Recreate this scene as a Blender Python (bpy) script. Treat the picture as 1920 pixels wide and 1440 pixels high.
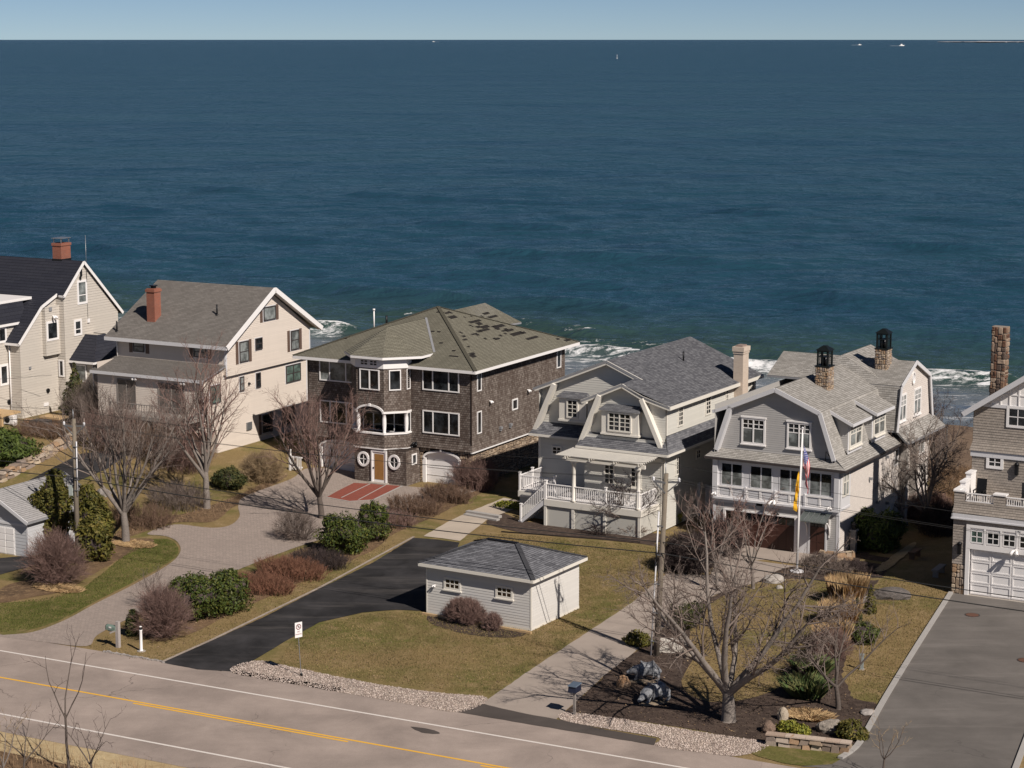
# Coastal street seen from the air: a row of seaside houses, lawns and drives, the road in front, the ocean behind.
import bpy, bmesh, math, random
import numpy as np
from mathutils import Vector, Matrix

for _o in list(bpy.data.objects):
    bpy.data.objects.remove(_o, do_unlink=True)
scene = bpy.context.scene
COL = scene.collection
rad = math.radians

# ------------------------------------------------------------------ camera, sky, sun, exposure
CAM_H = 30.0
FPX = 3883.0                       # focal length in pixels of the 1920 px wide survey photo
PITCH = math.atan((720 - 72) / FPX)
cam_d = bpy.data.cameras.new('camera'); cam = bpy.data.objects.new('camera', cam_d); COL.objects.link(cam)
cam.location = (0, 0, CAM_H); cam.rotation_euler = (rad(90) - PITCH, 0, 0)
cam_d.sensor_width = 36; cam_d.lens = FPX / 1920 * 36; cam_d.clip_start = 1; cam_d.clip_end = 90000
scene.camera = cam

SUN_EL, SUN_AZ = 41.0, 144.0       # azimuth clockwise from +Y: the sun stands behind the camera, to the right
world = bpy.data.worlds.new('World'); scene.world = world; world.use_nodes = True
wn = world.node_tree.nodes; wl = world.node_tree.links; wn.clear()
sky = wn.new('ShaderNodeTexSky'); sky.sky_type = 'NISHITA'; sky.sun_disc = False
sky.sun_elevation = rad(SUN_EL); sky.sun_rotation = rad(SUN_AZ); sky.altitude = 10
sky.air_density = 0.40; sky.dust_density = 0.0; sky.ozone_density = 3.2
bg = wn.new('ShaderNodeBackground'); bg.inputs[1].default_value = 0.048
wo = wn.new('ShaderNodeOutputWorld'); wl.new(sky.outputs[0], bg.inputs[0]); wl.new(bg.outputs[0], wo.inputs[0])
sd_ = bpy.data.lights.new('sun', 'SUN'); sun = bpy.data.objects.new('sun', sd_); COL.objects.link(sun)
sd_.energy = 4.8; sd_.angle = rad(0.53); sd_.color = (1.0, 0.925, 0.845)
_sv = Vector((math.sin(rad(SUN_AZ)) * math.cos(rad(SUN_EL)), math.cos(rad(SUN_AZ)) * math.cos(rad(SUN_EL)), math.sin(rad(SUN_EL))))
sun.rotation_euler = _sv.to_track_quat('Z', 'Y').to_euler(); sun.location = (60, -60, 90)
vs = scene.view_settings; vs.view_transform = 'Standard'; vs.look = 'None'; vs.exposure = 0.2; vs.gamma = 1.0; vs.use_curve_mapping = False

# ------------------------------------------------------------------ survey helpers: measured photo points -> metres on the ground
_c, _s = math.cos(PITCH), math.sin(PITCH)
def at(px, py, z=0.0):
    a = (px - 960) / FPX; b = (720 - py) / FPX
    dx, dy, dz = a, _c + b * _s, -_s + b * _c
    t = (z - CAM_H) / dz
    return Vector((dx * t, dy * t, z))
def sm(a, b, x):
    t = min(1.0, max(0.0, (x - a) / (b - a))); return t * t * (3 - 2 * t)
CU, SU = math.cos(rad(-29)), math.sin(rad(-29))
def uv_of(x, y): return x * CU + y * SU, -x * SU + y * CU
def xy_of(u, v): return u * CU - v * SU, u * SU + v * CU
def T(x, y):                       # height of the ground
    u, v = uv_of(x, y)
    hill = 2.0 * sm(-75, -103, u) * sm(93, 112, v)
    dip = -0.45 * sm(-53, -50, u) * (1 - sm(-39, -36, u)) * sm(107.5, 112, v)
    b = sm(137, 150, v)
    return (hill + dip) * (1 - b) - 4.0 * b - max(0.0, v - 150) * 0.03
def gp(px, py):
    p = at(px, py, 0)
    for _ in range(12): p = at(px, py, T(p.x, p.y))
    return p

# ------------------------------------------------------------------ mesh helpers
def link(o, parent=None):
    COL.objects.link(o)
    if parent is not None: o.parent = parent
    return o
def tag(o, label=None, cat=None, group=None, kind=None):
    if label: o['label'] = label
    if cat: o['category'] = cat
    if group: o['group'] = group
    if kind: o['kind'] = kind
    return o
def thing(name, label, cat, loc=(0, 0, 0), rot=0.0, group=None):
    o = bpy.data.objects.new(name, None); o.location = loc; o.rotation_euler = (0, 0, rad(rot)); o.empty_display_size = .3
    COL.objects.link(o); return tag(o, label, cat, group)
def copy_tree(o, parent=None):
    c = o.copy(); COL.objects.link(c)
    if parent is not None: c.parent = parent
    for ch in list(o.children): copy_tree(ch, c)
    return c
def np_obj(name, V, F, m, parent=None, uv=None, smooth=False):
    me = bpy.data.meshes.new(name); V = np.asarray(V, dtype=np.float32); F = np.asarray(F, dtype=np.int32)
    me.vertices.add(len(V)); me.vertices.foreach_set('co', V.ravel())
    k = F.shape[1]; me.loops.add(F.size); me.loops.foreach_set('vertex_index', F.ravel())
    me.polygons.add(len(F)); me.polygons.foreach_set('loop_start', np.arange(0, F.size, k, dtype=np.int32))
    if smooth: me.polygons.foreach_set('use_smooth', np.ones(len(F), dtype=bool))
    me.update(calc_edges=True)
    if uv is not None:
        l = me.uv_layers.new(name='UVMap'); l.data.foreach_set('uv', np.asarray(uv, dtype=np.float32)[F.ravel()].ravel())
    me.materials.append(m)
    return link(bpy.data.objects.new(name, me), parent)

class MB:
    """collects polygons, builds one mesh object"""
    def __init__(s): s.v = []; s.f = []; s.uv = []; s.any_uv = False; s.sm = []
    def face(s, pts, uv=None, smooth=False):
        i = len(s.v); s.v += [tuple(p) for p in pts]; s.f.append(tuple(range(i, i + len(pts)))); s.uv.append(uv); s.sm.append(smooth)
        if uv: s.any_uv = True
    def hexa(s, p):                # 8 corners: bottom ccw, top ccw
        i = len(s.v); s.v += [tuple(q) for q in p]
        for q in ((0, 3, 2, 1), (4, 5, 6, 7), (0, 1, 5, 4), (1, 2, 6, 5), (2, 3, 7, 6), (3, 0, 4, 7)):
            s.f.append(tuple(i + k for k in q)); s.uv.append(None); s.sm.append(False)
    def box(s, x0, x1, y0, y1, z0, z1):
        s.hexa([(x0, y0, z0), (x1, y0, z0), (x1, y1, z0), (x0, y1, z0), (x0, y0, z1), (x1, y0, z1), (x1, y1, z1), (x0, y1, z1)])
    def lbox(s, o, sd, n, s0, s1, z0, z1, n0, n1):   # box in wall coordinates: along, up, outwards
        o = Vector(o); sd = Vector(sd); n = Vector(n); up = Vector((0, 0, 1))
        g = lambda a, b, c: o + sd * a + up * b + n * c
        s.hexa([g(s0, z0, n1), g(s1, z0, n1), g(s1, z0, n0), g(s0, z0, n0), g(s0, z1, n1), g(s1, z1, n1), g(s1, z1, n0), g(s0, z1, n0)])
    def bar(s, a, b, w, h, up=(0, 0, 1)):
        a = Vector(a); b = Vector(b); d = (b - a).normalized(); up = Vector(up)
        x = d.cross(up)
        if x.length < 1e-4: x = d.cross(Vector((0, 1, 0)))
        x.normalize(); y = x.cross(d); x = x * w / 2; y = y * h / 2
        s.hexa([a - x - y, a + x - y, b + x - y, b - x - y, a - x + y, a + x + y, b + x + y, b - x + y])
    def slab(s, pts, d):           # polygon extruded by vector d
        p = [Vector(q) for q in pts]; q = [v + Vector(d) for v in p]
        s.face(p); s.face(q[::-1])
        for i in range(len(p)):
            j = (i + 1) % len(p); s.face([p[j], p[i], q[i], q[j]])
    def tube(s, pts, radii, n=8, caps=True):
        i0 = len(s.v); P = [Vector(p) for p in pts]
        for k, p in enumerate(P):
            d = (P[min(k + 1, len(P) - 1)] - P[max(k - 1, 0)]).normalized()
            a = d.cross(Vector((0, 0, 1)));
            if a.length < .05: a = Vector((1, 0, 0))
            a.normalize(); b = d.cross(a); r = radii[k] if hasattr(radii, '__len__') else radii
            for j in range(n):
                t = 2 * math.pi * j / n; s.v.append(tuple(p + a * (r * math.cos(t)) + b * (r * math.sin(t))))
        for k in range(len(P) - 1):
            for j in range(n):
                j2 = (j + 1) % n; s.f.append((i0 + k * n + j, i0 + k * n + j2, i0 + (k + 1) * n + j2, i0 + (k + 1) * n + j)); s.uv.append(None); s.sm.append(True)
        if caps:
            s.f.append(tuple(i0 + j for j in range(n))[::-1]); s.uv.append(None); s.sm.append(False)
            s.f.append(tuple(i0 + (len(P) - 1) * n + j for j in range(n))); s.uv.append(None); s.sm.append(False)
    def cyl(s, c, r, z0, z1, n=12, r1=None):
        s.tube([(c[0], c[1], z0), (c[0], c[1], z1)], [r, r if r1 is None else r1], n)
    def lathe(s, c, prof, n=12):   # prof: (r, z)
        s.tube([(c[0], c[1], z) for r, z in prof], [r for r, z in prof], n)
    def rock(s, c, rx, ry, rz, seed, sub=2, jit=.18):
        bm = bmesh.new(); bmesh.ops.create_icosphere(bm, subdivisions=sub, radius=1); r = random.Random(seed)
        ph = [r.uniform(0, 6) for _ in range(6)]; i0 = len(s.v)
        for v in bm.verts:
            p = v.co; k = 1 + jit * (math.sin(2.3 * p.x + ph[0]) + math.sin(3.1 * p.y + ph[1]) * math.cos(2.2 * p.z + ph[2])) * .6 + r.uniform(-jit, jit) * .35
            s.v.append((c[0] + p.x * rx * k, c[1] + p.y * ry * k, c[2] + p.z * rz * k))
        bm.verts.ensure_lookup_table()
        for f in bm.faces: s.f.append(tuple(i0 + v.index for v in f.verts)); s.uv.append(None); s.sm.append(False)
        bm.free()
    def build(s, name, m, parent=None, kind=None):
        if not s.f: return None
        me = bpy.data.meshes.new(name); me.from_pydata(s.v, [], s.f)
        if any(s.sm): me.polygons.foreach_set('use_smooth', s.sm)
        if s.any_uv:
            l = me.uv_layers.new(name='UVMap'); k = 0
            for f, u in zip(s.f, s.uv):
                for j in range(len(f)): l.data[k].uv = u[j] if u else (0, 0); k += 1
        me.materials.append(m); o = link(bpy.data.objects.new(name, me), parent)
        if kind: o['kind'] = kind
        return o

def build_each(mb, name, m, parent=None):
    """one object per box of a builder that holds boxes only"""
    for i in range(len(mb.v) // 8):
        q = MB(); q.hexa(mb.v[8 * i:8 * i + 8]); q.build(name, m, parent)
def clip_poly(pts, k, lim, keep_above):
    out = []
    for i in range(len(pts)):
        a, b = pts[i], pts[(i + 1) % len(pts)]
        ia = (a[k] >= lim) if keep_above else (a[k] <= lim); ib = (b[k] >= lim) if keep_above else (b[k] <= lim)
        if ia: out.append(a)
        if ia != ib:
            t = (lim - a[k]) / (b[k] - a[k]); out.append(tuple(a[j] + (b[j] - a[j]) * t for j in range(2)))
    return out
def courses(mb, pts, e, lip, base=0.004, z_ref=None):
    """overlapping courses (clapboard or shingles) on a planar convex polygon given counter-clockwise from outside"""
    P = [Vector(p) for p in pts]; n = Vector((0, 0, 0))
    for i in range(len(P)): n += (P[i]).cross(P[(i + 1) % len(P)])
    n.normalize(); t = Vector((0, 0, 1)) - n * n.z
    if t.length < 1e-3: t = Vector((0, 1, 0))
    t.normalize(); s = t.cross(n); o = P[0]
    Q = [((p - o).dot(s), (p - o).dot(t)) for p in P]
    lo = min(q[1] for q in Q); hi = max(q[1] for q in Q)
    k = lo
    while k < hi - 1e-4:
        c = clip_poly(Q, 1, k, True)
        if len(c) > 2: c = clip_poly(c, 1, k + e, False)
        if len(c) > 2:
            off = lambda b: base + lip * (1 - (b - k) / e)
            mb.face([o + s * a + t * b + n * off(b) for a, b in c], uv=[(a + o.dot(s), b - lo + .001) for a, b in c])
            bot = [q for q in c if abs(q[1] - k) < 1e-4]
            if len(bot) > 1:
                a0 = min(q[0] for q in bot); a1 = max(q[0] for q in bot)
                mb.face([o + s * a0 + t * k, o + s * a1 + t * k, o + s * a1 + t * k + n * (base + lip), o + s * a0 + t * k + n * (base + lip)],
                        uv=[(a0, k - lo), (a1, k - lo), (a1, k - lo), (a0, k - lo)])
        k += e
FACES = {'f': ((1, 0, 0), (0, -1, 0)), 'r': ((0, 1, 0), (1, 0, 0)), 'b': ((-1, 0, 0), (0, 1, 0)), 'l': ((0, -1, 0), (-1, 0, 0))}
def fpt(face, c, a, z):            # point of a house wall: plane coordinate c, position along a (x or y), height z
    return {'f': (a, c, z), 'b': (a, c, z), 'r': (c, a, z), 'l': (c, a, z)}[face]
# ------------------------------------------------------------------ procedural materials
def nt(name):
    m = bpy.data.materials.new(name); m.use_nodes = True; t = m.node_tree; b = t.nodes['Principled BSDF']
    return m, t, b
def N(t, typ, **kw):
    n = t.nodes.new(typ)
    for k, v in kw.items():
        if k.startswith('i_'):
            key = k[2:]; key = int(key) if key.isdigit() else key.replace('_', ' ')
            n.inputs[key].default_value = v
        else: setattr(n, k, v)
    return n
def L(t, a, b): t.links.new(a, b)
def c4(c): return (c[0], c[1], c[2], 1)
def noise(t, src, scale, detail=4, rough=.6, dist=0):
    n = N(t, 'ShaderNodeTexNoise', i_Scale=scale, i_Detail=detail, i_Roughness=rough, i_Distortion=dist)
    if src is not None: L(t, src, n.inputs['Vector'])
    return n.outputs['Fac']
def ramp(t, src, stops, interp='LINEAR'):
    r = N(t, 'ShaderNodeValToRGB'); r.color_ramp.interpolation = interp
    e = r.color_ramp.elements
    while len(e) < len(stops): e.new(.5)
    for i, (p, c) in enumerate(stops): e[i].position = p; e[i].color = c4(c) if hasattr(c, '__len__') else (c, c, c, 1)
    L(t, src, r.inputs[0]); return r.outputs[0]
def mixc(t, f, a, b, mode='MIX'):
    m = N(t, 'ShaderNodeMix', data_type='RGBA', blend_type=mode)
    for i, v in ((0, f), (6, a), (7, b)):
        if isinstance(v, bpy.types.NodeSocket): L(t, v, m.inputs[i])
        elif i == 0: m.inputs[0].default_value = v
        else: m.inputs[i].default_value = c4(v)
    return m.outputs[2]
def bump(t, b, h, strength=.3, dist=.02):
    n = N(t, 'ShaderNodeBump', i_Strength=strength, i_Distance=dist); L(t, h, n.inputs['Height']); L(t, n.outputs[0], b.inputs['Normal'])
def objco(t): return N(t, 'ShaderNodeTexCoord').outputs['Object']
def uvco(t): return N(t, 'ShaderNodeTexCoord').outputs['UV']
def sc(c, k): return tuple(min(1, x * k) for x in c)
def plain(name, col, rough=.6, var=.12, scale=3.0, fine=.06, fscale=40, metal=0, spec=.4, b=0.0, col2=None):
    """paint, wood, metal: base colour, large soft weathering and fine grain"""
    m, t, p = nt(name); co = objco(t)
    a = mixc(t, noise(t, co, scale), sc(col, 1 - var), col2 or sc(col, 1 + var))
    f = ramp(t, noise(t, co, fscale, 3), [(.3, 1 - fine * 2), (.7, 1 + fine * 0)])
    a = mixc(t, 1.0, a, f, 'MULTIPLY'); L(t, a, p.inputs['Base Color'])
    p.inputs['Roughness'].default_value = rough; p.inputs['Metallic'].default_value = metal; p.inputs['Specular IOR Level'].default_value = spec
    if b: bump(t, p, noise(t, co, fscale, 5), b, .02)
    return m
def coursed(name, c1, c2, w, h, mortar=None, msize=.004, stain=.25, stain_col=None, rough=.85, sscale=.5, streak=False, offset=.5, bias=0.0, bs=.25):
    """shingles / bricks: one tint per piece from the surface's own metric UVs, plus weather stains"""
    m, t, p = nt(name); uv = uvco(t); co = objco(t)
    br = N(t, 'ShaderNodeTexBrick', offset=offset, i_Scale=1.0, i_Mortar_Size=msize, i_Bias=bias, i_Brick_Width=w, i_Row_Height=h)
    br.inputs['Color1'].default_value = c4(c1); br.inputs['Color2'].default_value = c4(c2); br.inputs['Mortar'].default_value = c4(mortar or sc(c1, .35))
    L(t, uv, br.inputs['Vector'])
    a = br.outputs['Color']
    if streak:
        mp2 = N(t, 'ShaderNodeMapping'); mp2.inputs['Scale'].default_value = (2.2, .35, 1); L(t, uv, mp2.inputs['Vector']); nz = noise(t, mp2.outputs[0], 1.0, 6, .65)
    else: nz = noise(t, co, sscale, 6, .65)
    s = ramp(t, nz, [(.38, 0.0), (.68, 1.0)])
    f = N(t, 'ShaderNodeMath', operation='MULTIPLY'); L(t, s, f.inputs[0]); f.inputs[1].default_value = stain
    a = mixc(t, f.outputs[0], a, stain_col or sc(c1, .45)); L(t, a, p.inputs['Base Color'])
    p.inputs['Roughness'].default_value = rough; p.inputs['Specular IOR Level'].default_value = .25
    bump(t, p, noise(t, co, 60, 4), bs, .01)
    return m
def siding_mat(name, col, e, stain=.12):
    """painted clapboard: each board a hair different, faint run-off stains"""
    return coursed(name, sc(col, .97), sc(col, 1.03), 3.4, e, mortar=sc(col, .85), msize=.002, stain=stain, stain_col=sc(col, .72), rough=.55, streak=True, bs=.05)
def random_tint(name, cols, rough=.9, b=.4, bscale=25, grain=.25):
    """stones and bricks: colour by object, fine grain"""
    m, t, p = nt(name); co = objco(t); r = N(t, 'ShaderNodeObjectInfo').outputs['Random']
    a = ramp(t, r, [(i / (len(cols)), c) for i, c in enumerate(cols)], 'CONSTANT')
    g = ramp(t, noise(t, co, bscale * .5, 5, .7), [(.3, 1 - grain), (.7, 1 + grain)]); L(t, mixc(t, 1.0, a, g, 'MULTIPLY'), p.inputs['Base Color'])
    p.inputs['Roughness'].default_value = rough; p.inputs['Specular IOR Level'].default_value = .2
    bump(t, p, noise(t, co, bscale, 5), b, .02); return m
def island_tint(name, cols, rough=.8, grain=.3, gscale=1.2, spec=.25, trans=0.0):
    """many small pieces in one mesh: colour by piece, clumps by position"""
    m, t, p = nt(name); co = objco(t); r = N(t, 'ShaderNodeNewGeometry').outputs['Random Per Island']
    a = ramp(t, r, [(i / max(1, len(cols) - 1), c) for i, c in enumerate(cols)])
    g = ramp(t, noise(t, co, gscale, 4, .6), [(.3, 1 - grain), (.7, 1 + grain)]); L(t, mixc(t, 1.0, a, g, 'MULTIPLY'), p.inputs['Base Color'])
    p.inputs['Roughness'].default_value = rough; p.inputs['Specular IOR Level'].default_value = spec
    return m
def glass(name, col=(.012, .014, .016), rough=.06, var=.6):
    m, t, p = nt(name); co = objco(t)
    L(t, mixc(t, ramp(t, noise(t, co, 1.3, 4), [(.42, 0.0), (.66, 1.0)]), sc(col, .4), sc(col, 1 + var)), p.inputs['Base Color'])
    p.inputs['Roughness'].default_value = rough; p.inputs['Specular IOR Level'].default_value = .5
    bump(t, p, noise(t, co, .9, 2), .05, .05); return m

TRIM = plain('trim_paint', (.74, .70, .67), .5, .05, 2, .04)
TRIMC = plain('cream_trim_paint', (.70, .66, .59), .5, .05, 2, .04)
TRIMG = plain('pale_grey_trim_paint', (.62, .61, .62), .5, .05, 2, .04)
WHITE = plain('white_paint', (.80, .77, .75), .45, .04, 2, .04)
GLASS = glass('window_glass', (.014, .016, .018), .05, 1.6)
GLASS_B = glass('window_glass_over_blind', (.20, .215, .21), .12, .4)
GLASS_G = glass('greenish_window_glass', (.10, .15, .13), .1, .4)
DARK = plain('painted_loggia_shade', (.018, .016, .015), .8)  # near-black: the shade inside the loggia put into the colour
BLACKM = plain('black_metal', (.022, .022, .024), .45, .2, 3, .1, 40, .6)
GALV = plain('galvanised_steel', (.34, .35, .36), .4, .15, 3, .1, 40, .7)
LEADGREY = plain('lead_flashing', (.25, .25, .26), .5, .2)
GUTTER = plain('dark_gutter', (.05, .04, .038), .5)
SHUT = plain('brown_shutter_paint', (.13, .085, .065), .6, .15)
BRICK = coursed('chimney_brick', (.30, .085, .045), (.24, .065, .035), .21, .075, (.26, .20, .17), .008, .25, (.12, .05, .03), .9)
BRICKP = coursed('pale_brick', (.56, .46, .36), (.50, .40, .31), .21, .075, (.5, .44, .4), .008, .15, (.3, .22, .18), .9)
W1 = siding_mat('beige_vinyl_siding', (.50, .455, .40), .2, .10)
W2 = siding_mat('cream_clapboard', (.62, .545, .475), .13)
W4 = siding_mat('pale_sage_clapboard', (.56, .54, .49), .15, .10)
W5 = siding_mat('grey_clapboard', (.40, .385, .37), .13, .12)
W5R = coursed('sunlit_side_shingles', (.60, .545, .50), (.54, .49, .45), .16, .13, (.4, .35, .32), .004, .10, (.46, .41, .375), .85)  # same wall colour as the front, painted lighter for the sunlit side
W6 = coursed('taupe_wall_shingles', (.37, .32, .275), (.28, .245, .21), .15, .14, (.15, .125, .11), .005, .18, (.22, .19, .16), .85)
WS = siding_mat('shed_clapboard', (.58, .555, .52), .145, .08)
W3 = coursed('weathered_cedar_shingles', (.23, .195, .17), (.105, .08, .066), .19, .15, (.028, .02, .016), .010, .7, (.055, .036, .028), .95, .55, True, bs=.4)
R1 = coursed('dark_navy_roof', (.020, .021, .030), (.026, .027, .036), .9, .28, (.010, .010, .014), .01, .2, (.03, .03, .04), .7)
R2 = coursed('brown_grey_roof', (.20, .182, .165), (.15, .137, .124), .3, .14, (.07, .06, .055), .006, .3, (.11, .095, .085), .95)
R3 = coursed('olive_grey_roof', (.215, .20, .155), (.17, .158, .122), .30, .15, (.065, .06, .045), .012, .25, (.11, .10, .075), .95)
R4 = coursed('slate_grey_roof', (.17, .17, .18), (.085, .085, .095), .32, .14, (.035, .035, .04), .006, .2, (.07, .07, .075), .95)
R5 = coursed('warm_grey_roof', (.37, .35, .325), (.25, .235, .215), .30, .14, (.09, .08, .07), .006, .2, (.17, .155, .135), .95)
R6 = coursed('dark_brown_roof', (.085, .072, .066), (.065, .056, .052), .3, .14, (.03, .026, .024), .006, .2, (.05, .045, .04), .95)
RG = coursed('light_grey_roof', (.34, .325, .32), (.29, .28, .275), .4, .16, (.14, .13, .13), .008, .2, (.22, .21, .21), .95)
RS = coursed('shed_roof', (.20, .20, .215), (.095, .095, .105), .34, .14, (.045, .045, .05), .008, .2, (.1, .1, .11), .95)
UNDER = plain('bare_roof_underlay', (.014, .011, .009), .9, .4, 4)
STONES = [(.36, .27, .19), (.28, .21, .15), (.42, .34, .25), (.22, .17, .135), (.32, .21, .13), (.38, .31, .25), (.25, .20, .17)]
STONE = random_tint('rubble_stone', STONES)
STONEI = island_tint('veneer_stones', [(.12, .09, .07), (.30, .22, .15), (.20, .15, .11), (.38, .30, .22), (.25, .18, .12)], .9, .25, 2)
STONER = random_tint('rust_brown_stone', [(.20, .125, .085), (.28, .20, .15), (.14, .075, .05), (.24, .17, .12), (.32, .24, .18), (.11, .08, .065)])
STONEG = random_tint('grey_boulder', [(.30, .27, .25), (.24, .215, .20), (.34, .31, .28)], .9, .6, 8, .35)
MORTAR = plain('mortar', (.26, .22, .18), .95, .2, 5)
GRANITE = plain('granite_curb', (.40, .375, .35), .85, .12, 2, .15, 60, b=.15)
CONC = plain('concrete', (.36, .32, .28), .9, .12, .8, .1, 30)
WOODP = plain('weathered_pole_wood', (.20, .165, .125), .9, .25, 2, .15, 25)
WOODG = plain('grey_weathered_wood', (.27, .24, .215), .9, .2, 2, .15, 25)
WOODN = plain('new_yellow_timber', (.50, .34, .18), .8, .15, 2, .1, 25)
WOODB = plain('brown_timber', (.17, .095, .05), .8, .25, 2, .1, 25)
DOORR = plain('mahogany_door', (.055, .022, .016), .45, .2, 3, .1, 30)
DOORO = plain('oak_door', (.33, .17, .055), .5, .2, 3, .1, 30)
BARK = plain('grey_bark', (.23, .195, .17), .95, .3, 1.5, .2, 18, b=.4)
BARKD = plain('dark_bark', (.12, .095, .08), .95, .3, 1.5, .2, 18, b=.4)
TWIG = island_tint('grey_twigs', [(.15, .115, .095), (.22, .175, .15), (.11, .08, .068)], .9, .2, .7)
TWIGR = island_tint('reddish_twigs', [(.19, .115, .095), (.25, .165, .14), (.13, .075, .064)], .9, .2, .7)
TWIGB = island_tint('brown_twigs', [(.17, .10, .07), (.22, .15, .105), (.11, .062, .045)], .9, .2, .7)
TWIGRUST = island_tint('rust_red_twigs', [(.21, .095, .06), (.26, .135, .085), (.14, .06, .042)], .9, .25, .7)
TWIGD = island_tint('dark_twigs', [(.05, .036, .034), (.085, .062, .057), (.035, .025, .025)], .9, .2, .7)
TWIGT = island_tint('tan_twigs', [(.30, .21, .12), (.36, .27, .16), (.20, .13, .08)], .9, .2, .7)
LEAFA = island_tint('arborvitae_leaves', [(.065, .066, .012), (.115, .10, .018), (.040, .045, .010), (.15, .115, .026)], .7, .35, 1.1)
LEAFR = island_tint('rhododendron_leaves', [(.036, .056, .010), (.068, .082, .014), (.024, .042, .010), (.12, .118, .022)], .6, .32, 1.3, .25)  # last tint paints yellow sunlit tips into the leaf colours
LEAFJ = island_tint('juniper_leaves', [(.045, .07, .012), (.085, .11, .02), (.025, .045, .012)], .7, .35, 1.0)
LEAFC = island_tint('conifer_leaves', [(.028, .04, .014), (.05, .055, .018), (.085, .075, .02)], .75, .3, 1.0)
LEAFY = island_tint('yellow_green_leaves', [(.16, .17, .02), (.26, .24, .04), (.10, .13, .02)], .6, .25, 3)
BLADE = island_tint('strap_leaves', [(.05, .085, .025), (.10, .13, .045), (.16, .15, .06), (.03, .055, .02)], .5, .25, 2, .4)
STRAW = island_tint('dead_grass_blades', [(.40, .27, .13), (.45, .32, .17), (.32, .20, .10), (.24, .15, .08)], .85, .2, 1.0)
REED = island_tint('rust_reeds', [(.23, .145, .085), (.31, .21, .13), (.16, .095, .055)], .9, .25, .8)
GRASSB = island_tint('lawn_blades', [(.21, .148, .07), (.14, .115, .040), (.26, .182, .092), (.085, .092, .024)], .85, .38, .3)
GRASSG = island_tint('green_lawn_blades', [(.075, .088, .018), (.11, .11, .026), (.055, .068, .016), (.19, .145, .06)], .85, .3, .35)
PEBBLE = island_tint('pebbles', [(.46, .375, .32), (.60, .51, .45), (.33, .255, .22), (.17, .13, .115), (.52, .42, .345)], .85, .1, 3)
CHIP = island_tint('bark_chips', [(.06, .04, .032), (.09, .06, .047), (.04, .027, .022), (.15, .11, .08)], .95, .2, 2)
BRONZE = plain('grey_sculpture_painted_glints', (.09, .092, .10), .55, .5, 5, .4, 9, .0, .4, .5, (.62, .63, .66))  # pale mottling puts white highlights into the colour

def ground_mat(name, c1, c2, c3, s1=.12, s2=1.2, rough=.95, bs=.5, bsc=14, fine=.35, fsc=9.0, thr=(.40, .62)):
    m, t, p = nt(name); co = objco(t)
    a = mixc(t, ramp(t, noise(t, co, s1, 5, .6, .6), [(thr[0], 0.0), (thr[1], 1.0)]), c1, c2)
    a = mixc(t, ramp(t, noise(t, co, s2, 5, .65), [(.48, 0.0), (.70, 1.0)]), a, c3)
    g = ramp(t, noise(t, co, fsc, 5, .75), [(.25, 1 - fine), (.75, 1 + fine)]); L(t, mixc(t, 1.0, a, g, 'MULTIPLY'), p.inputs['Base Color'])
    p.inputs['Roughness'].default_value = rough; p.inputs['Specular IOR Level'].default_value = .15
    bump(t, p, noise(t, co, bsc, 6, .7), bs, .06); return m
LAWN = ground_mat('dormant_lawn', (.205, .145, .066), (.115, .108, .032), (.26, .185, .095), .13, .9, thr=(.47, .64))
LAWNG = ground_mat('green_lawn', (.082, .088, .020), (.15, .128, .045), (.19, .145, .065))
MULCH = ground_mat('dark_mulch', (.048, .034, .028), (.07, .049, .039), (.11, .08, .062), .3, 3.0, fsc=22, fine=.5, bsc=30)
GRAVELB = ground_mat('gravel_bed', (.33, .27, .225), (.27, .22, .185), (.40, .34, .29), .4, 4, fsc=30, fine=.45, bsc=25)
SANDM = ground_mat('beach_sand', (.155, .105, .07), (.19, .135, .095), (.12, .08, .055), .05, .5, fsc=3, fine=.12, bsc=4, bs=.25)
SHOULD = ground_mat('sandy_shoulder', (.46, .36, .21), (.40, .30, .17), (.33, .23, .12), .2, 2.0, fsc=16, fine=.25)
BRUSHG = ground_mat('leaf_litter', (.15, .095, .055), (.10, .065, .04), (.24, .16, .09), .4, 2.5, fsc=18, fine=.5, bsc=20)
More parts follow.
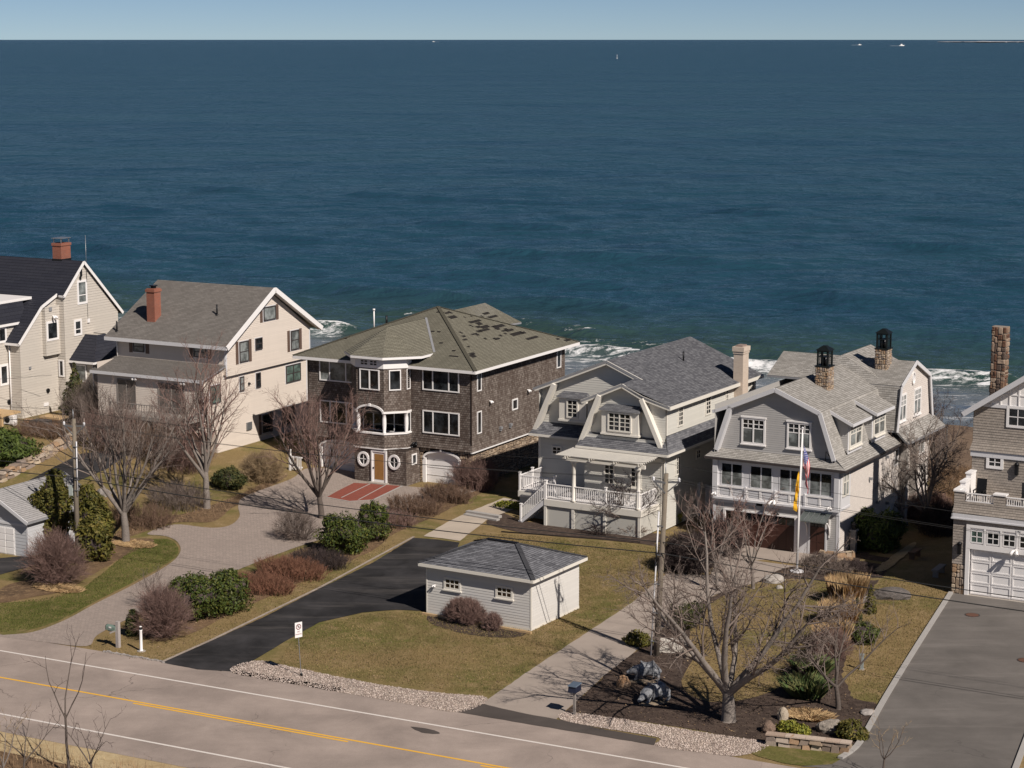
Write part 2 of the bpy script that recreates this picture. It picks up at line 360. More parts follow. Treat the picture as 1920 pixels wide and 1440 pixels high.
def asphalt(name, c, patch=.25, crack=.5, scale=.25, dust=None):
    m, t, p = nt(name); co = objco(t)
    a = mixc(t, ramp(t, noise(t, co, scale, 6, .65, .3), [(.35, 0.0), (.7, 1.0)]), sc(c, 1 - patch * .6), sc(c, 1 + patch * .6))
    mp = N(t, 'ShaderNodeMapping'); mp.inputs['Rotation'].default_value = (0, 0, rad(28)); mp.inputs['Scale'].default_value = (.06, .9, 1); L(t, co, mp.inputs['Vector'])
    a = mixc(t, ramp(t, noise(t, mp.outputs[0], 1.0, 5, .6), [(.45, 0.0), (.75, .35)]), a, sc(c, .72))
    if dust:                       # dusty tyre tracks along the drive
        mpd = N(t, 'ShaderNodeMapping'); mpd.inputs['Rotation'].default_value = (0, 0, rad(-63)); mpd.inputs['Scale'].default_value = (.09, .8, 1); L(t, co, mpd.inputs['Vector'])
        a = mixc(t, ramp(t, noise(t, mpd.outputs[0], 1.0, 7, .72), [(.52, 0.0), (.78, .55)]), a, dust)
    vo = N(t, 'ShaderNodeTexVoronoi', feature='DISTANCE_TO_EDGE', i_Scale=.16); ad = N(t, 'ShaderNodeVectorMath', operation='ADD')
    nz = N(t, 'ShaderNodeTexNoise', i_Scale=.9, i_Detail=5); L(t, co, nz.inputs['Vector']); L(t, co, ad.inputs[0]); L(t, nz.outputs['Color'], ad.inputs[1]); L(t, ad.outputs[0], vo.inputs['Vector'])
    ck = ramp(t, vo.outputs['Distance'], [(0.0, crack), (.0035, 0.0)]); gate = ramp(t, noise(t, co, .12, 2), [(.5, 0.0), (.58, 1.0)])
    mu = N(t, 'ShaderNodeMath', operation='MULTIPLY'); L(t, ck, mu.inputs[0]); L(t, gate, mu.inputs[1])
    a = mixc(t, mu.outputs[0], a, sc(c, .3))
    g = ramp(t, noise(t, co, 38, 4, .8), [(.25, .78), (.75, 1.22)]); L(t, mixc(t, 1.0, a, g, 'MULTIPLY'), p.inputs['Base Color'])
    p.inputs['Roughness'].default_value = .88; p.inputs['Specular IOR Level'].default_value = .25
    bump(t, p, noise(t, co, 45, 4, .7), .25, .01); return m
ROADM = asphalt('worn_road_asphalt', (.315, .255, .22), .36, .8)
BLACKTOP = asphalt('fresh_blacktop', (.030, .028, .029), .9, .0, .42, (.13, .115, .105))
DRIVE6M = asphalt('old_grey_blacktop', (.135, .121, .110), .3, .3, .35, (.24, .215, .195))
APRON = asphalt('dark_apron_asphalt', (.075, .062, .055), .4, .3)
CONCD = asphalt('concrete_drive', (.33, .275, .235), .15, .35, .4)
WALKM = asphalt('concrete_walk', (.44, .37, .30), .12, .2, .6)
def paver(name, c1, c2, mort, w, h, rot):
    m, t, p = nt(name); co = objco(t); mp = N(t, 'ShaderNodeMapping'); mp.inputs['Rotation'].default_value = (0, 0, rad(rot)); L(t, co, mp.inputs['Vector'])
    br = N(t, 'ShaderNodeTexBrick', i_Scale=1.0, i_Mortar_Size=.008, i_Brick_Width=w, i_Row_Height=h); L(t, mp.outputs[0], br.inputs['Vector'])
    br.inputs['Color1'].default_value = c4(c1); br.inputs['Color2'].default_value = c4(c2); br.inputs['Mortar'].default_value = c4(mort)
    a = mixc(t, ramp(t, noise(t, co, .35, 5), [(.35, 0.0), (.7, .5)]), br.outputs['Color'], sc(c1, .75))
    g = ramp(t, noise(t, co, 20, 4, .8), [(.25, .85), (.75, 1.15)]); L(t, mixc(t, 1.0, a, g, 'MULTIPLY'), p.inputs['Base Color']); p.inputs['Roughness'].default_value = .9
    bump(t, p, br.outputs['Fac'], -.3, .01); return m
PAVERM = paver('tan_pavers', (.34, .275, .235), (.27, .22, .19), (.15, .12, .10), .24, .16, 29)
REDPAV = paver('red_brick_pavers', (.27, .062, .038), (.21, .05, .032), (.13, .05, .035), .2, .1, 29)
def worn_paint(name, c, under):
    m, t, p = nt(name); co = objco(t)
    L(t, mixc(t, ramp(t, noise(t, co, 6, 5, .8), [(.30, 1.0), (.42, 0.0)]), c, under), p.inputs['Base Color']); p.inputs['Roughness'].default_value = .7; return m
PAINTW = worn_paint('white_road_paint', (.66, .60, .55), (.3, .26, .23))
PAINTY = worn_paint('yellow_road_paint', (.74, .40, .04), (.5, .30, .1))

def sea_mat():
    m, t, p = nt('sea_water'); geo = N(t, 'ShaderNodeNewGeometry'); co = objco(t)
    at_ = N(t, 'ShaderNodeAttribute', attribute_name='shore').outputs['Fac']      # 1 at the beach, 0 offshore: shoal water is paler and greener
    fo = N(t, 'ShaderNodeAttribute', attribute_name='foam').outputs['Fac']
    mp = N(t, 'ShaderNodeMapping'); mp.inputs['Rotation'].default_value = (0, 0, rad(29)); mp.inputs['Scale'].default_value = (.35, 1, 1); L(t, co, mp.inputs['Vector']); sv = mp.outputs[0]
    deep = mixc(t, ramp(t, noise(t, sv, .012, 5, .6), [(.35, 0.0), (.65, 1.0)]), (.012, .046, .076), (.017, .056, .082))
    c = mixc(t, ramp(t, at_, [(.05, 0.0), (.5, 1.0)]), deep, (.030, .058, .052)); c = mixc(t, ramp(t, at_, [(.70, 0.0), (.86, 1.0)]), c, (.125, .145, .165))
    # foam lace: only where the surf attribute allows
    v1 = noise(t, sv, .55, 8, .72, 1.2); v2 = noise(t, co, 1.6, 6, .75, .8)
    su = N(t, 'ShaderNodeMath', operation='ADD'); L(t, v1, su.inputs[0]); L(t, fo, su.inputs[1])
    su2 = N(t, 'ShaderNodeMath', operation='MULTIPLY_ADD'); L(t, v2, su2.inputs[0]); su2.inputs[1].default_value = .35; L(t, su.outputs[0], su2.inputs[2])
    fm = ramp(t, su2.outputs[0], [(.0, 0.0), (.86, 0.0), (.98, 1.0)])
    c = mixc(t, fm, c, (.66, .66, .66)); L(t, c, p.inputs['Base Color']); p.inputs['Roughness'].default_value = .7; p.inputs['Specular IOR Level'].default_value = 0
    # a wind-roughened sea never mirrors the sky fully at grazing angles: facets tilt and hide one another, so only part of the Fresnel share is kept
    fr = N(t, 'ShaderNodeFresnel', i_IOR=1.33); cap = N(t, 'ShaderNodeMath', operation='MULTIPLY'); L(t, fr.outputs[0], cap.inputs[0]); cap.inputs[1].default_value = .62
    dry = N(t, 'ShaderNodeMath', operation='SUBTRACT', i_0=1.0); L(t, fm, dry.inputs[1]); k_ = N(t, 'ShaderNodeMath', operation='MULTIPLY'); L(t, cap.outputs[0], k_.inputs[0]); L(t, dry.outputs[0], k_.inputs[1])
    gl = N(t, 'ShaderNodeBsdfGlossy', i_Roughness=.15); ms = N(t, 'ShaderNodeMixShader'); L(t, k_.outputs[0], ms.inputs[0]); L(t, p.outputs[0], ms.inputs[1]); L(t, gl.outputs[0], ms.inputs[2]); L(t, ms.outputs[0], t.nodes['Material Output'].inputs['Surface'])
    mp2 = N(t, 'ShaderNodeMapping'); mp2.inputs['Rotation'].default_value = (0, 0, rad(24)); mp2.inputs['Scale'].default_value = (.75, 1.0, 1); L(t, co, mp2.inputs['Vector']); rv_ = mp2.outputs[0]
    mp3 = N(t, 'ShaderNodeMapping'); mp3.inputs['Rotation'].default_value = (0, 0, rad(17)); mp3.inputs['Scale'].default_value = (1.3, 1.0, 1); L(t, co, mp3.inputs['Vector'])
    h = None                     # ripples on chop on swell, each taller than the last
    for s_, amp, det in ((1.1, .10, 3), (.42, .45, 4), (.17, 1.4, 4), (.07, 3.2, 4), (.024, 7.0, 4), (.008, 14.0, 4)):
        q = N(t, 'ShaderNodeMath', operation='MULTIPLY_ADD'); L(t, noise(t, rv_ if s_ > .1 else mp3.outputs[0], s_, det, .62, .4), q.inputs[0]); q.inputs[1].default_value = amp
        if h is not None: L(t, h, q.inputs[2])
        else: q.inputs[2].default_value = 0
        h = q.outputs[0]
    bn = N(t, 'ShaderNodeBump', i_Distance=1.0); L(t, h, bn.inputs['Height']); st = N(t, 'ShaderNodeMapRange', i_To_Min=1.0, i_To_Max=.15); L(t, fm, st.inputs['Value']); L(t, st.outputs[0], bn.inputs['Strength'])
    for q in (gl.inputs['Normal'], fr.inputs['Normal']): L(t, bn.outputs[0], q)
    bd = N(t, 'ShaderNodeBump', i_Distance=1.0, i_Strength=.42); L(t, h, bd.inputs['Height']); L(t, bd.outputs[0], p.inputs['Normal'])
    return m
SEA = sea_mat()
# ------------------------------------------------------------------ the setting: ground, beach, sea, road, drives, beds
def sheet(name, u0, u1, v0, v1, step, m):
    us = np.arange(u0, u1 + .1, step); vv = np.arange(v0, v1 + .1, step); V = []
    for v in vv:
        for u in us:
            x, y = xy_of(u, v); V.append((x, y, T(x, y)))
    n = len(us); F = [(j * n + i, j * n + i + 1, (j + 1) * n + i + 1, (j + 1) * n + i) for j in range(len(vv) - 1) for i in range(n - 1)]
    return tag(np_obj(name, V, F, m), kind='structure')
sheet('ground', -230, 130, -40, 146, 2, LAWN)
sheet('beach', -230, 130, 146, 206, 2, SANDM)

def wav(x, ks): return sum(a * np.sin(x * k + p) for a, k, p in ks)
def make_sea():
    rng = np.random.default_rng(5); r = [165.0]
    while r[-1] < 41000: r.append(r[-1] + max(.42, r[-1] ** 2 * 1.15e-5))
    r = np.array(r); dr = np.gradient(r); th = np.radians(np.linspace(-36, 36, 660))
    R, TH = np.meshgrid(r, th, indexing='ij'); X = R * np.sin(TH); Y = R * np.cos(TH); D = np.repeat(dr[:, None], len(th), 1)
    U = X * CU + Y * SU; Vv = -X * SU + Y * CU; Z = np.zeros_like(X)
    for i in range(46):
        lam = 2.0 * 1.08 ** i; a = .028 * lam ** .22 * rng.uniform(.6, 1.3); d = rng.normal(0, .62); k = 2 * np.pi / lam
        fade = np.clip((lam / np.maximum(D, .5) - 2.0) / 2.5, 0, 1); grp = .55 + .45 * np.sin(U * rng.uniform(.01, .05) + Vv * rng.uniform(.005, .03) + rng.uniform(0, 6))
        Z += a * fade * grp * np.sin(k * (Vv * np.cos(d) + U * np.sin(d)) + rng.uniform(0, 6.28))
    calm = np.clip((Vv - 188) / 25, .15, 1); Z *= calm; foam = np.full_like(X, -.34)
    def gate(seed, f, lo, hi):
        g = np.random.default_rng(seed); w = sum(np.sin(U * f * q + g.uniform(0, 6)) for q in (1, 1.7, 2.9)); return np.clip((w - lo) / (hi - lo), 0, 1)
    def ridge(v0, h, wd, seed, f, lo, hi, fb):
        g = np.random.default_rng(seed); c = v0 + 1.6 * np.sin(U * .09 + g.uniform(0, 6)) + .8 * np.sin(U * .31 + g.uniform(0, 6)); q = Vv - c
        m = gate(seed + 1, f, lo, hi); s = np.where(q > 0, np.exp(-(q / (wd * 2.2)) ** 2), np.exp(-(q / wd) ** 2)); return q, m, h * m * s
    q, m, z = ridge(206.5, 1.0, 1.6, 3, .055, -1.4, .2, 1); Z += z
    foam = np.maximum(foam, np.where((q > -7.5) & (q < 1.0), .36 * m - .09 + .03 * q, -1))
    foam = np.maximum(foam, np.where((q > -15) & (q <= 0), .20 * m + .010 * q, -1))
    q, m, z = ridge(222, .75, 3.0, 11, .05, -.6, .9, 0); Z += z
    foam = np.maximum(foam, np.where((q > -2.2) & (q < .2), .30 * np.clip(m * 2.2 - 1.55, 0, 1) - .06, -1))
    q, m, z = ridge(214, .35, 1.5, 15, .08, -.3, .9, 0); Z += z
    foam = np.maximum(foam, np.where((q > -3) & (q < .6), .18 * m - .05, -1))
    for v0, h, sd in ((243, 1.1, 21), (268, .95, 23), (300, .9, 25), (342, .8, 27), (395, .8, 29)):
        q, m, z = ridge(v0, h * .75, 2.2, sd, .05, -.4, 1.0, 0); Z += z
    q, m, z = ridge(192, .3, 1.2, 31, .1, -.6, .8, 0); Z += z
    foam = np.maximum(foam, np.where((q > -4) & (q < .8), .14 * m - .04, -1))
    foam = np.maximum(foam, np.where((Vv > 184) & (Vv < 204), .135 + .04 * np.sin(U * .1) - .003 * np.abs(Vv - 195), -1)); foam = np.maximum(foam, np.where(np.abs(Vv - 184.6 - .8 * np.sin(U * .2)) < .7, .16, -1))
    shore = np.clip((262 - Vv) / 70, 0, 1) ** 1.5
    Vt = np.stack([X, Y, Z - 5.0], -1).reshape(-1, 3); n = len(th); ii = np.arange((len(r) - 1) * n).reshape(-1, n)[:, :-1].ravel()
    F = np.stack([ii, ii + 1, ii + n + 1, ii + n], 1); keep = Vv.ravel()[ii] > 181; F = F[keep]
    o = np_obj('sea', Vt, F, SEA, smooth=True); tag(o, kind='structure')
    for nm, arr in (('foam', foam), ('shore', shore)):
        a = o.data.attributes.new(nm, 'FLOAT', 'POINT'); a.data.foreach_set('value', arr.ravel().astype(np.float32))
make_sea()

def catmull(P, closed=True, k=5):
    out = []; n = len(P)
    for i in range(n if closed else n - 1):
        p0, p1, p2, p3 = (P[(i - 1) % n], P[i], P[(i + 1) % n], P[(i + 2) % n]) if closed else (P[max(i - 1, 0)], P[i], P[i + 1], P[min(i + 2, n - 1)])
        for j in range(k):
            t = j / k; out.append(.5 * ((2 * p1) + (p2 - p0) * t + (2 * p0 - 5 * p1 + 4 * p2 - p3) * t * t + (3 * p1 - p0 - 3 * p2 + p3) * t ** 3))
    if not closed: out.append(P[-1])
    return out
def overlay(name, px, m, dz, smooth=True, world=False, kind='structure', jit=None):
    P = [Vector(p) for p in px] if world else [gp(*p) for p in px]
    P = [Vector((p.x, p.y, 0)) for p in P]
    if smooth: P = catmull(P)
    j = jit if jit is not None else (.025 if name in ('driveway', 'walkway', 'entry_court', 'driveway_apron') else .075); rj = random.Random(len(px)); Q = []
    for a, b in zip(P, P[1:] + P[:1]):   # ragged edges
        k = max(1, int((b - a).length / .45)); Q += [a.lerp(b, i / k) + Vector((rj.uniform(-j, j), rj.uniform(-j, j), 0)) * (1 if i else .3) for i in range(k)]
    P = Q
    bm = bmesh.new(); f = bm.faces.new([bm.verts.new(p) for p in P])
    if f.normal.z < 0: f.normal_flip()
    bmesh.ops.triangulate(bm, faces=bm.faces[:])
    if max(abs(T(p.x, p.y)) for p in P) > 1e-3:
        us = [uv_of(p.x, p.y) for p in P]
        for k, d in ((0, Vector((CU, SU, 0))), (1, Vector((-SU, CU, 0)))):
            lo = min(q[k] for q in us); hi = max(q[k] for q in us); g = math.ceil(lo / 2) * 2
            while g < hi:
                bmesh.ops.bisect_plane(bm, geom=bm.verts[:] + bm.edges[:] + bm.faces[:], plane_co=d * g, plane_no=d); g += 2
    for v in bm.verts: v.co.z = T(v.co.x, v.co.y) + dz
    bmesh.ops.recalc_face_normals(bm, faces=bm.faces[:])
    me = bpy.data.meshes.new(name); bm.to_mesh(me); bm.free(); me.materials.append(m)
    if len(me.polygons) and sum(p.normal.z for p in me.polygons) < 0: me.flip_normals()
    return tag(link(bpy.data.objects.new(name, me)), kind=kind), [(p.x, p.y) for p in P]

RD = rad(-27.2); RDX, RDY = math.cos(RD), math.sin(RD)
def rw(s, w, z=0.0): return (s * RDX - w * RDY, s * RDY + w * RDX, z)
def strip(name, w0, w1, s0, s1, dz, m, wob=0.0, n=60):
    mb = MB(); r = random.Random(int(w0 * 10))
    e = [[rw(s0 + (s1 - s0) * i / n, w + (r.uniform(-wob, wob)), dz) for i in range(n + 1)] for w in (w0, w1)]
    for i in range(n): mb.face([e[0][i], e[0][i + 1], e[1][i + 1], e[1][i]])
    return tag(mb.build(name, m), kind='structure')
strip('road_shoulder', 65.2, 67.4, -170, 150, .006, SHOULD, .12, 300)
strip('verge', 20, 65.25, -170, 150, .010, BRUSHG)
strip('road', 67.2, 78.85, -170, 150, .016, ROADM, .03, 160)
strip('road_line', 69.0, 69.14, -170, 150, .022, PAINTW)
strip('road_line', 76.58, 76.72, -170, 150, .022, PAINTW)
strip('road_line', 73.19, 73.33, -170, 150, .022, PAINTY)
strip('road_line', 72.95, 73.09, -57, -45.5, .022, PAINTY)
strip('road_line', 72.95, 73.09, -39, 150, .022, PAINTY)
overlay('road_patch', [(430, 1255), (520, 1270), (640, 1290), (620, 1296), (500, 1278), (420, 1268)], ROADM, .020)
overlay('road_patch', [(770, 1363), (815, 1370), (822, 1377), (790, 1374)], APRON, .021)

PAVER_PX = [(0, 1193), (60, 1186), (120, 1164), (180, 1132), (250, 1097), (312, 1062), (337, 1038), (334, 1018), (312, 1006), (276, 1001), (326, 984), (392, 990), (430, 986), (449, 969), (447, 947), (462, 930), (545, 899), (580, 878), (668, 884), (760, 912), (890, 918), (840, 935), (740, 966), (700, 985), (602, 1012), (530, 1036), (420, 1080), (330, 1122), (232, 1165), (182, 1192), (162, 1212), (80, 1204)]
overlay('driveway', PAVER_PX, PAVERM, .024)
overlay('entry_court', [(612, 933), (640, 918), (664, 906), (700, 908), (752, 912), (700, 938), (655, 941)], REDPAV, .034, False)
def gbar(name, a, b, w, m, dz=.04, kind='structure'):
    p, q = gp(*a), gp(*b); mb = MB(); mb.bar((p.x, p.y, T(p.x, p.y) + dz), (q.x, q.y, T(q.x, q.y) + dz), w, .012); return tag(mb.build(name, m), kind=kind)
gbar('court_edging', (612, 933), (655, 941), .12, GRANITE); gbar('court_edging', (640, 934), (694, 908), .08, GRANITE); gbar('court_edging', (672, 938), (722, 911), .08, GRANITE); gbar('court_edging', (700, 938), (754, 912), .14, GRANITE); gbar('court_edging', (655, 941), (702, 938), .12, GRANITE)
overlay('driveway', [(303, 1243), (400, 1201), (500, 1155), (600, 1104), (700, 1055), (775, 1009), (818, 1012), (862, 1018), (850, 1040), (802, 1090), (800, 1146), (742, 1144), (680, 1149), (600, 1167), (540, 1200), (490, 1230), (436, 1260), (370, 1256)], BLACKTOP, .026, False)
gbar('driveway_edging', (400, 1199), (600, 1102), .16, GRAVELB, .03); gbar('driveway_edging', (600, 1102), (776, 1007), .16, GRAVELB, .03); gbar('driveway_edging', (303, 1242), (400, 1199), .16, GRAVELB, .03)
overlay('walkway', [(794, 1006), (838, 980), (876, 962), (945, 934), (980, 940), (972, 952), (915, 974), (862, 1015), (830, 1010)], WALKM, .030, False)
overlay('planting_bed', [(912, 978), (940, 962), (985, 978), (1080, 985), (1190, 998), (1250, 1005), (1255, 1020), (1225, 1024), (1120, 1012), (1000, 1002), (930, 988)], MULCH, .022)
overlay('planting_bed', [(268, 1192), (285, 1165), (350, 1130), (430, 1098), (520, 1048), (580, 1024), (640, 1006), (720, 984), (800, 950), (880, 905), (930, 895), (920, 915), (820, 966), (740, 1000), (700, 1032), (600, 1075), (480, 1130), (420, 1158), (360, 1188), (300, 1203)], BRUSHG, .018)
overlay('planting_bed', [(0, 1105), (40, 1090), (120, 1076), (200, 1018), (250, 1010), (290, 1014), (240, 1040), (170, 1080), (120, 1108), (60, 1120), (0, 1130)], BRUSHG, .018)
overlay('planting_bed', [(210, 1015), (250, 975), (340, 965), (430, 935), (520, 895), (540, 890), (520, 905), (440, 950), (400, 978), (330, 980), (270, 998)], BRUSHG, .018)
overlay('green_lawn', [(0, 1189), (60, 1180), (118, 1160), (178, 1128), (248, 1093), (308, 1060), (333, 1038), (330, 1020), (308, 1010), (262, 1018), (210, 1060), (160, 1100), (90, 1125), (0, 1135)], LAWNG, .012)
CONC_PX = [(905, 1320), (928, 1303), (1000, 1253), (1100, 1187), (1185, 1131), (1236, 1087), (1252, 1076), (1332, 1079), (1348, 1046), (1332, 1034), (1345, 1016), (1420, 1025), (1500, 1034), (1538, 1040), (1482, 1064), (1420, 1092), (1350, 1112), (1310, 1132), (1240, 1182), (1190, 1223), (1130, 1270), (1076, 1320), (1040, 1352), (980, 1342)]
overlay('driveway', CONC_PX, CONCD, .026, False)
overlay('driveway_apron', [(858, 1336), (905, 1321), (980, 1338), (1045, 1350), (1120, 1366), (1232, 1386), (1226, 1398), (1120, 1380), (980, 1357)], APRON, .030, False)
GARDEN_PX = [(1076, 1320), (1130, 1270), (1190, 1223), (1240, 1182), (1310, 1132), (1350, 1112), (1420, 1092), (1482, 1064), (1540, 1040), (1620, 1035), (1680, 1040), (1655, 1080), (1600, 1150), (1588, 1200), (1580, 1270), (1600, 1310), (1642, 1318), (1650, 1335), (1625, 1372), (1600, 1396), (1520, 1385), (1436, 1392), (1330, 1374), (1200, 1352), (1110, 1340), (1060, 1334)]
overlay('planting_bed', GARDEN_PX, MULCH, .012, False)
overlay('lawn', [(1318, 1142), (1400, 1098), (1480, 1086), (1545, 1090), (1566, 1112), (1545, 1150), (1530, 1190), (1500, 1240), (1460, 1290), (1390, 1313), (1332, 1316), (1292, 1302), (1278, 1276), (1300, 1232), (1294, 1188)], LAWN, .020)
DRIVE6_PX = [(1600, 1411), (1660, 1312), (1785, 1110), (1925, 1121), (2010, 1132), (1905, 1440), (1898, 1462), (1500, 1438), (1560, 1434)]
overlay('driveway', DRIVE6_PX, DRIVE6M, .026, False)
overlay('driveway', [(60, 898), (110, 872), (150, 852), (200, 845), (245, 850), (200, 880), (140, 905), (90, 925), (40, 960), (0, 975), (0, 935)], BLACKTOP, .024, False)
overlay('driveway', [(-60, 1068), (0, 1047), (55, 1042), (85, 1050), (60, 1062), (0, 1078), (-60, 1095)], BLACKTOP, .024, False)
def gravel(px, m=GRAVELB):
    o, P = overlay('gravel_strip', px, m, .020); return P
GR1 = gravel([(436, 1262), (480, 1239), (560, 1254), (700, 1282), (820, 1299), (914, 1309), (862, 1336), (760, 1320), (600, 1292)])
GR2 = gravel([(1056, 1336), (1110, 1341), (1200, 1354), (1330, 1376), (1440, 1395), (1385, 1418), (1310, 1411), (1230, 1399), (1235, 1384), (1130, 1366), (1052, 1350)])

def in_poly(pts, X, Y):
    ins = np.zeros(len(X), bool); j = len(pts) - 1
    for i in range(len(pts)):
        xi, yi = pts[i]; xj, yj = pts[j]
        with np.errstate(divide='ignore', invalid='ignore'):
            c = ((yi > Y) != (yj > Y)) & (X < (xj - xi) * (Y - yi) / (yj - yi + 1e-12) + xi)
        ins ^= c; j = i
    return ins
def scatter(P, n, seed):
    r = np.random.default_rng(seed); a = np.array(P); lo = a.min(0); hi = a.max(0)
    X = r.uniform(lo[0], hi[0], n); Y = r.uniform(lo[1], hi[1], n); k = in_poly(P, X, Y); return X[k], Y[k], r
OCT = np.array([(1, 0, 0), (0, 1, 0), (-1, 0, 0), (0, -1, 0), (0, 0, 1), (0, 0, -1)], float); OCF = np.array([(0, 1, 4), (1, 2, 4), (2, 3, 4), (3, 0, 4), (1, 0, 5), (2, 1, 5), (3, 2, 5), (0, 3, 5)])
def pebbles(name, P, n, size, m, seed, flat=.6):
    X, Y, r = scatter(P, n, seed); k = len(X); S = r.uniform(.5, 1.3, (k, 1, 1)) * size * r.uniform(.65, 1.3, (k, 1, 3)); S[:, :, 2] *= flat
    A = r.uniform(0, 6.28, k); V = OCT[None] * S; ca, sa = np.cos(A)[:, None], np.sin(A)[:, None]
    V = np.stack([V[..., 0] * ca - V[..., 1] * sa + X[:, None], V[..., 0] * sa + V[..., 1] * ca + Y[:, None], V[..., 2] + .03 + np.array([T(a, b) for a, b in zip(X, Y)])[:, None]], -1)
    F = (OCF[None] + (np.arange(k) * 6)[:, None, None]).reshape(-1, 3); return tag(np_obj(name, V.reshape(-1, 3), F, m), kind='stuff')
tag(pebbles('gravel', GR1, 24000, .038, PEBBLE, 1), label='pale pebbles along the road edge in front of the shed lawn')
tag(pebbles('gravel', GR2, 20000, .038, PEBBLE, 2), label='pale pebbles along the road edge below the big bare tree')
def wpoly(px): return [(p.x, p.y) for p in (gp(*q) for q in px)]
pebbles('mulch_chips', wpoly(GARDEN_PX), 9000, .05, CHIP, 3, .35)

def blades(name, P, n, h, w, m, seed, lean=.5, clump=None, avoid=()):
    X, Y, r = scatter(P, n, seed)
    for q in avoid:
        k = ~in_poly(q, X, Y); X, Y = X[k], Y[k]
    k = len(X); A = r.uniform(0, 6.28, k); Hh = h * r.uniform(.5, 1.4, k); W = w * r.uniform(.6, 1.3, k); B = r.uniform(0, 6.28, k); Ln = Hh * lean * r.uniform(.2, 1.2, k)
    Z = np.array([T(a, b) for a, b in zip(X, Y)]) + .01; dx, dy = np.cos(A) * W, np.sin(A) * W
    V = np.stack([np.stack([X - dx, Y - dy, Z], -1), np.stack([X + dx, Y + dy, Z], -1), np.stack([X + np.cos(B) * Ln, Y + np.sin(B) * Ln, Z + Hh], -1)], 1)
    return tag(np_obj(name, V.reshape(-1, 3), np.arange(k * 3).reshape(-1, 3), m), kind='stuff')
SHED_PX = [(801, 1147), (996, 1183), (1085, 1131), (893, 1100)]
FRONT_LAWN = [(520, 1246), (545, 1204), (602, 1171), (682, 1153), (745, 1148), (802, 1150), (996, 1184), (1086, 1132), (870, 1030), (905, 1000), (985, 1004), (1120, 1016), (1225, 1028), (1250, 1074), (1184, 1128), (1098, 1184), (998, 1250), (924, 1302), (820, 1294), (700, 1276)]
blades('grass', wpoly(FRONT_LAWN), 95000, .055, .022, GRASSB, 4, avoid=[wpoly(SHED_PX)])
blades('grass', wpoly([(0, 1187), (60, 1179), (118, 1159), (178, 1127), (248, 1092), (308, 1059), (331, 1038), (328, 1021), (306, 1012), (262, 1020), (160, 1100), (90, 1122), (0, 1132)]), 36000, .06, .022, GRASSG, 5)
blades('grass', wpoly([(1318, 1144), (1400, 1100), (1480, 1088), (1545, 1092), (1562, 1112), (1528, 1190), (1500, 1240), (1460, 1288), (1390, 1311), (1332, 1314), (1294, 1300), (1280, 1276), (1302, 1232), (1296, 1190)]), 26000, .055, .022, GRASSB, 6)
blades('grass', wpoly([(1660, 1080), (1782, 1106), (1655, 1310), (1640, 1318), (1602, 1308), (1584, 1270), (1592, 1200), (1606, 1150)]), 24000, .055, .022, GRASSB, 7)
blades('grass', wpoly([(310, 1240), (240, 1236), (165, 1213), (200, 1190), (270, 1200), (360, 1190), (480, 1132), (600, 1077), (700, 1034), (770, 1006), (600, 1100), (400, 1197)]), 24000, .06, .022, GRASSB, 8)
overlay('verge_grass', [(1410, 1412), (1445, 1398), (1520, 1404), (1590, 1416), (1570, 1432), (1500, 1436), (1440, 1424)], LAWNG, .024)

def litter(name, P, n, size, m, seed):
    X, Y, r = scatter(P, n, seed); k = len(X); Z = np.array([T(a, b) for a, b in zip(X, Y)]) + .045; A = r.uniform(0, 6.28, k); S = size * r.uniform(.5, 1.3, k); V = []
    for q in range(4): V.append(np.stack([X + np.cos(A + q * 1.57) * S * (1 if q % 2 else .55), Y + np.sin(A + q * 1.57) * S * (1 if q % 2 else .55), Z + r.uniform(-.02, .03, k)], -1))
    return tag(np_obj(name, np.stack(V, 1).reshape(-1, 3), np.arange(k * 4).reshape(-1, 4), m), kind='stuff')
LITTER = island_tint('dead_leaves', [(.14, .085, .05), (.24, .16, .09), (.09, .06, .04), (.32, .23, .14)], .9, .2, 1)
litter('leaf_litter', wpoly(FRONT_LAWN), 1500, .05, LITTER, 21)
litter('leaf_litter', wpoly([(268, 1192), (285, 1165), (430, 1098), (580, 1024), (720, 984), (880, 905), (930, 895), (770, 1004), (600, 1098), (400, 1196), (300, 1236)]), 3500, .055, LITTER, 22)
litter('leaf_litter', wpoly(GARDEN_PX), 2500, .05, LITTER, 23)
litter('leaf_litter', wpoly([(210, 1015), (250, 975), (340, 900), (440, 880), (520, 895), (520, 905), (440, 950), (400, 978), (330, 980), (270, 998)]), 2200, .06, LITTER, 24)
litter('leaf_litter', wpoly([(1660, 1080), (1782, 1106), (1655, 1310), (1600, 1308), (1584, 1270), (1592, 1200)]), 900, .05, LITTER, 25)
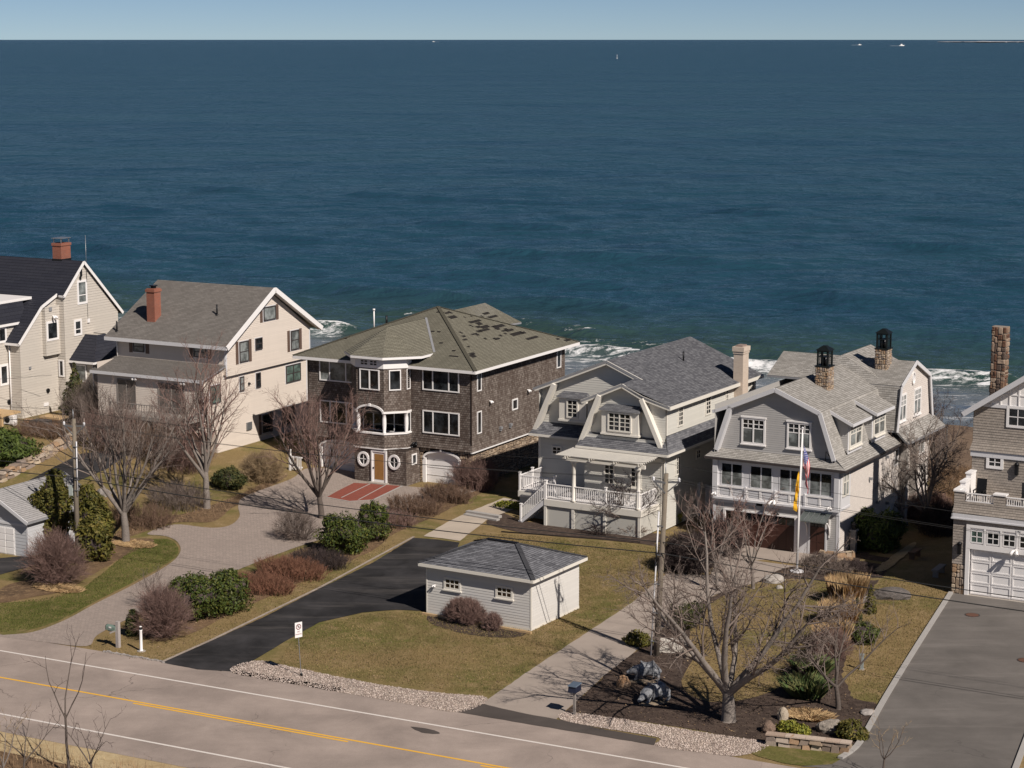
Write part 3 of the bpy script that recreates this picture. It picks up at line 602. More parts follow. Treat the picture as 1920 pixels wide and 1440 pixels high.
# ------------------------------------------------------------------ house building kit
class HB:
    def __init__(s, name, label, cat, px, py, z, rot, group=None):
        p = at(px, py, z); s.root = thing(name, label, cat, p, rot, group); s.W = MB(); s.R = MB(); s.SH = MB(); s.T = MB(); s.S = {}; s.boards = []
    def sid(s, m):
        if m.name not in s.S: s.S[m.name] = (m, MB())
        return s.S[m.name][1]
    def wall(s, face, c, poly, m, e=.13, lip=.014):      # poly: (along, z) pairs, counter-clockwise seen from outside
        P = [fpt(face, c, a, z) for a, z in poly]; s.W.face(P); courses(s.sid(m), P, e, lip)
    def wrect(s, face, c, a0, a1, z0, z1, m, e=.13, lip=.014):
        if face in 'bl': a0, a1 = a1, a0
        s.wall(face, c, [(a0, z0), (a1, z0), (a1, z1), (a0, z1)], m, e, lip)
    def wquad(s, P, m, e=.13, lip=.014): s.W.face(P); courses(s.sid(m), P, e, lip)
    def roof(s, P, e=.14, lip=.016, th=.14):             # counter-clockwise from above
        P = [Vector(p) for p in P]; s.R.slab(P, (0, 0, -th)); courses(s.SH, P, e, lip, .003)
    def eave(s, a, b, h=.2, w=.06, dz=-.10):
        a = Vector(a) + Vector((0, 0, dz)); b = Vector(b) + Vector((0, 0, dz)); q = MB(); q.bar(a, b, w, h); s.boards.append(('eave_board', q))
    def tb(s, face, c, a0, a1, z0, z1, d0, d1, mb=None):  # trim box on a wall plane
        sd, n = FACES[face]; o = fpt(face, c, 0, 0); k = -1 if face in 'bl' else 1
        lo, hi = sorted((a0 * k, a1 * k)); q = MB(); q.lbox(o, sd, n, lo, hi, z0, z1, d0, d1); s.boards.append(('trim_board', q))
    def part(s, name, m, mb, kind=None, parent=None): return mb.build(name, m, parent or s.root, kind)
    def done(s, wallm, roofm, trimm, roofcore=None):
        s.part('wall', wallm, s.W)
        for nm, (m, mb) in s.S.items(): s.part('siding', m, mb, 'stuff')
        s.part('roof', roofcore or TRIM, s.R); s.part('roof_shingles', roofm, s.SH, 'stuff'); s.part('trim', trimm, s.T)
        for nm, q in s.boards: s.part(nm, trimm, q)
    def window(s, face, c, a0, a1, z0, z1, lights=1, split=None, grid=None, topgrid=None, fw=.09, mull=.08, m=TRIM, g=GLASS, depth=.075, sill=False, name='window', gl=None, blind=None, ratios=None, head=False):
        """frame; a pane and its muntins for every light, as its sub-parts"""
        sd, n = FACES[face]; o = Vector(fpt(face, c, 0, 0)); k = -1 if face in 'bl' else 1
        a0, a1 = sorted((a0 * k, a1 * k)); mb = MB(); B = lambda *q: mb.lbox(o, sd, n, *q)
        B(a0, a0 + fw, z0, z1, .0, depth); B(a1 - fw, a1, z0, z1, .0, depth); B(a0 + fw, a1 - fw, z1 - fw, z1, .0, depth); B(a0 + fw, a1 - fw, z0, z0 + fw, .0, depth)
        if sill: B(a0 - .05, a1 + .05, z0 - .07, z0, .0, depth + .05)
        if head: B(a0 - .05, a1 + .05, z1, z1 + .09, .0, depth + .04)
        x0, x1 = a0 + fw, a1 - fw; tot = x1 - x0 - mull * (lights - 1); rt = ratios or [1 / lights] * lights; xs = []; x = x0
        for i in range(lights):
            w = tot * rt[i]; xs.append((x, x + w))
            if i < lights - 1: B(x + w, x + w + mull, z0 + fw, z1 - fw, .0, depth)
            x += w + mull
        f = mb.build(name, m, s.root)
        mu = MB(); t = .022
        for i, (p0, p1) in enumerate(xs):
            pb = MB(); pb.lbox(o, sd, n, p0, p1, z0 + fw, z1 - fw, .004, .034); pb.build('pane', (gl[i] if gl else g), f)
            if blind:
                bb = MB(); bb.lbox(o, sd, n, p0 + .01, p1 - .01, z0 + fw, z0 + fw + (z1 - z0 - 2 * fw) * blind, .034, .039); bb.build('blind', GLASS_B, f)
            za, zb = z0 + fw, z1 - fw; zm = za
            if split: zm = za + (zb - za) * split; mu.lbox(o, sd, n, p0, p1, zm - .03, zm + .03, .03, .055)
            gr, ga, gb = (grid, za, zb) if grid else ((topgrid, zm, zb) if topgrid else (None, 0, 0))
            if gr:
                for q in range(1, gr[0]): xx = p0 + (p1 - p0) * q / gr[0]; mu.lbox(o, sd, n, xx - t, xx + t, ga, gb, .03, .052)
                for q in range(1, gr[1]): zz = ga + (gb - ga) * q / gr[1]; mu.lbox(o, sd, n, p0, p1, zz - t, zz + t, .03, .052)
        if mu.f: mu.build('muntin', m, f)
        return f
    def shutters(s, face, c, a0, a1, z0, z1, w=.32):
        sd, n = FACES[face]; o = fpt(face, c, 0, 0)
        for b0, b1 in ((a0 - w - .02, a0 - .02), (a1 + .02, a1 + w + .02)):
            mb = MB(); mb.lbox(o, sd, n, b0, b1, z0, z1, .0, .035)
            q = z0 + .08
            while q < z1 - .1: mb.lbox(o, sd, n, b0 + .05, b1 - .05, q, q + .05, .03, .048); q += .09
            mb.build('shutter', SHUT, s.root)
def rail_run(parent, a, b, h, m, n=None, gap=.13, posts=(True, True), pw=.12, bw=.035, low=.10, cap=True, ph=None):
    """post, top and bottom rail and single balusters of a railing between two points"""
    a = Vector(a); b = Vector(b); d = b - a; ln = math.hypot(d.x, d.y); mb = MB()
    mb.bar(a + Vector((0, 0, h)), b + Vector((0, 0, h)), .09, .05); mb.bar(a + Vector((0, 0, low)), b + Vector((0, 0, low)), .06, .05); mb.build('handrail', m, parent)
    for on, p in zip(posts, (a, b)):
        if on:
            q = MB(); hh = ph or h + .18; q.box(p.x - pw / 2, p.x + pw / 2, p.y - pw / 2, p.y + pw / 2, p.z - .02, p.z + hh); q.box(p.x - pw / 2 - .025, p.x + pw / 2 + .025, p.y - pw / 2 - .025, p.y + pw / 2 + .025, p.z + hh, p.z + hh + .05); q.build('rail_post', m, parent)
    k = n or max(1, int(ln / gap)); me = None
    for i in range(k):
        t = (i + .5) / k; p = a + d * t
        if me is None:
            q = MB(); q.box(-bw / 2, bw / 2, -bw / 2, bw / 2, 0, h - low - .02); o = q.build('baluster', m, parent); me = o.data; o.location = (p.x, p.y, p.z + low)
        else: o = bpy.data.objects.new('baluster', me); link(o, parent); o.location = (p.x, p.y, p.z + low)
def stone_face(parent, face, c, a0, a1, z0, z1, size, seed, m=None, depth=.05, hole=None, singles=False, name='veneer_stones'):
    """rubble veneer: irregular bulging stones with recessed joints"""
    sd, n = FACES[face]; sd, n = Vector(sd), Vector(n); o = Vector(fpt(face, c, 0, 0)); k = -1 if face in 'bl' else 1; a0, a1 = sorted((a0 * k, a1 * k)); r = random.Random(seed); cells = []
    g = lambda a, b, d: o + sd * a + Vector((0, 0, b)) + n * d
    def cut(x0, x1, y0, y1):
        w, h = x1 - x0, y1 - y0
        if w * h < size * size * r.uniform(.35, 1.25) and max(w, h) < size * 2.0: cells.append((x0, x1, y0, y1)); return
        t = r.uniform(.34, .66)
        if (w > h) == (r.random() < .88): q = x0 + w * t; cut(x0, q, y0, y1); cut(q, x1, y0, y1)
        else: q = y0 + h * t; cut(x0, x1, y0, q); cut(x0, x1, q, y1)
    x = a0
    while x < a1 - .01:            # panels about as wide as high, so that the cuts stay irregular
        w = min(max(z1 - z0, size * 2), a1 - x)
        if a1 - x - w < size: w = a1 - x
        cut(x, x + w, z0, z1); x += w
    mb = MB()
    for (x0, x1, y0, y1) in cells:
        if hole and hole((x0 + x1) / 2 * k, (y0 + y1) / 2): continue
        if singles: mb = MB()
        j = .014; w, h = x1 - x0 - 2 * j, y1 - y0 - 2 * j; cx, cz = (x0 + x1) / 2, (y0 + y1) / 2; q = []
        for sx_, sz_ in ((-1, -1), (1, -1), (1, 1), (-1, 1)):
            u, v = r.uniform(.08, .42), r.uniform(.08, .42); p1 = (cx + sx_ * w / 2 * (1 - u), cz + sz_ * h / 2); p2 = (cx + sx_ * w / 2, cz + sz_ * h / 2 * (1 - v)); q += [p2, p1] if sx_ * sz_ < 0 else [p1, p2]
        q = q[1:] + q[:1] if False else q
        q.sort(key=lambda p: math.atan2(p[1] - cz, p[0] - cx)); d = depth * r.uniform(.4, 1.15); e = [(p[0] + (cx - p[0]) * .25, p[1] + (cz - p[1]) * .25) for p in q]; i0 = len(mb.v)
        mb.v += [tuple(g(x_, y_, .0)) for x_, y_ in q] + [tuple(g(x_, y_, d * r.uniform(.75, 1.1))) for x_, y_ in e]
        for f in [tuple(range(8, 16))] + [(t, (t + 1) % 8, 8 + (t + 1) % 8, 8 + t) for t in range(8)]: mb.f.append(tuple(i0 + t for t in f)); mb.uv.append(None); mb.sm.append(False)
        if singles: mb.build('stone', m or STONE, parent)
    if not singles: return mb.build(name, m or STONEI, parent, 'stuff')
def stone_stack(parent, x0, x1, y0, y1, z0, z1, size, seed, singles=True, m=None):
    for f, c, a0, a1 in (('f', y0, x0, x1), ('r', x1, y0, y1), ('b', y1, x0, x1), ('l', x0, y0, y1)): stone_face(parent, f, c, a0, a1, z0, z1, size, seed + ord(f), m, .06, None, singles)
    mb = MB(); mb.box(x0 + .01, x1 - .01, y0 + .01, y1 - .01, z0, z1 - .01); return mb.build('chimney_core', MORTAR, parent)
def brick_box(mb, x0, x1, y0, y1, z0, z1):
    for (a, b, c, d, u0, u1) in (((x0, y0), (x1, y0), 0, 0, 0, x1 - x0), ((x1, y0), (x1, y1), 0, 0, 0, y1 - y0), ((x1, y1), (x0, y1), 0, 0, 0, x1 - x0), ((x0, y1), (x0, y0), 0, 0, 0, y1 - y0)):
        mb.face([(*a, z0), (*b, z0), (*b, z1), (*a, z1)], uv=[(0, z0), (u1, z0), (u1, z1), (0, z1)])
    mb.face([(x0, y0, z1), (x1, y0, z1), (x1, y1, z1), (x0, y1, z1)], uv=[(0, 0), (x1 - x0, 0), (x1 - x0, y1 - y0), (0, y1 - y0)])
def hip_slopes(h, x0, x1, y0, y1, ze, rx0, rx1, ry, zr, th=.14, e=.14, lip=.016):
    a, b, c, d = (x0, y0, ze), (x1, y0, ze), (x1, y1, ze), (x0, y1, ze); p, q = (rx0, ry, zr), (rx1, ry, zr)
    if rx1 - rx0 < .02: q = p; F = [[a, b, p], [b, c, p], [c, d, p], [d, a, p]]
    else: F = [[a, b, q, p], [b, c, q], [c, d, p, q], [d, a, p]]
    for f in F: h.roof(f, e, lip, th)
def flood_lamp(parent, o, n, m=None, sc_=1.0):
    o = Vector(o); n = Vector(n); mb = MB(); t = Vector((-n.y, n.x, 0)); mb.tube([o, o + n * .08 * sc_], .05 * sc_, 8)
    for k in (-1, 1): mb.tube([o + n * .06 * sc_, o + n * .14 * sc_ + t * .07 * k * sc_ - Vector((0, 0, .02)), o + n * .26 * sc_ + t * .12 * k * sc_ - Vector((0, 0, .12 * sc_))], [.03 * sc_, .055 * sc_, .07 * sc_], 8)
    return mb.build('flood_lamp', m or WHITE, parent)
# ------------------------------------------------------------------ house 3: big weathered shingle house with an olive hip roof and missing shingles
def house_cedar():
    h = HB('shingle_house', 'big weathered brown shingle house with olive hip roof missing many shingles', 'house', 884, 915, 0, -28.5)
    R = h.root; X0, Y1, ZT, ZB = -13.1, 13.8, 8.0, 2.48
    h.wrect('f', 0, X0, 0, ZB, ZT, W3, .15, .02); h.wrect('r', 0, 0, Y1, ZB, ZT, W3, .15, .02); h.wrect('b', Y1, X0, 0, 0, ZT, W3, .15, .02); h.wrect('l', X0, 0, Y1, 0, ZT, W3, .15, .02)
    h.W.box(X0 + .1, -.10, .62, Y1 - .1, 0, ZB); h.W.box(X0 + .1, -.10, .10, .62, 2.3, ZB); h.W.box(X0 + .1, -12.42, .10, .62, 0, 2.3); h.W.box(-8.88, -3.92, .10, .62, 0, 2.3); h.W.box(-.83, -.10, .10, .62, 0, 2.3)
    # flared skirt under the shingles and white band
    h.wquad([(X0, -.10, ZB - .02), (.10, -.10, ZB - .02), (.02, -.015, ZB + .45), (X0, -.015, ZB + .45)], W3, .15, .02)
    h.wquad([(.10, -.10, ZB - .02), (.10, Y1, ZB - .02), (.015, Y1, ZB + .45), (.015, -.02, ZB + .45)], W3, .15, .02)
    h.T.box(.02, .13, -.12, Y1, ZB - .12, ZB - .03)
    # stone base
    arch = lambda a0, a1, zs, zt: (lambda a, z: a0 - .12 < a < a1 + .12 and z < zs + .14 + (zt - zs) * math.sqrt(max(0, 1 - ((a - (a0 + a1) / 2) / ((a1 - a0) / 2 + .12)) ** 2)))
    stone_face(R, 'f', .09, -4.1, -.08, 0, ZB - .05, .26, 1, hole=arch(-3.8, -.95, 1.72, 2.25))
    stone_face(R, 'f', .09, X0, -8.3, 0, ZB - .05, .26, 2, hole=arch(-12.3, -9.0, 1.72, 2.25))
    stone_face(R, 'r', -.09, .1, Y1, 0, ZB - .05, .26, 3)
    def arched_door(a0, a1, zs, zt, nm):
        w = (a1 - a0) / 2; cx = (a0 + a1) / 2; pts = [(cx + w * math.cos(t), zs + (zt - zs) * math.sin(t)) for t in [math.pi * i / 14 for i in range(15)]]
        mb = MB(); mb.face([(a0, .30, 0), (a1, .30, 0)] + [(x, .30, z) for x, z in pts]); d = mb.build('garage_door', WHITE, R)
        mb = MB()
        for i in range(1, 4): mb.box(a0, a1, .275, .30, i * zs / 3.2 - .012, i * zs / 3.2 + .012)
        mb.build('door_joint', plain('door_joint_paint', (.55, .53, .51)), d)
        mb = MB(); ring = [(a0, 0)] + [(x, z) for x, z in pts[::-1]] + [(a1, 0)]
        for p, q in zip(ring[:-1], ring[1:]): mb.bar((p[0], .17, p[1]), (q[0], .17, q[1]), .30, .13, (0, 1, 0) if abs(p[0] - q[0]) < .01 else (0, 0, 1))
        mb.bar((cx, -.02, zt + .02), (cx, -.02, zt + .2), .12, .10, (0, 1, 0)); mb.build('door_frame', WHITE, d)
    # openings through the stone: dark reveal boxes behind
    arched_door(-3.8, -.95, 1.72, 2.25, 0); arched_door(-12.3, -9.0, 1.72, 2.25, 1)
    # roof: near-square hip plus a gabled ridge towards the sea
    x0, x1, y0, y1, ze = -14.1, .6, -.45, 15.0, 8.09; ap = (-6.9, 7.4, 11.08); a, b, c, d = (x0, y0, ze), (x1, y0, ze), (x1, y1, ze), (x0, y1, ze)
    for f in ([a, b, ap], [b, c, ap], [c, d, ap], [d, a, ap]): h.roof(f, .15, .02, .16)
    g0, g1 = (-6.15, 7.2, 10.76), (-6.15, 12.9, 10.80)
    h.roof([(-6.15, 7.2, 10.78), (-4.2, 8.0, 10.0), (-3.25, 11.2, 9.62), (-3.1, 12.9, 9.56), g1], .15, .02, .12); h.roof([g1, (-9.3, 12.9, 9.5), (-9.3, 8.0, 9.5), g0], .15, .02, .12)
    h.W.face([(-3.2, 12.7, 9.5), (-9.2, 12.7, 9.4), (-6.15, 12.7, 10.65)])
    for p, q in ((a, b), (b, c), (c, d), (d, a)): h.eave(p, q, .2, .05, -.10)
    h.R.box(X0 - .9, .5, -.40, Y1 + 1.1, 7.90, 7.94)
    cap = MB()
    for q in (a, b, c, d):
        k = 26
        for i in range(k):
            s = Vector(q).lerp(Vector(ap), i / k) + Vector((0, 0, .05)); e = Vector(q).lerp(Vector(ap), (i + 1.05) / k) + Vector((0, 0, .035)); cap.bar(s, e, .26, .03)
    cap.build('ridge_caps', R3, R, 'stuff')
    # bare patches where shingles have blown off
    L_ = [(-5.9, 7.09, .55), (-5.82, 7.53, .22), (-5.25, 6.88, .82), (-5.02, 8.05, .18), (-4.87, 8.87, .18), (-4.62, 9.97, .18), (-4.85, 10.97, .73), (-4.32, 10.98, 1.1), (-4.27, 8.28, 1.28), (-3.88, 8.29, .55), (-3.84, 7.06, .22), (-3.12, 7.41, 1.37), (-3.1, 7.02, .27), (-3.4, 8.25, .92), (-3.1, 9.72, 1.28), (-3.31, 9.26, .46), (-2.42, 10.05, .92), (-2.6, 9.89, .37), (-2.24, 9.0, .27), (-1.82, 10.16, 1.37), (-1.8, 10.97, .55), (-1.02, 10.87, 1.37), (-1.9, 7.19, .64), (-2.0, 7.02, .27), (-2.12, 8.18, .27), (-3.02, 5.68, .37), (-3.45, 4.84, .18), (-3.02, 4.47, .37), (-2.67, 3.98, .46), (-2.82, 6.06, .33), (-2.22, 6.1, .22), (-1.87, 3.09, .27), (-1.03, 2.16, .64), (-.75, 1.88, .55), (-.22, 13.3, .33), (-2.9, 9.1, .5), (-2.55, 9.45, .6), (-3.6, 7.6, .5), (.2, 14.2, .9)]
    sl = (11.08 - 8.09) / (.6 + 6.9); nn = Vector((sl, 0, 1)).normalized(); rr = random.Random(4)
    for x, y, w in L_:
        mb = MB(); w *= 1.25; hh = .17 * rr.choice((1, 1.3, 1.6, 2.2)); zz = lambda q: ze + (x1 - q) * sl
        P = [(x - hh * .9, y - w / 2, zz(x - hh * .9)), (x - hh * .9, y + w / 2, zz(x - hh * .9)), (x, y + w / 2 - rr.uniform(0, .12), zz(x)), (x, y - w / 2 + rr.uniform(0, .12), zz(x))]
        P = [Vector(p) + nn * .028 for p in P]; mb.slab([P[0], P[3], P[2], P[1]], -nn * .02); mb.build('bare_patch', UNDER, R)
    slf = (11.08 - 8.09) / (7.4 + .45)
    for x, y, w in ((-2.0, 1.1, .7), (-2.4, 1.75, .25), (-4.9, 4.0, .28), (-5.4, 4.0, .28), (-3.9, 2.6, .28), (-6.3, 6.6, .6), (-11.5, 2.2, .3)):
        mb = MB(); P = [Vector((x - w / 2, y, ze + (y + .45) * slf)), Vector((x + w / 2, y, ze + (y + .45) * slf)), Vector((x + w / 2, y + .14, ze + (y + .59) * slf)), Vector((x - w / 2, y + .14, ze + (y + .59) * slf))]
        P = [p + Vector((0, -slf, 1)).normalized() * .03 for p in P]; mb.slab(P, (0, 0, -.02)); mb.build('bare_patch', UNDER, R)
    # big windows
    for z0, z1 in ((6.45, 7.93), (3.48, 5.06)):
        h.window('f', 0, -3.78, -.90, z0, z1, 3, ratios=(.27, .46, .27), m=WHITE, fw=.08)
    h.window('f', 0, -12.16, -9.1, 6.45, 7.93, 3, ratios=(.27, .46, .27), m=WHITE, fw=.08, gl=[GLASS_B, GLASS_B, GLASS_B])
    h.window('f', 0, -12.16, -9.1, 3.48, 5.06, 3, ratios=(.27, .46, .27), m=WHITE, fw=.08)
    h.window('r', 0, .74, 1.34, 6.5, 7.85, m=WHITE, fw=.07); h.window('r', 0, .74, 1.34, 3.58, 5.12, m=WHITE, fw=.07); h.window('r', 0, 5.7, 6.5, 4.42, 5.2, m=WHITE, fw=.09); h.window('r', 0, 12.45, 13.1, 6.45, 7.85, m=WHITE, fw=.07)
    for y in (3.96, 5.36):
        mb = MB(); mb.box(.02, .2, y - .12, y + .12, 3.42, 3.58); mb.box(.02, .14, y - .10, y + .10, 3.28, 3.42); mb.build('wall_vent', LEADGREY, R)
    flood_lamp(R, (.02, 2.48, 5.6), (1, 0, 0)); flood_lamp(R, (.02, 7.97, 5.55), (1, 0, 0)); flood_lamp(R, (-4.3, -.02, 2.75), (0, -1, 0), BLACKM, 1.4)
    # pipes on the roof
    mb = MB(); mb.cyl((-10.8, 5.0), .05, 9.4, 10.85, 8); mb.cyl((-10.8, 5.0), .09, 10.85, 10.98, 8); mb.build('vent_pipe', WHITE, R)
    mb = MB(); mb.cyl((-10.0, 5.4), .08, 9.7, 10.5, 8); mb.build('vent_pipe', BLACKM, R)
    # bay tower: ground floor box, open loggia on the first floor, windowed room above, own roof
    gx0, gx1, gy = -8.25, -4.13, -1.70
    h.wrect('f', gy, gx0, gx1, 0, 2.42, W3, .15, .02); h.wrect('r', gx1, gy, 0.1, 0, 2.42, W3, .15, .02); h.wrect('l', gx0, gy, 0.1, 0, 2.42, W3, .15, .02); h.W.face([(gx0, gy, 2.42), (gx1, gy, 2.42), (gx1, 0, 2.42), (gx0, 0, 2.42)])
    O = [(-9.1, 0), (-9.1, -.60), (-8.02, -1.70), (-5.85, -1.70), (-4.76, -.60), (-4.76, 0)]
    def ring(z0, z1, out0, out1, m=W3, close=True, segs=range(5)):
        def off(k):
            cx, cy = -6.93, .6; P = []
            for (x, y) in O: v = Vector((x - cx, (y - cy) if y < 0 else 0, 0)); v.normalize(); P.append((x + v.x * k, y + v.y * k))
            return P
        p0, p1 = off(out0), off(out1)
        for i in segs: h.wquad([(*p0[i], z0), (*p0[i + 1], z0), (*p1[i + 1], z1), (*p1[i], z1)], m, .15, .02)
        return p0, p1
    ring(2.42, 2.75, .16, .03); ring(2.75, 3.40, .03, .02); ring(4.98, 7.95, .02, .02)
    def band(z0, z1, k, dep, mb, segs=range(5)):
        cx, cy = -6.93, .6; P = []
        for (x, y) in O: v = Vector((x - cx, (y - cy) if y < 0 else 0, 0)); v.normalize(); P.append((Vector((x + v.x * k, y + v.y * k, 0)), Vector((x + v.x * (k - dep), y + v.y * (k - dep), 0))))
        for i in segs:
            a_, b_, c_, d_ = P[i][0], P[i + 1][0], P[i + 1][1], P[i][1]; mb.hexa([(p.x, p.y, z0) for p in (a_, b_, c_, d_)] + [(p.x, p.y, z1) for p in (a_, b_, c_, d_)])
    mb = MB(); band(3.40, 3.50, .10, .3, mb); band(4.86, 5.0, .09, .32, mb, (0, 1, 3, 4)); band(4.98, 5.02, .02, .3, mb); band(2.38, 2.46, .2, .25, mb); mb.build('cornice', WHITE, R)
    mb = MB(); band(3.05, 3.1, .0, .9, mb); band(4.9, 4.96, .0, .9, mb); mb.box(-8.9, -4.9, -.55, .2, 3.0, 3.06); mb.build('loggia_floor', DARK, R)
    # arch over the front opening
    mb = MB(); w = 1.08; cx = -6.935; pts = [(cx + w * math.cos(t), 4.86 + .52 * math.sin(t)) for t in [math.pi * i / 12 for i in range(13)]]
    for p, q in zip(pts[:-1], pts[1:]): mb.bar((p[0], -1.76, p[1]), (q[0], -1.76, q[1]), .12, .13, (0, 0, 1))
    mb.box(cx - .07, cx + .07, -1.86, -1.72, 5.32, 5.5); mb.build('arch', WHITE, R)
    mb = MB(); P = [(cx + (w - .05) * math.cos(t), -1.735, 4.84 + .48 * math.sin(t)) for t in [math.pi * i / 12 for i in range(13)]]; mb.face(P); mb.build('arch_shade_sheet', DARK, R)  # flat dark sheet on the wall, painted shade of an opening
    for (x, y) in ((-8.02, -1.70), (-5.85, -1.70), (-4.76, -.60), (-9.1, -.60)):
        mb = MB(); mb.lathe((x + (.06 if x < -7 else -.04), y + .1), [(.12, 3.5), (.12, 3.56), (.10, 3.6), (.145, 4.1), (.135, 4.5), (.10, 4.8), (.13, 4.82), (.13, 4.9)], 12); mb.build('column', WHITE, R)
    h.window('f', .0, -8.6, -5.2, 3.3, 4.86, 4, m=WHITE, fw=.06, depth=.05); mb = MB(); mb.box(-9.05, -4.82, -.03, -.012, 3.1, 4.9); mb.build('loggia_shade_sheet', DARK, R)  # dark sheet added before the back wall as painted loggia shade
    # top-floor windows of the bay and the white band with small panes
    h.window('f', -1.72, -7.72, -6.15, 6.45, 7.86, 2, m=WHITE, fw=.07, depth=.09)
    def win45(z0, z1, half, nm='window', g=None):
        a_ = Vector((-5.85, -1.70, 0)); b_ = Vector((-4.76, -.60, 0)); sd = (b_ - a_).normalized(); n = Vector((sd.y, -sd.x, 0)); o = (a_ + b_) / 2 + n * .02; mb = MB()
        mb.lbox(o, sd, n, -half, -half + .07, z0, z1, 0, .09); mb.lbox(o, sd, n, half - .07, half, z0, z1, 0, .09); mb.lbox(o, sd, n, -half + .07, half - .07, z0, z0 + .07, 0, .09); mb.lbox(o, sd, n, -half + .07, half - .07, z1 - .07, z1, 0, .09); f = mb.build(nm, WHITE, R)
        mb = MB(); mb.lbox(o, sd, n, -half + .07, half - .07, z0 + .07, z1 - .07, .004, .03); mb.build('pane', GLASS, f)
        if g:
            mb = MB(); mb.lbox(o, sd, n, -.02, .02, z0 + .07, z1 - .07, .02, .06); mb.lbox(o, sd, n, -half + .07, half - .07, (z0 + z1) / 2 - .015, (z0 + z1) / 2 + .015, .02, .06); mb.build('muntin', WHITE, f)
    win45(6.45, 7.86, .42); h.window('r', -4.76, -.55, -.08, 6.45, 7.86, m=WHITE, fw=.07, depth=.06); h.window('r', -4.76, -.55, -.08, 3.5, 4.86, m=WHITE, fw=.06, depth=.06)
    mb = MB(); band(7.95, 8.66, .10, .3, mb); mb.build('frieze', WHITE, R)
    h.window('f', -1.80, -7.62, -7.0, 8.12, 8.52, 1, grid=(2, 2), m=WHITE, fw=.05, depth=.05); h.window('f', -1.80, -6.88, -6.26, 8.12, 8.52, 1, grid=(2, 2), m=WHITE, fw=.05, depth=.05)
    o_ = [(-9.55, 1.45), (-9.55, -.78), (-8.2, -2.13), (-5.66, -2.13), (-4.31, -.78), (-3.73, -.20), (-3.73, 1.45)]; ap2 = (-6.93, .5, 10.45)
    P = [(*q, 8.78) for q in o_]
    h.roof([P[1], P[2], ap2], .15, .02); h.roof([P[2], P[3], ap2], .15, .02); h.roof([P[3], P[4], P[5], ap2], .15, .02); h.roof([P[5], P[6], (-6.93, 5.9, 10.45), ap2], .15, .02); h.roof([P[0], P[1], ap2, (-6.93, 5.9, 10.45)], .15, .02)
    for p, q in zip(P[:-1], P[1:]): h.eave(p, q, .16, .05, -.09)
    mb = MB(); mb.bar((-3.72, 1.45, 8.84), (-6.93, 5.75, 10.50), .16, .03); mb.build('valley_flashing', LEADGREY, R)
    h.W.face([(*q, 8.6) for q in o_])
    # round windows, door and side light on the ground floor
    for x in (-7.5, -5.03):
        mb = MB(); k = 20
        for i in range(k):
            t, t2 = 2 * math.pi * i / k, 2 * math.pi * (i + 1.02) / k; mb.bar((x + .40 * math.cos(t), gy - .05, 1.6 + .45 * math.sin(t)), (x + .40 * math.cos(t2), gy - .05, 1.6 + .45 * math.sin(t2)), .12, .15, (0, 1, 0) if abs(math.cos(t)) > .99 else (0, 0, 1))
        f = mb.build('round_window', WHITE, R); mb = MB(); mb.face([(x + .36 * math.cos(2 * math.pi * i / k), gy - .03, 1.6 + .40 * math.sin(2 * math.pi * i / k)) for i in range(k)]); mb.build('pane', GLASS, f)
        mb = MB(); mb.box(x - .025, x + .025, gy - .06, gy - .035, 1.2, 2.0); mb.box(x - .36, x + .36, gy - .06, gy - .036, 1.575, 1.625); mb.build('muntin', WHITE, f)
    h.window('r', gx1, -1.0, -.38, 1.35, 2.1, m=WHITE, fw=.09)
    mb = MB(); mb.box(-6.86, -6.74, gy - .12, gy, 0, 2.3); mb.box(-5.74, -5.62, gy - .12, gy, 0, 2.3); mb.box(-6.74, -5.74, gy - .12, gy, 2.2, 2.3); f = mb.build('front_door', WHITE, R)
    mb = MB(); mb.box(-6.74, -5.74, gy - .06, gy - .01, .08, 2.2); mb.build('storm_door', WHITE, f); mb = MB(); mb.box(-6.60, -5.88, gy - .075, gy - .05, .28, 2.05); mb.build('pane', DOORO, f); mb = MB(); mb.box(-6.72, -6.66, gy - .12, gy - .06, 1.0, 1.12); mb.build('handle', BLACKM, f)
    mb = MB(); mb.box(-6.95, -5.5, gy - .5, gy, 0.0, .10); mb.build('door_step', CONC, R)
    for x, y in ((0.03, -.03), (X0, -.03)): mb = MB(); mb.box(x - .05, x + .03, y - .02, y + .05, ZB + .45, 7.95); mb.build('corner_post', W3, R)
    h.done(W3, R3, WHITE, LEADGREY)
house_cedar()

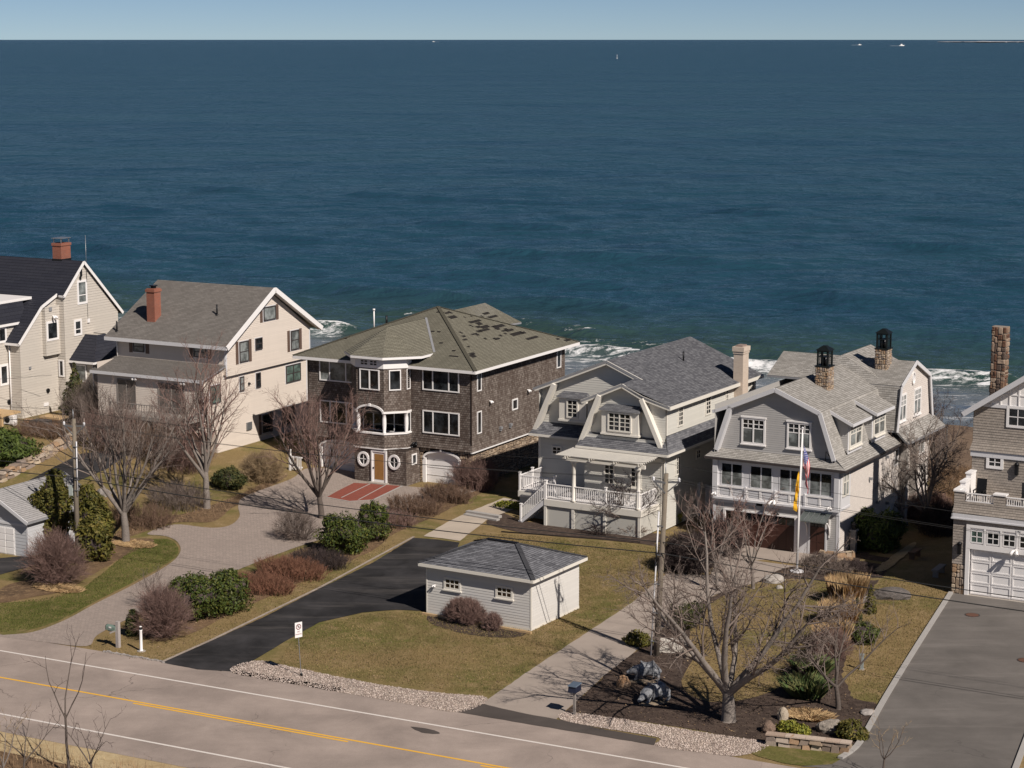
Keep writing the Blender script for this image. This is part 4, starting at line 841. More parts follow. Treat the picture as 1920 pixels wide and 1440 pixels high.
# ------------------------------------------------------------------ house 2: cream gabled house with shutters and a red brick chimney
def house_cream():
    h = HB('gabled_house', 'cream gabled house with brown shutters and tall red brick chimney', 'house', 417, 845, 1, -28.5); R = h.root; e = .13; FY = -2.1
    h.wrect('f', .3, -9.5, .25, 5.4, 7.65, W2, e); h.wrect('b', 10.9, -9.5, .25, -1, 7.65, W2, e); h.wrect('l', -9.5, .3, 10.9, -1, 7.65, W2, e)
    h.wall('r', .25, [(.3, 5.3), (10.9, 5.3), (10.9, 7.65), (5.75, 10.85), (.3, 7.65)], W2, e); h.wrect('r', 0, .3, 10.8, -1.2, 5.3, W2, e)
    h.W.face([(0, .3, 5.3), (.25, .3, 5.3), (.25, 10.9, 5.3), (0, 10.9, 5.3)][::-1]); h.tb('r', .02, .3, 10.85, 5.12, 5.3, 0, .05)
    h.wrect('f', FY, -9.4, .0, 1.6, 5.45, W2, e); h.wrect('l', -9.4, FY, .3, -1, 6.0, W2, e); h.wall('r', 0, [(FY, 1.6), (.3, 1.6), (.3, 6.05), (FY, 5.45)], W2, e); h.wrect('f', -.6, -9.4, 0, -1.2, 1.6, W2, e)
    h.wrect('r', 0, -.6, .3, -1.2, 1.6, W2, e); h.W.face([(-9.4, FY, 1.6), (-9.4, .3, 1.6), (0, .3, 1.6), (0, FY, 1.6)])
    rz, ry = 11.12, 5.75; ey0, ey1, ez = -.25, 11.8, 7.55
    h.roof([(-10.2, ey0, ez), (.75, ey0, ez), (.75, ry, rz), (-9.9, ry, rz)]); h.roof([(.75, ey1, ez), (-10.2, ey1, ez), (-9.9, ry, rz), (.75, ry, rz)])
    h.wall('l', -9.5, [(10.9, 7.65), (.3, 7.65), (5.75, 10.85)], W2, e)
    h.roof([(-9.8, FY - .35, 5.42), (.25, FY - .35, 5.42), (.25, .32, 6.12), (-9.6, .32, 6.12)], .14, .016, .12)
    h.eave((-10.2, ey0, ez), (.75, ey0, ez), .26, .06, -.12); h.eave((-9.8, FY - .35, 5.42), (.25, FY - .35, 5.42), .22, .05, -.1); h.R.box(-9.6, .4, -.2, .3, 7.38, 7.42)
    T_ = MB()
    for y, z in ((ey0, ez), (ey1, ez)): T_.bar((.80, y, z - .12), (.80, ry, rz - .12), .10, .34); T_.bar((.55, y, z - .22), (.55, ry, rz - .22), .42, .04)
    build_each(T_, 'rake_board', WHITE, R)
    h.tb('r', .25, .3, .42, 5.3, 7.6, 0, .03); h.tb('r', .25, 10.8, 10.92, 5.3, 7.6, 0, .03); h.tb('f', .3, .12, .26, 6.1, 7.6, 0, .03); h.tb('r', 0, 10.7, 10.82, -1, 5.2, 0, .03); h.tb('f', FY, -.1, .02, 1.6, 5.4, 0, .03)
    kw = dict(m=GUTTER, fw=.06, split=.5)
    def shut_win(f, c, a0, a1, z0, z1, sh=True, **k):
        h.tb(f, c, a0 - .07, a1 + .07, z0 - .08, z1 + .05, 0, .03); h.window(f, c + (.026 if f == 'r' else -.026), a0, a1, z0, z1, **{**kw, **k})
        if sh: h.shutters(f, c, a0 - .07, a1 + .07, z0 - .08, z1 + .05)
    shut_win('f', .3, -7.95, -6.95, 6.55, 7.35, g=GLASS_B); shut_win('f', .3, -2.5, -1.4, 6.55, 7.35, g=GLASS_B)
    shut_win('r', .25, 1.9, 3.0, 6.1, 7.6, g=GLASS_B); shut_win('r', .25, 3.85, 4.7, 6.75, 7.6, False); shut_win('r', .25, 8.35, 9.4, 6.15, 7.6, g=GLASS_B); shut_win('r', .25, 4.95, 6.45, 8.75, 9.75, split=None, g=GLASS_B)
    shut_win('r', 0, 8.0, 9.9, 3.7, 5.0, False, lights=2, split=.5, g=GLASS_G); shut_win('r', 0, 2.2, 2.7, 3.95, 5.0, False, g=GLASS_B); shut_win('r', 0, 4.2, 4.75, 3.9, 5.0, False); shut_win('r', 0, -1.35, -.15, 3.55, 4.85, False, g=GLASS_G)
    shut_win('r', 0, 4.9, 5.8, .45, 1.8, True, grid=(1, 4)); shut_win('r', 0, 7.9, 8.7, .6, 1.95, True)
    mb = MB(); mb.box(.02, .12, 2.9, 3.5, 1.0, 1.55); mb.build('meter_box', GALV, R); mb = MB(); mb.tube([(.03, 3.3, 4.4), (.16, 3.3, 4.35)], .09, 8); mb.build('wall_lamp', BLACKM, R)
    for a0, a1 in ((-7.6, -5.9), (-3.9, -1.6)):
        mb = MB(); c = FY - .06; mb.box(a0, a0 + .07, c, FY, 2.8, 4.95); mb.box(a1 - .07, a1, c, FY, 2.8, 4.95); mb.box(a0 + .07, a1 - .07, c, FY, 4.88, 4.95); mid = (a0 + a1) / 2; mb.box(mid - .04, mid + .04, c, FY, 2.8, 4.88); f = mb.build('sliding_door', WOODG, R)
        for p, q in ((a0 + .07, mid - .04), (mid + .04, a1 - .07)): mb = MB(); mb.box(p, q, FY - .034, FY - .004, 2.8, 4.88); mb.build('pane', plain('curtained_glass', (.13, .115, .105), .25, .5, 1.5), f)
        flood_lamp(R, (a1 + .05, FY, 5.15), (0, -1, 0), None, 1.3)
    # timber deck in front of the sliding doors
    mb = MB(); mb.box(-6.4, .3, -4.6, FY, 2.62, 2.78); f = mb.build('deck', WOODG, R)
    for x in (-6.3, -3.0, .2): mb = MB(); mb.box(x - .08, x + .08, -4.55, -4.4, -1.2, 2.62); mb.build('deck_post', WOODG, R)
    rail_run(R, (-6.35, -4.55, 2.78), (.25, -4.55, 2.78), .95, WOODG, gap=.22, pw=.1); rail_run(R, (.25, -4.55, 2.78), (.25, FY, 2.78), .95, WOODG, gap=.22, posts=(False, True), pw=.1)
    mb = MB(); mb.bar((-7.4, -4.3, -.6), (-5.0, -4.3, 2.7), .05, .28); mb.bar((-7.4, -3.3, -.6), (-5.0, -3.3, 2.7), .05, .28)
    for i in range(9): t = (i + .5) / 9; mb.box(-7.5 + 2.4 * t, -7.2 + 2.4 * t, -4.3, -3.3, -.6 + 3.3 * t, -.55 + 3.3 * t)
    build_each(mb, 'deck_stair_board', WOODG, R)
    mb = MB(); brick_box(mb, -7.62, -6.90, 1.5, 2.25, 8.0, 11.05); brick_box(mb, -7.68, -6.84, 1.44, 2.31, 10.8, 10.98); f = mb.build('chimney', BRICK, R)
    mb = MB(); mb.box(-7.70, -6.82, 1.42, 2.33, 8.2, 8.38); mb.build('flashing', GALV, f); mb = MB(); mb.cyl((-7.26, 1.88), .2, 11.0, 11.2, 10); mb.cyl((-7.26, 1.88), .32, 11.22, 11.27, 10); mb.build('chimney_cap', BLACKM, f)
    for x, y in ((-2.2, 2.7), (-9.5, .35)):
        z = ez + (y - ey0) * (rz - ez) / (ry - ey0); mb = MB(); mb.cyl((x, y), .06, z - .1, z + .75, 8); mb.cyl((x, y), .12, z - .1, z + .06, 8); mb.build('vent_pipe', BLACKM, R)
    mb = MB(); mb.tube([(-9.42, .22, 7.4), (-9.42, .22, 6.0)], .05, 6); mb.build('downspout', WHITE, R)
    h.done(W2, R2, TRIMG, LEADGREY)
house_cream()

# ------------------------------------------------------------------ house 1: beige house with dark steep roof at the left edge
def house_beige():
    h = HB('beige_house', 'tall beige clapboard house with steep dark navy roof at left edge', 'house', 42, 785, 2, -28); R = h.root; e = .2; lip = .022
    sl = (11.2 - 5.85) / 6.6; zr = lambda y: 5.85 + .0 + y * sl
    h.wall('r', 0, [(0, -.8), (4.2, -.8), (4.2, 8.75), (2.4, 8.15), (0, 5.85)], W1, e, lip); h.wrect('f', 0, -1.2, 0, -.8, 5.8, W1, e, lip); h.wrect('f', 4.2, 0, .75, -.8, 8.7, W1, e, lip)
    h.wall('r', .75, [(4.2, -.8), (10.6, -.8), (10.6, 7.0), (6.5, 11.1), (4.2, 8.75)], W1, e, lip); h.wrect('r', -1.2, -7, 0, -.8, 5.6, W1, e, lip); h.wrect('b', 10.6, -14, .75, -.8, 7, W1, e, lip); h.wrect('f', -7, -14, -1.2, -.8, 5.6, W1, e, lip)
    # roofs
    h.roof([(-14, 4.1, 8.85), (.95, 4.1, 8.85), (.95, 6.5, 11.25), (-14, 6.5, 11.25)], .28, .012); h.roof([(.95, 10.95, 6.85), (-14, 10.95, 6.85), (-14, 6.5, 11.25), (.95, 6.5, 11.25)], .28, .012)
    h.roof([(-14, 2.35, 8.2), (.2, 2.35, 8.2), (.2, 4.15, 8.95), (-14, 4.15, 8.95)], .28, .012); h.roof([(-1.5, -.25, 5.7), (.2, -.25, 5.7), (.2, 2.38, 8.22), (-1.5, 2.38, 8.22)], .28, .012)
    mb = MB(); P = [(-.3, 5.62), (2.37, 8.13), (4.15, 8.87)]
    for p, q in zip(P[:-1], P[1:]): mb.bar((.22, p[0], p[1]), (.22, q[0], q[1]), .05, .22)
    mb.bar((.2, 4.15, 8.8), (.97, 4.05, 8.75), .05, .16); mb.bar((.97, 4.05, 8.76), (.97, 6.5, 11.17), .05, .22); mb.bar((.97, 6.5, 11.17), (.97, 11.0, 6.75), .05, .22); mb.bar((-1.5, -.28, 5.6), (.2, -.28, 5.6), .05, .18); build_each(mb, 'rake_board', WHITE, R)
    # wing with a steep dark skirt roof and a white-edged flat top
    h.wrect('r', -1.2, -7, 2.0, 5.6, 7.1, W1, e, lip); h.wrect('f', -7, -14, -1.2, 5.6, 7.1, W1, e, lip)
    h.roof([(-1.0, -7.2, 7.08), (-1.0, 2.0, 7.08), (-1.5, 2.2, 8.6), (-1.5, -7.2, 8.6)], .28, .012)
    mb = MB(); mb.box(-12, -1.45, -7.2, 3.2, 8.55, 8.75); mb.build('flat_roof', WHITE, R); h.eave((-.98, -7.2, 7.1), (-.98, 2.0, 7.1), .18, .08)
    # box bay and windows
    mb = MB()
    h.wrect('r', .32, 2.55, 4.2, 4.4, 8.1, W1, e, lip); h.wrect('f', 2.55, 0, .32, 4.4, 8.0, W1, e, lip); h.W.slab([(0, 2.55, 4.4), (.32, 2.55, 4.4), (.32, 4.2, 4.4), (0, 4.2, 4.4)][::-1], (0, 0, .02))
    kw = dict(m=WHITE, fw=.17, depth=.06)
    h.window('r', .32, 2.65, 4.0, 5.5, 7.0, **kw); h.window('r', .75, 5.8, 6.95, 7.95, 9.8, split=.35, g=GLASS_B, **kw); h.window('r', .75, 5.3, 6.2, 5.6, 6.85, split=.35, **kw)
    h.window('r', -1.2, -.95, -.02, 2.5, 4.1, **kw); h.window('r', -1.2, -1.0, -.05, 5.7, 6.9, **kw); h.window('f', 4.2, .12, .62, 2.6, 3.9, m=WHITE, fw=.1)
    h.window('r', -1.2, -3.6, -2.4, 2.5, 4.1, **kw)
    for y, z, w in ((3.15, 7.75, .3), (1.0, 3.6, .2)): mb = MB(); mb.box(.0 if y < 2.5 else .32, .10 if y < 2.5 else .4, y - w / 2, y + w / 2, z, z + w); mb.build('wall_vent', LEADGREY, R)
    for (x, y, z) in ((-1.18, -.1, 1.2), (.02, 2.9, 1.7)): mb = MB(); mb.tube([(x, y, z), (x + .1, y, z)], .17, 10); mb.build('wall_vent', BLACKM, R)
    flood_lamp(R, (.34, 3.4, 7.35), (1, 0, 0), None, 1.4); mb = MB(); mb.box(.0, .08, 2.4, 2.9, .55, .8); mb.build('meter_box', WHITE, R)
    mb = MB(); mb.tube([(-.95, -.06, 5.5), (-.95, -.06, -.6)], .05, 6); mb.build('downspout', WHITE, R)
    mb = MB(); mb.tube([(.78, 6.95, 10.2), (.78, 6.95, 6.7)], .025, 5); mb.tube([(.84, 6.9, 9.6), (.84, 6.9, 13.2)], .02, 5); mb.build('antenna_mast', GALV, R)
    mb = MB(); mb.box(.76, .84, 6.2, 6.4, 10.1, 10.7); mb.box(.76, .9, 6.1, 6.22, 9.85, 10.1); mb.build('wall_lamp', BLACKM, R); mb = MB(); mb.box(.76, .86, 6.85, 7.1, 6.45, 6.75); mb.build('meter_box', WHITE, R)
    # chimney
    mb = MB(); brick_box(mb, -2.0, -1.15, 6.4, 7.5, 10.4, 12.3); brick_box(mb, -2.05, -1.1, 6.35, 7.55, 12.3, 12.5); f = mb.build('chimney', BRICK, R)
    mb = MB(); mb.box(-2.03, -1.12, 6.37, 7.53, 10.5, 11.3); mb.build('flashing', BLACKM, f); mb = MB()
    for x in (-1.92, -1.22):
        for y in (6.5, 7.4): mb.box(x - .03, x + .03, y - .03, y + .03, 12.5, 12.85)
    mb.box(-2.05, -1.1, 6.35, 7.55, 12.85, 12.9); mb.build('chimney_cap', GALV, f)
    # low side wing with a hipped roof
    h.wrect('f', 4.9, .75, 2.9, -.8, 3.75, W1, e, lip); h.wrect('r', 2.9, 4.9, 9, -.8, 3.75, W1, e, lip); h.wrect('b', 9, .75, 2.9, -.8, 3.75, W1, e, lip)
    h.roof([(.55, 4.6, 3.85), (3.15, 4.6, 3.85), (1.9, 6.6, 5.6), (.75, 6.6, 5.6)], .28, .012); h.roof([(3.15, 4.6, 3.85), (3.15, 9.4, 3.85), (1.9, 7.6, 5.6), (1.9, 6.6, 5.6)], .28, .012); h.roof([(3.15, 9.4, 3.85), (.55, 9.4, 3.85), (.75, 7.6, 5.6), (1.9, 7.6, 5.6)], .28, .012); h.W.face([(.75, 6.6, 5.55), (1.9, 6.6, 5.55), (1.9, 7.6, 5.55), (.75, 7.6, 5.55)])
    h.eave((.5, 4.57, 3.85), (3.15, 4.57, 3.85), .16, .06); h.eave((3.18, 4.6, 3.85), (3.18, 9.4, 3.85), .16, .06); h.window('f', 4.9, 1.1, 2.2, 2.2, 3.55, m=WHITE, fw=.1, g=GLASS_B); mb = MB(); mb.tube([(2.86, 4.84, 3.7), (2.86, 4.84, -.6)], .045, 6); mb.build('downspout', WHITE, R)
    h.T.box(-.02, .03, .02, 4.2, -.9, -.55)
    h.done(W1, R1, WHITE, GUTTER)
    p = gp(18, 796); t = thing('timber_porch', 'new yellow timber porch deck at the foot of the beige house', 'porch', p, -28)
    mb = MB(); mb.box(-2.2, .3, -1.2, .9, .75, .9); mb.build('deck', WOODN, t)
    for x in (-2.0, .2): mb = MB(); mb.box(x - .09, x + .09, -1.15, -.97, -.6, 1.0); mb.build('post', WOODN, t)
    p = gp(22, 796); t = thing('heat_pump', 'white outdoor heat pump unit under the timber porch', 'heat pump', p, -28); mb = MB(); mb.box(-.5, .45, -.35, .1, .1, .72); mb.box(-.5, -.4, -.3, .1, -.2, .1); mb.box(.35, .45, -.3, .1, -.2, .1); mb.build('casing', WHITE, t); mb = MB(); mb.cyl((0, 0), .01, 0, .01, 6); mb.tube([(-.1, -.36, .42), (-.1, -.37, .42)], .25, 14); mb.build('fan_grille', BLACKM, t)
    p = gp(58, 796); t = thing('firewood_pile', 'low pile of brown firewood logs against the beige house', 'firewood', p, -28); r = random.Random(3); mb0 = None
    for i in range(26):
        mb = MB(); mb.tube([(0, -.22, 0), (0, .22, 0)], [.075, .07], 7); o = mb.build('log', random_tint('log_wood', [(.20, .12, .07), (.28, .19, .12), (.12, .075, .05)]) if i == 0 else mb0, t); mb0 = o.data.materials[0]
        q = i % 9; l = i // 9; o.location = (-.6 + q * .15 + l * .06, r.uniform(-.1, .1), .08 + l * .13); o.rotation_euler = (0, 0, r.uniform(-.25, .25))
    p = gp(103, 797); t = thing('timber_steps', 'brown timber steps and landing beside the beige house', 'steps', p, -28); mb = MB(); mb.box(-.9, .9, -.6, .5, .55, .68); mb.build('landing', WOODN, t)
    for i in range(3): mb = MB(); mb.box(-.9, .9, -.9 - .28 * i + .3, -.62 - .28 * i + .3, .38 - .2 * i, .45 - .2 * i); mb.build('tread', WOODB, t)
    mb = MB(); mb.box(-.95, .95, -.62, -.58, -.3, .55); mb.build('riser', WOODB, t)
    p = gp(78, 802); t = thing('covered_grill', 'low box under a dark cover by the timber steps', 'covered box', p, -28); mb = MB(); mb.hexa([(-.9, -.5, -.2), (.7, -.5, -.2), (.7, .5, -.2), (-.9, .5, -.2), (-.8, -.42, .5), (.62, -.42, .55), (.62, .42, .6), (-.8, .42, .55)]); mb.build('cover', plain('dark_tarp', (.05, .045, .045), .6, .3), t); mb = MB(); mb.box(-.85, .65, -.45, .45, -.3, -.2); mb.build('base', WOODB, t)
house_beige()
# ------------------------------------------------------------------ house 4: pale sage gambrel house with pergola and white railed deck
def house_sage():
    h = HB('gambrel_house', 'pale sage clapboard gambrel house with cream pergola and white railed deck', 'house', 1243, 995, 0, -30); R = h.root; e = .15; m = W4
    Y1 = 14.0; LY = 2.0
    # walls
    h.wrect('f', 0, -5.5, 0, 0, 5.6, m, e); h.wrect('r', 0, 0, Y1, 0, 4.95, m, e); h.wrect('r', 0, .3, Y1, 5.9, 7.85, m, e); h.wrect('f', LY, -9.9, -5.5, 0, 5.2, m, e); h.wrect('l', -9.9, LY, Y1, 0, 7.85, m, e); h.wrect('b', Y1, -9.9, 0, 0, 7.85, m, e); h.wrect('l', -5.5, 0, LY, 0, 5.6, m, e)
    h.wall('f', .3, [(-5.45, 5.4), (-.02, 5.4), (-.02, 7.75), (-1.5, 8.1), (-2.9, 8.75), (-4.4, 8.1), (-5.45, 7.7)], m, e)
    h.wall('f', LY + .3, [(-9.9, 5.3), (-.3, 5.3), (-.3, 7.8), (-5.05, 9.75), (-9.9, 7.8)], m, e)
    h.wrect('l', -5.45, .3, LY + .3, 5.3, 7.75, m, e); h.wall('b', Y1, [(0, 7.85), (-9.9, 7.85), (-4.95, 9.8)], m, e)
    # main roof
    rz = 9.98; r0 = LY - .15
    h.roof([(.4, r0, 7.8), (.4, Y1 + .3, 7.8), (-5.0, Y1 + .3, rz), (-5.0, r0, rz)])
    h.roof([(.4, -.12, 7.8), (.4, r0 + .02, 7.8), (-1.62, r0 + .02, 8.62), (-2.9, r0 + .3, 8.95), (-2.9, -.12, 8.95), (-1.5, -.12, 8.30)])
    h.roof([(-10.3, Y1 + .3, 7.8), (-10.3, r0, 7.8), (-5.0, r0, rz), (-5.0, Y1 + .3, rz)]); h.roof([(-5.75, 3.2, 7.7), (-5.75, -.12, 7.7), (-4.4, -.12, 8.28), (-2.9, -.12, 8.95), (-2.9, 4.0, 8.95)])
    # pents (skirt roofs)
    h.roof([(-5.8, -.62, 4.92), (.55, -.62, 4.92), (.0, .32, 5.68), (-5.5, .32, 5.68)], .14, .018, .1); h.roof([(.55, -.62, 4.92), (.55, Y1, 4.92), (0, Y1, 5.92), (0, .3, 5.85)], .14, .018, .1)
    h.roof([(-10.35, LY - .55, 4.92), (-5.4, LY - .55, 4.92), (-5.4, LY + .32, 5.62), (-9.9, LY + .32, 5.62)], .14, .018, .1); h.roof([(-5.8, LY, 4.92), (-5.8, -.62, 4.92), (-5.5, .32, 5.68), (-5.5, LY, 5.68)], .14, .018, .1)
    for a, b in (((-5.8, -.65, 4.92), (.55, -.65, 4.92)), ((.58, -.65, 4.92), (.58, Y1, 4.92)), ((-10.35, LY - .58, 4.92), (-5.7, LY - .58, 4.92))): h.eave(a, b, .14, .08, -.08)
    h.R.box(-5.6, .45, -.6, .1, 4.76, 4.8); h.R.box(-10.2, -5.5, LY - .5, LY + .1, 4.76, 4.8); h.R.box(0, .5, -.5, Y1, 4.76, 4.8); h.eave((.43, -.12, 7.8), (.43, Y1 + .3, 7.8), .22, .06, -.1); h.T.box(.02, .36, .3, Y1, 7.58, 7.62)
    # proud gambrel rake boards on both fronts
    mb = MB()
    for pts, y in (([(-5.72, 5.05), (-4.42, 8.12)], -.02), ([(-1.5, 8.15), (-.08, 5.1)], -.02), ([(-10.1, 5.1), (-8.7, 8.2)], LY - .06)):
        for a, b in zip(pts[:-1], pts[1:]): mb.bar((a[0], y, a[1]), (b[0], y, b[1]), .26, .50, (0, 1, 0))
    for pts, y in (([(-5.72, 7.6), (-4.4, 8.18), (-2.9, 8.85), (-1.5, 8.2), (.42, 7.68)], -.08), ([(-10.2, 7.72), (-5.0, 9.86), (-2.5, 8.86)], LY - .1)):
        for a, b in zip(pts[:-1], pts[1:]): mb.bar((a[0], y, a[1]), (b[0], y, b[1]), .07, .26, (0, 0, 1)); mb.bar((a[0], y + .2, a[1] - .10), (b[0], y + .2, b[1] - .10), .36, .03, (0, 0, 1))
    build_each(mb, 'rake_board', TRIMC, R)
    # shingled cheeks under the rake boards
    h.wall('f', .16, [(-.10, 5.4), (.0, 5.4), (.0, 7.7), (-1.4, 8.1)], m, e)
    kw = dict(m=TRIMC, fw=.10, depth=.07)
    def bay(x0, x1, y, z0, z1, n, bw):
        mb = MB(); mb.box(x0, x1, y - .45, y, z0 + .12, z1); mb.box(x0 - .05, x1 + .05, y - .5, y, z0, z0 + .12); mb.build('bay_box', TRIMC, R); cx = (x0 + x1) / 2
        h.window('f', y - .45, cx - bw, cx + bw, z0 + .25, z1 - .12, n, grid=(2, 4), **kw)
        h.roof([(x0 - .12, y - .62, z1), (x1 + .12, y - .62, z1), (x1 - .15, y + .02, z1 + .30), (x0 + .15, y + .02, z1 + .30)], .14, .014, .06); h.roof([(x1 + .12, y - .62, z1), (x1 + .12, y + .02, z1), (x1 - .15, y + .02, z1 + .30)], .14, .014, .05); h.roof([(x0 - .12, y + .02, z1), (x0 - .12, y - .62, z1), (x0 + .15, y + .02, z1 + .30)], .14, .014, .05)
    bay(-4.25, -1.7, .30, 5.7, 7.3, 2, .82); bay(-8.35, -6.4, LY + .3, 5.85, 7.45, 1, .42)
    h.window('f', 0, -4.12, -3.36, 2.5, 3.9, 1, grid=(2, 4), sill=True, **kw); h.window('f', 0, -2.28, -1.52, 2.5, 3.9, 1, grid=(2, 4), sill=True, **kw); h.window('f', LY, -8.95, -8.2, 3.55, 4.15, 1, grid=(2, 2), **kw)
    h.window('r', 0, 1.9, 2.65, 6.2, 7.45, 1, grid=(2, 4), **kw); h.window('r', 0, 5.95, 6.75, 6.28, 7.5, 1, grid=(2, 4), **kw); h.window('r', 0, 1.65, 2.3, 3.15, 4.4, 1, grid=(2, 4), **kw); h.window('r', 0, 4.6, 5.3, 3.65, 4.3, 1, grid=(2, 2), **kw); h.window('r', 0, 9.0, 9.5, 6.3, 7.5, 1, grid=(2, 4), **kw); h.window('r', 0, 13.1, 13.7, 6.3, 7.5, 1, grid=(2, 4), **kw)
    for c, a in (('f', -.12),): h.tb('f', 0, -.16, .03, 0, 4.75, 0, .03); h.tb('r', 0, -.03, .14, 0, 4.7, 0, .03); h.tb('f', LY, -9.93, -9.75, 0, 4.75, 0, .03); h.tb('r', 0, .3, .42, 5.9, 7.6, 0, .03)
    # chimney on the right wall
    mb = MB(); brick_box(mb, -.05, .62, 10.4, 11.3, 0, 9.7); brick_box(mb, -.09, .66, 10.36, 11.34, 9.7, 9.85); brick_box(mb, -.13, .70, 10.32, 11.38, 9.85, 10.15); f = mb.build('chimney', BRICKP, R); mb = MB(); mb.box(.05, .52, 10.5, 11.2, 10.15, 10.25); mb.build('chimney_pot', BRICK, f)
    mb = MB(); mb.cyl((-3.0, 9.0), .06, 9.0, 9.8, 8); mb.build('vent_pipe', BLACKM, R); mb = MB(); mb.tube([(.05, -.1, 4.7), (.12, -.05, 4.5), (.06, -.04, 4.2), (.06, -.04, .1)], .05, 6); mb.build('downspout', TRIMC, R)
    # deck, stair and railings
    dz = 1.72; F = -2.45
    mb = MB(); mb.box(-6.95, -.35, F, -.01, dz - .06, dz); mb.box(-9.65, -6.95, -1.05, LY - .01, dz - .06, dz); f = mb.build('deck', plain('white_deck_boards', (.66, .63, .62), .6, .06, 4), R)
    mb = MB(); mb.box(-7.02, -.28, F - .06, F, dz - .42, dz - .02); mb.box(-.33, -.28, F, 0, dz - .42, dz - .02); mb.box(-9.7, -7.0, -1.1, -1.05, dz - .42, dz - .02); mb.box(-9.7, -9.65, -1.1, LY, dz - .42, dz - .02)
    for x in (-6.95, -5.0, -2.8, -.42): mb.box(x - .09, x + .09, F - .03, F + .05, 0, dz - .42)
    build_each(mb, 'deck_fascia', TRIMC, R); mb = MB(); mb.box(-6.9, -.4, F + .06, F + .1, 0, dz - .4); mb.box(-.42, -.38, F, 0, 0, dz - .4); mb.box(-9.6, -6.95, -1.0, -.96, 0, dz - .4); mb.box(-9.62, -9.58, -1.0, LY, 0, dz - .4); build_each(mb, 'deck_skirt', m, R)
    mb = MB()
    for i in range(9): t = i / 9; mb.box(-8.75 + 1.8 * t, -8.45 + 1.8 * t, F + .05, -1.1, .12 + dz * t, .17 + dz * t)
    build_each(mb, 'stair_tread', TRIMC, R); mb = MB(); mb.bar((-8.8, F, 0), (-6.95, F, dz - .15), .06, .26); mb.bar((-8.8, -1.12, 0), (-6.95, -1.12, dz - .15), .06, .26); build_each(mb, 'stringer', TRIMG, R)
    W_ = WHITE; rl = .95
    rail_run(R, (-6.95, F + .05, dz), (-5.1, F + .05, dz), rl, W_, pw=.16, posts=(True, False)); rail_run(R, (-5.0, F + .05, dz), (-2.75, F + .05, dz), rl, W_, posts=(False, True)); rail_run(R, (-2.75, F + .05, dz), (-.5, F + .05, dz), rl, W_, posts=(False, True)); rail_run(R, (-.42, F + .05, dz), (-.42, -.1, dz), rl, W_, posts=(False, False))
    rail_run(R, (-8.7, F, .1), (-7.0, F, dz), .9, W_, posts=(True, False), n=12); rail_run(R, (-9.6, -1.0, dz), (-7.1, -1.0, dz), rl, W_); rail_run(R, (-9.6, -1.0, dz), (-9.6, .6, dz), rl, W_, posts=(False, True)); rail_run(R, (-9.6, .6, dz), (-9.6, LY - .1, dz), rl, W_, posts=(False, False))
    # pergola
    for x in (-5.0, -.55):
        mb = MB(); mb.lathe((x, F + .1), [(.17, dz), (.17, dz + .1), (.125, dz + .14), (.115, 4.05), (.15, 4.1), (.16, 4.2)], 12); mb.box(x - .2, x + .2, F - .1, F + .3, 4.2, 4.28); mb.build('pergola_column', TRIMC, R)
    mb = MB(); mb.box(-5.75, -.1, F + .02, F + .18, 4.28, 4.5); mb.box(-5.75, -.1, -.12, -.02, 4.32, 4.54); build_each(mb, 'pergola_beam', TRIMC, R)
    for i in range(4):
        x = -5.4 + i * 1.68; mb = MB(); mb.bar((x, F - .35, 4.56), (x, -.02, 4.62), .07, .18); mb.build('pergola_rafter', TRIMC, R)
    for i in range(10):
        y = F - .25 + i * .26; z = 4.66 + .02 * (y - F) ; mb = MB(); mb.box(-6.05, -.12, y - .08, y + .08, z, z + .05); mb.build('pergola_slat', TRIMC, R)
    h.done(m, R4, TRIMC, LEADGREY)
    for k, (px, py) in enumerate(((1298, 965), (1336, 965))):
        p = gp(px, py); t = thing('privacy_screen', ('tall white screen panel in the shaded gap left of the grey house', 'shorter white screen panel touching the corner of the grey house')[k], 'fence', p, -30)
        mb = MB(); mb.box(-.5, .5, -.04, .04, .05, 2.0 - .2 * k); mb.build('panel', WHITE, t); mb = MB(); mb.box(-.55, -.43, -.06, .06, 0, 2.15 - .2 * k); mb.build('post', WHITE, t); mb = MB(); mb.box(.43, .55, -.06, .06, 0, 2.15 - .2 * k); mb.build('post', WHITE, t); mb = MB(); mb.box(-.55, .55, -.05, .05, 2.0 - .2 * k, 2.08 - .2 * k); mb.build('top_rail', WHITE, t)
    p = gp(1305, 945); t = thing('gas_tank', 'white upright gas tank behind the white screen', 'tank', p, 0); mb = MB(); mb.lathe((0, 0), [(.3, .05), (.38, .15), (.38, 1.35), (.3, 1.55), (.1, 1.62)], 14); mb.build('tank_body', WHITE, t); mb = MB(); mb.lathe((0, 0), [(.2, 1.6), (.22, 1.75), (.12, 1.85)], 10); mb.build('valve_cover', BLACKM, t)
house_sage()

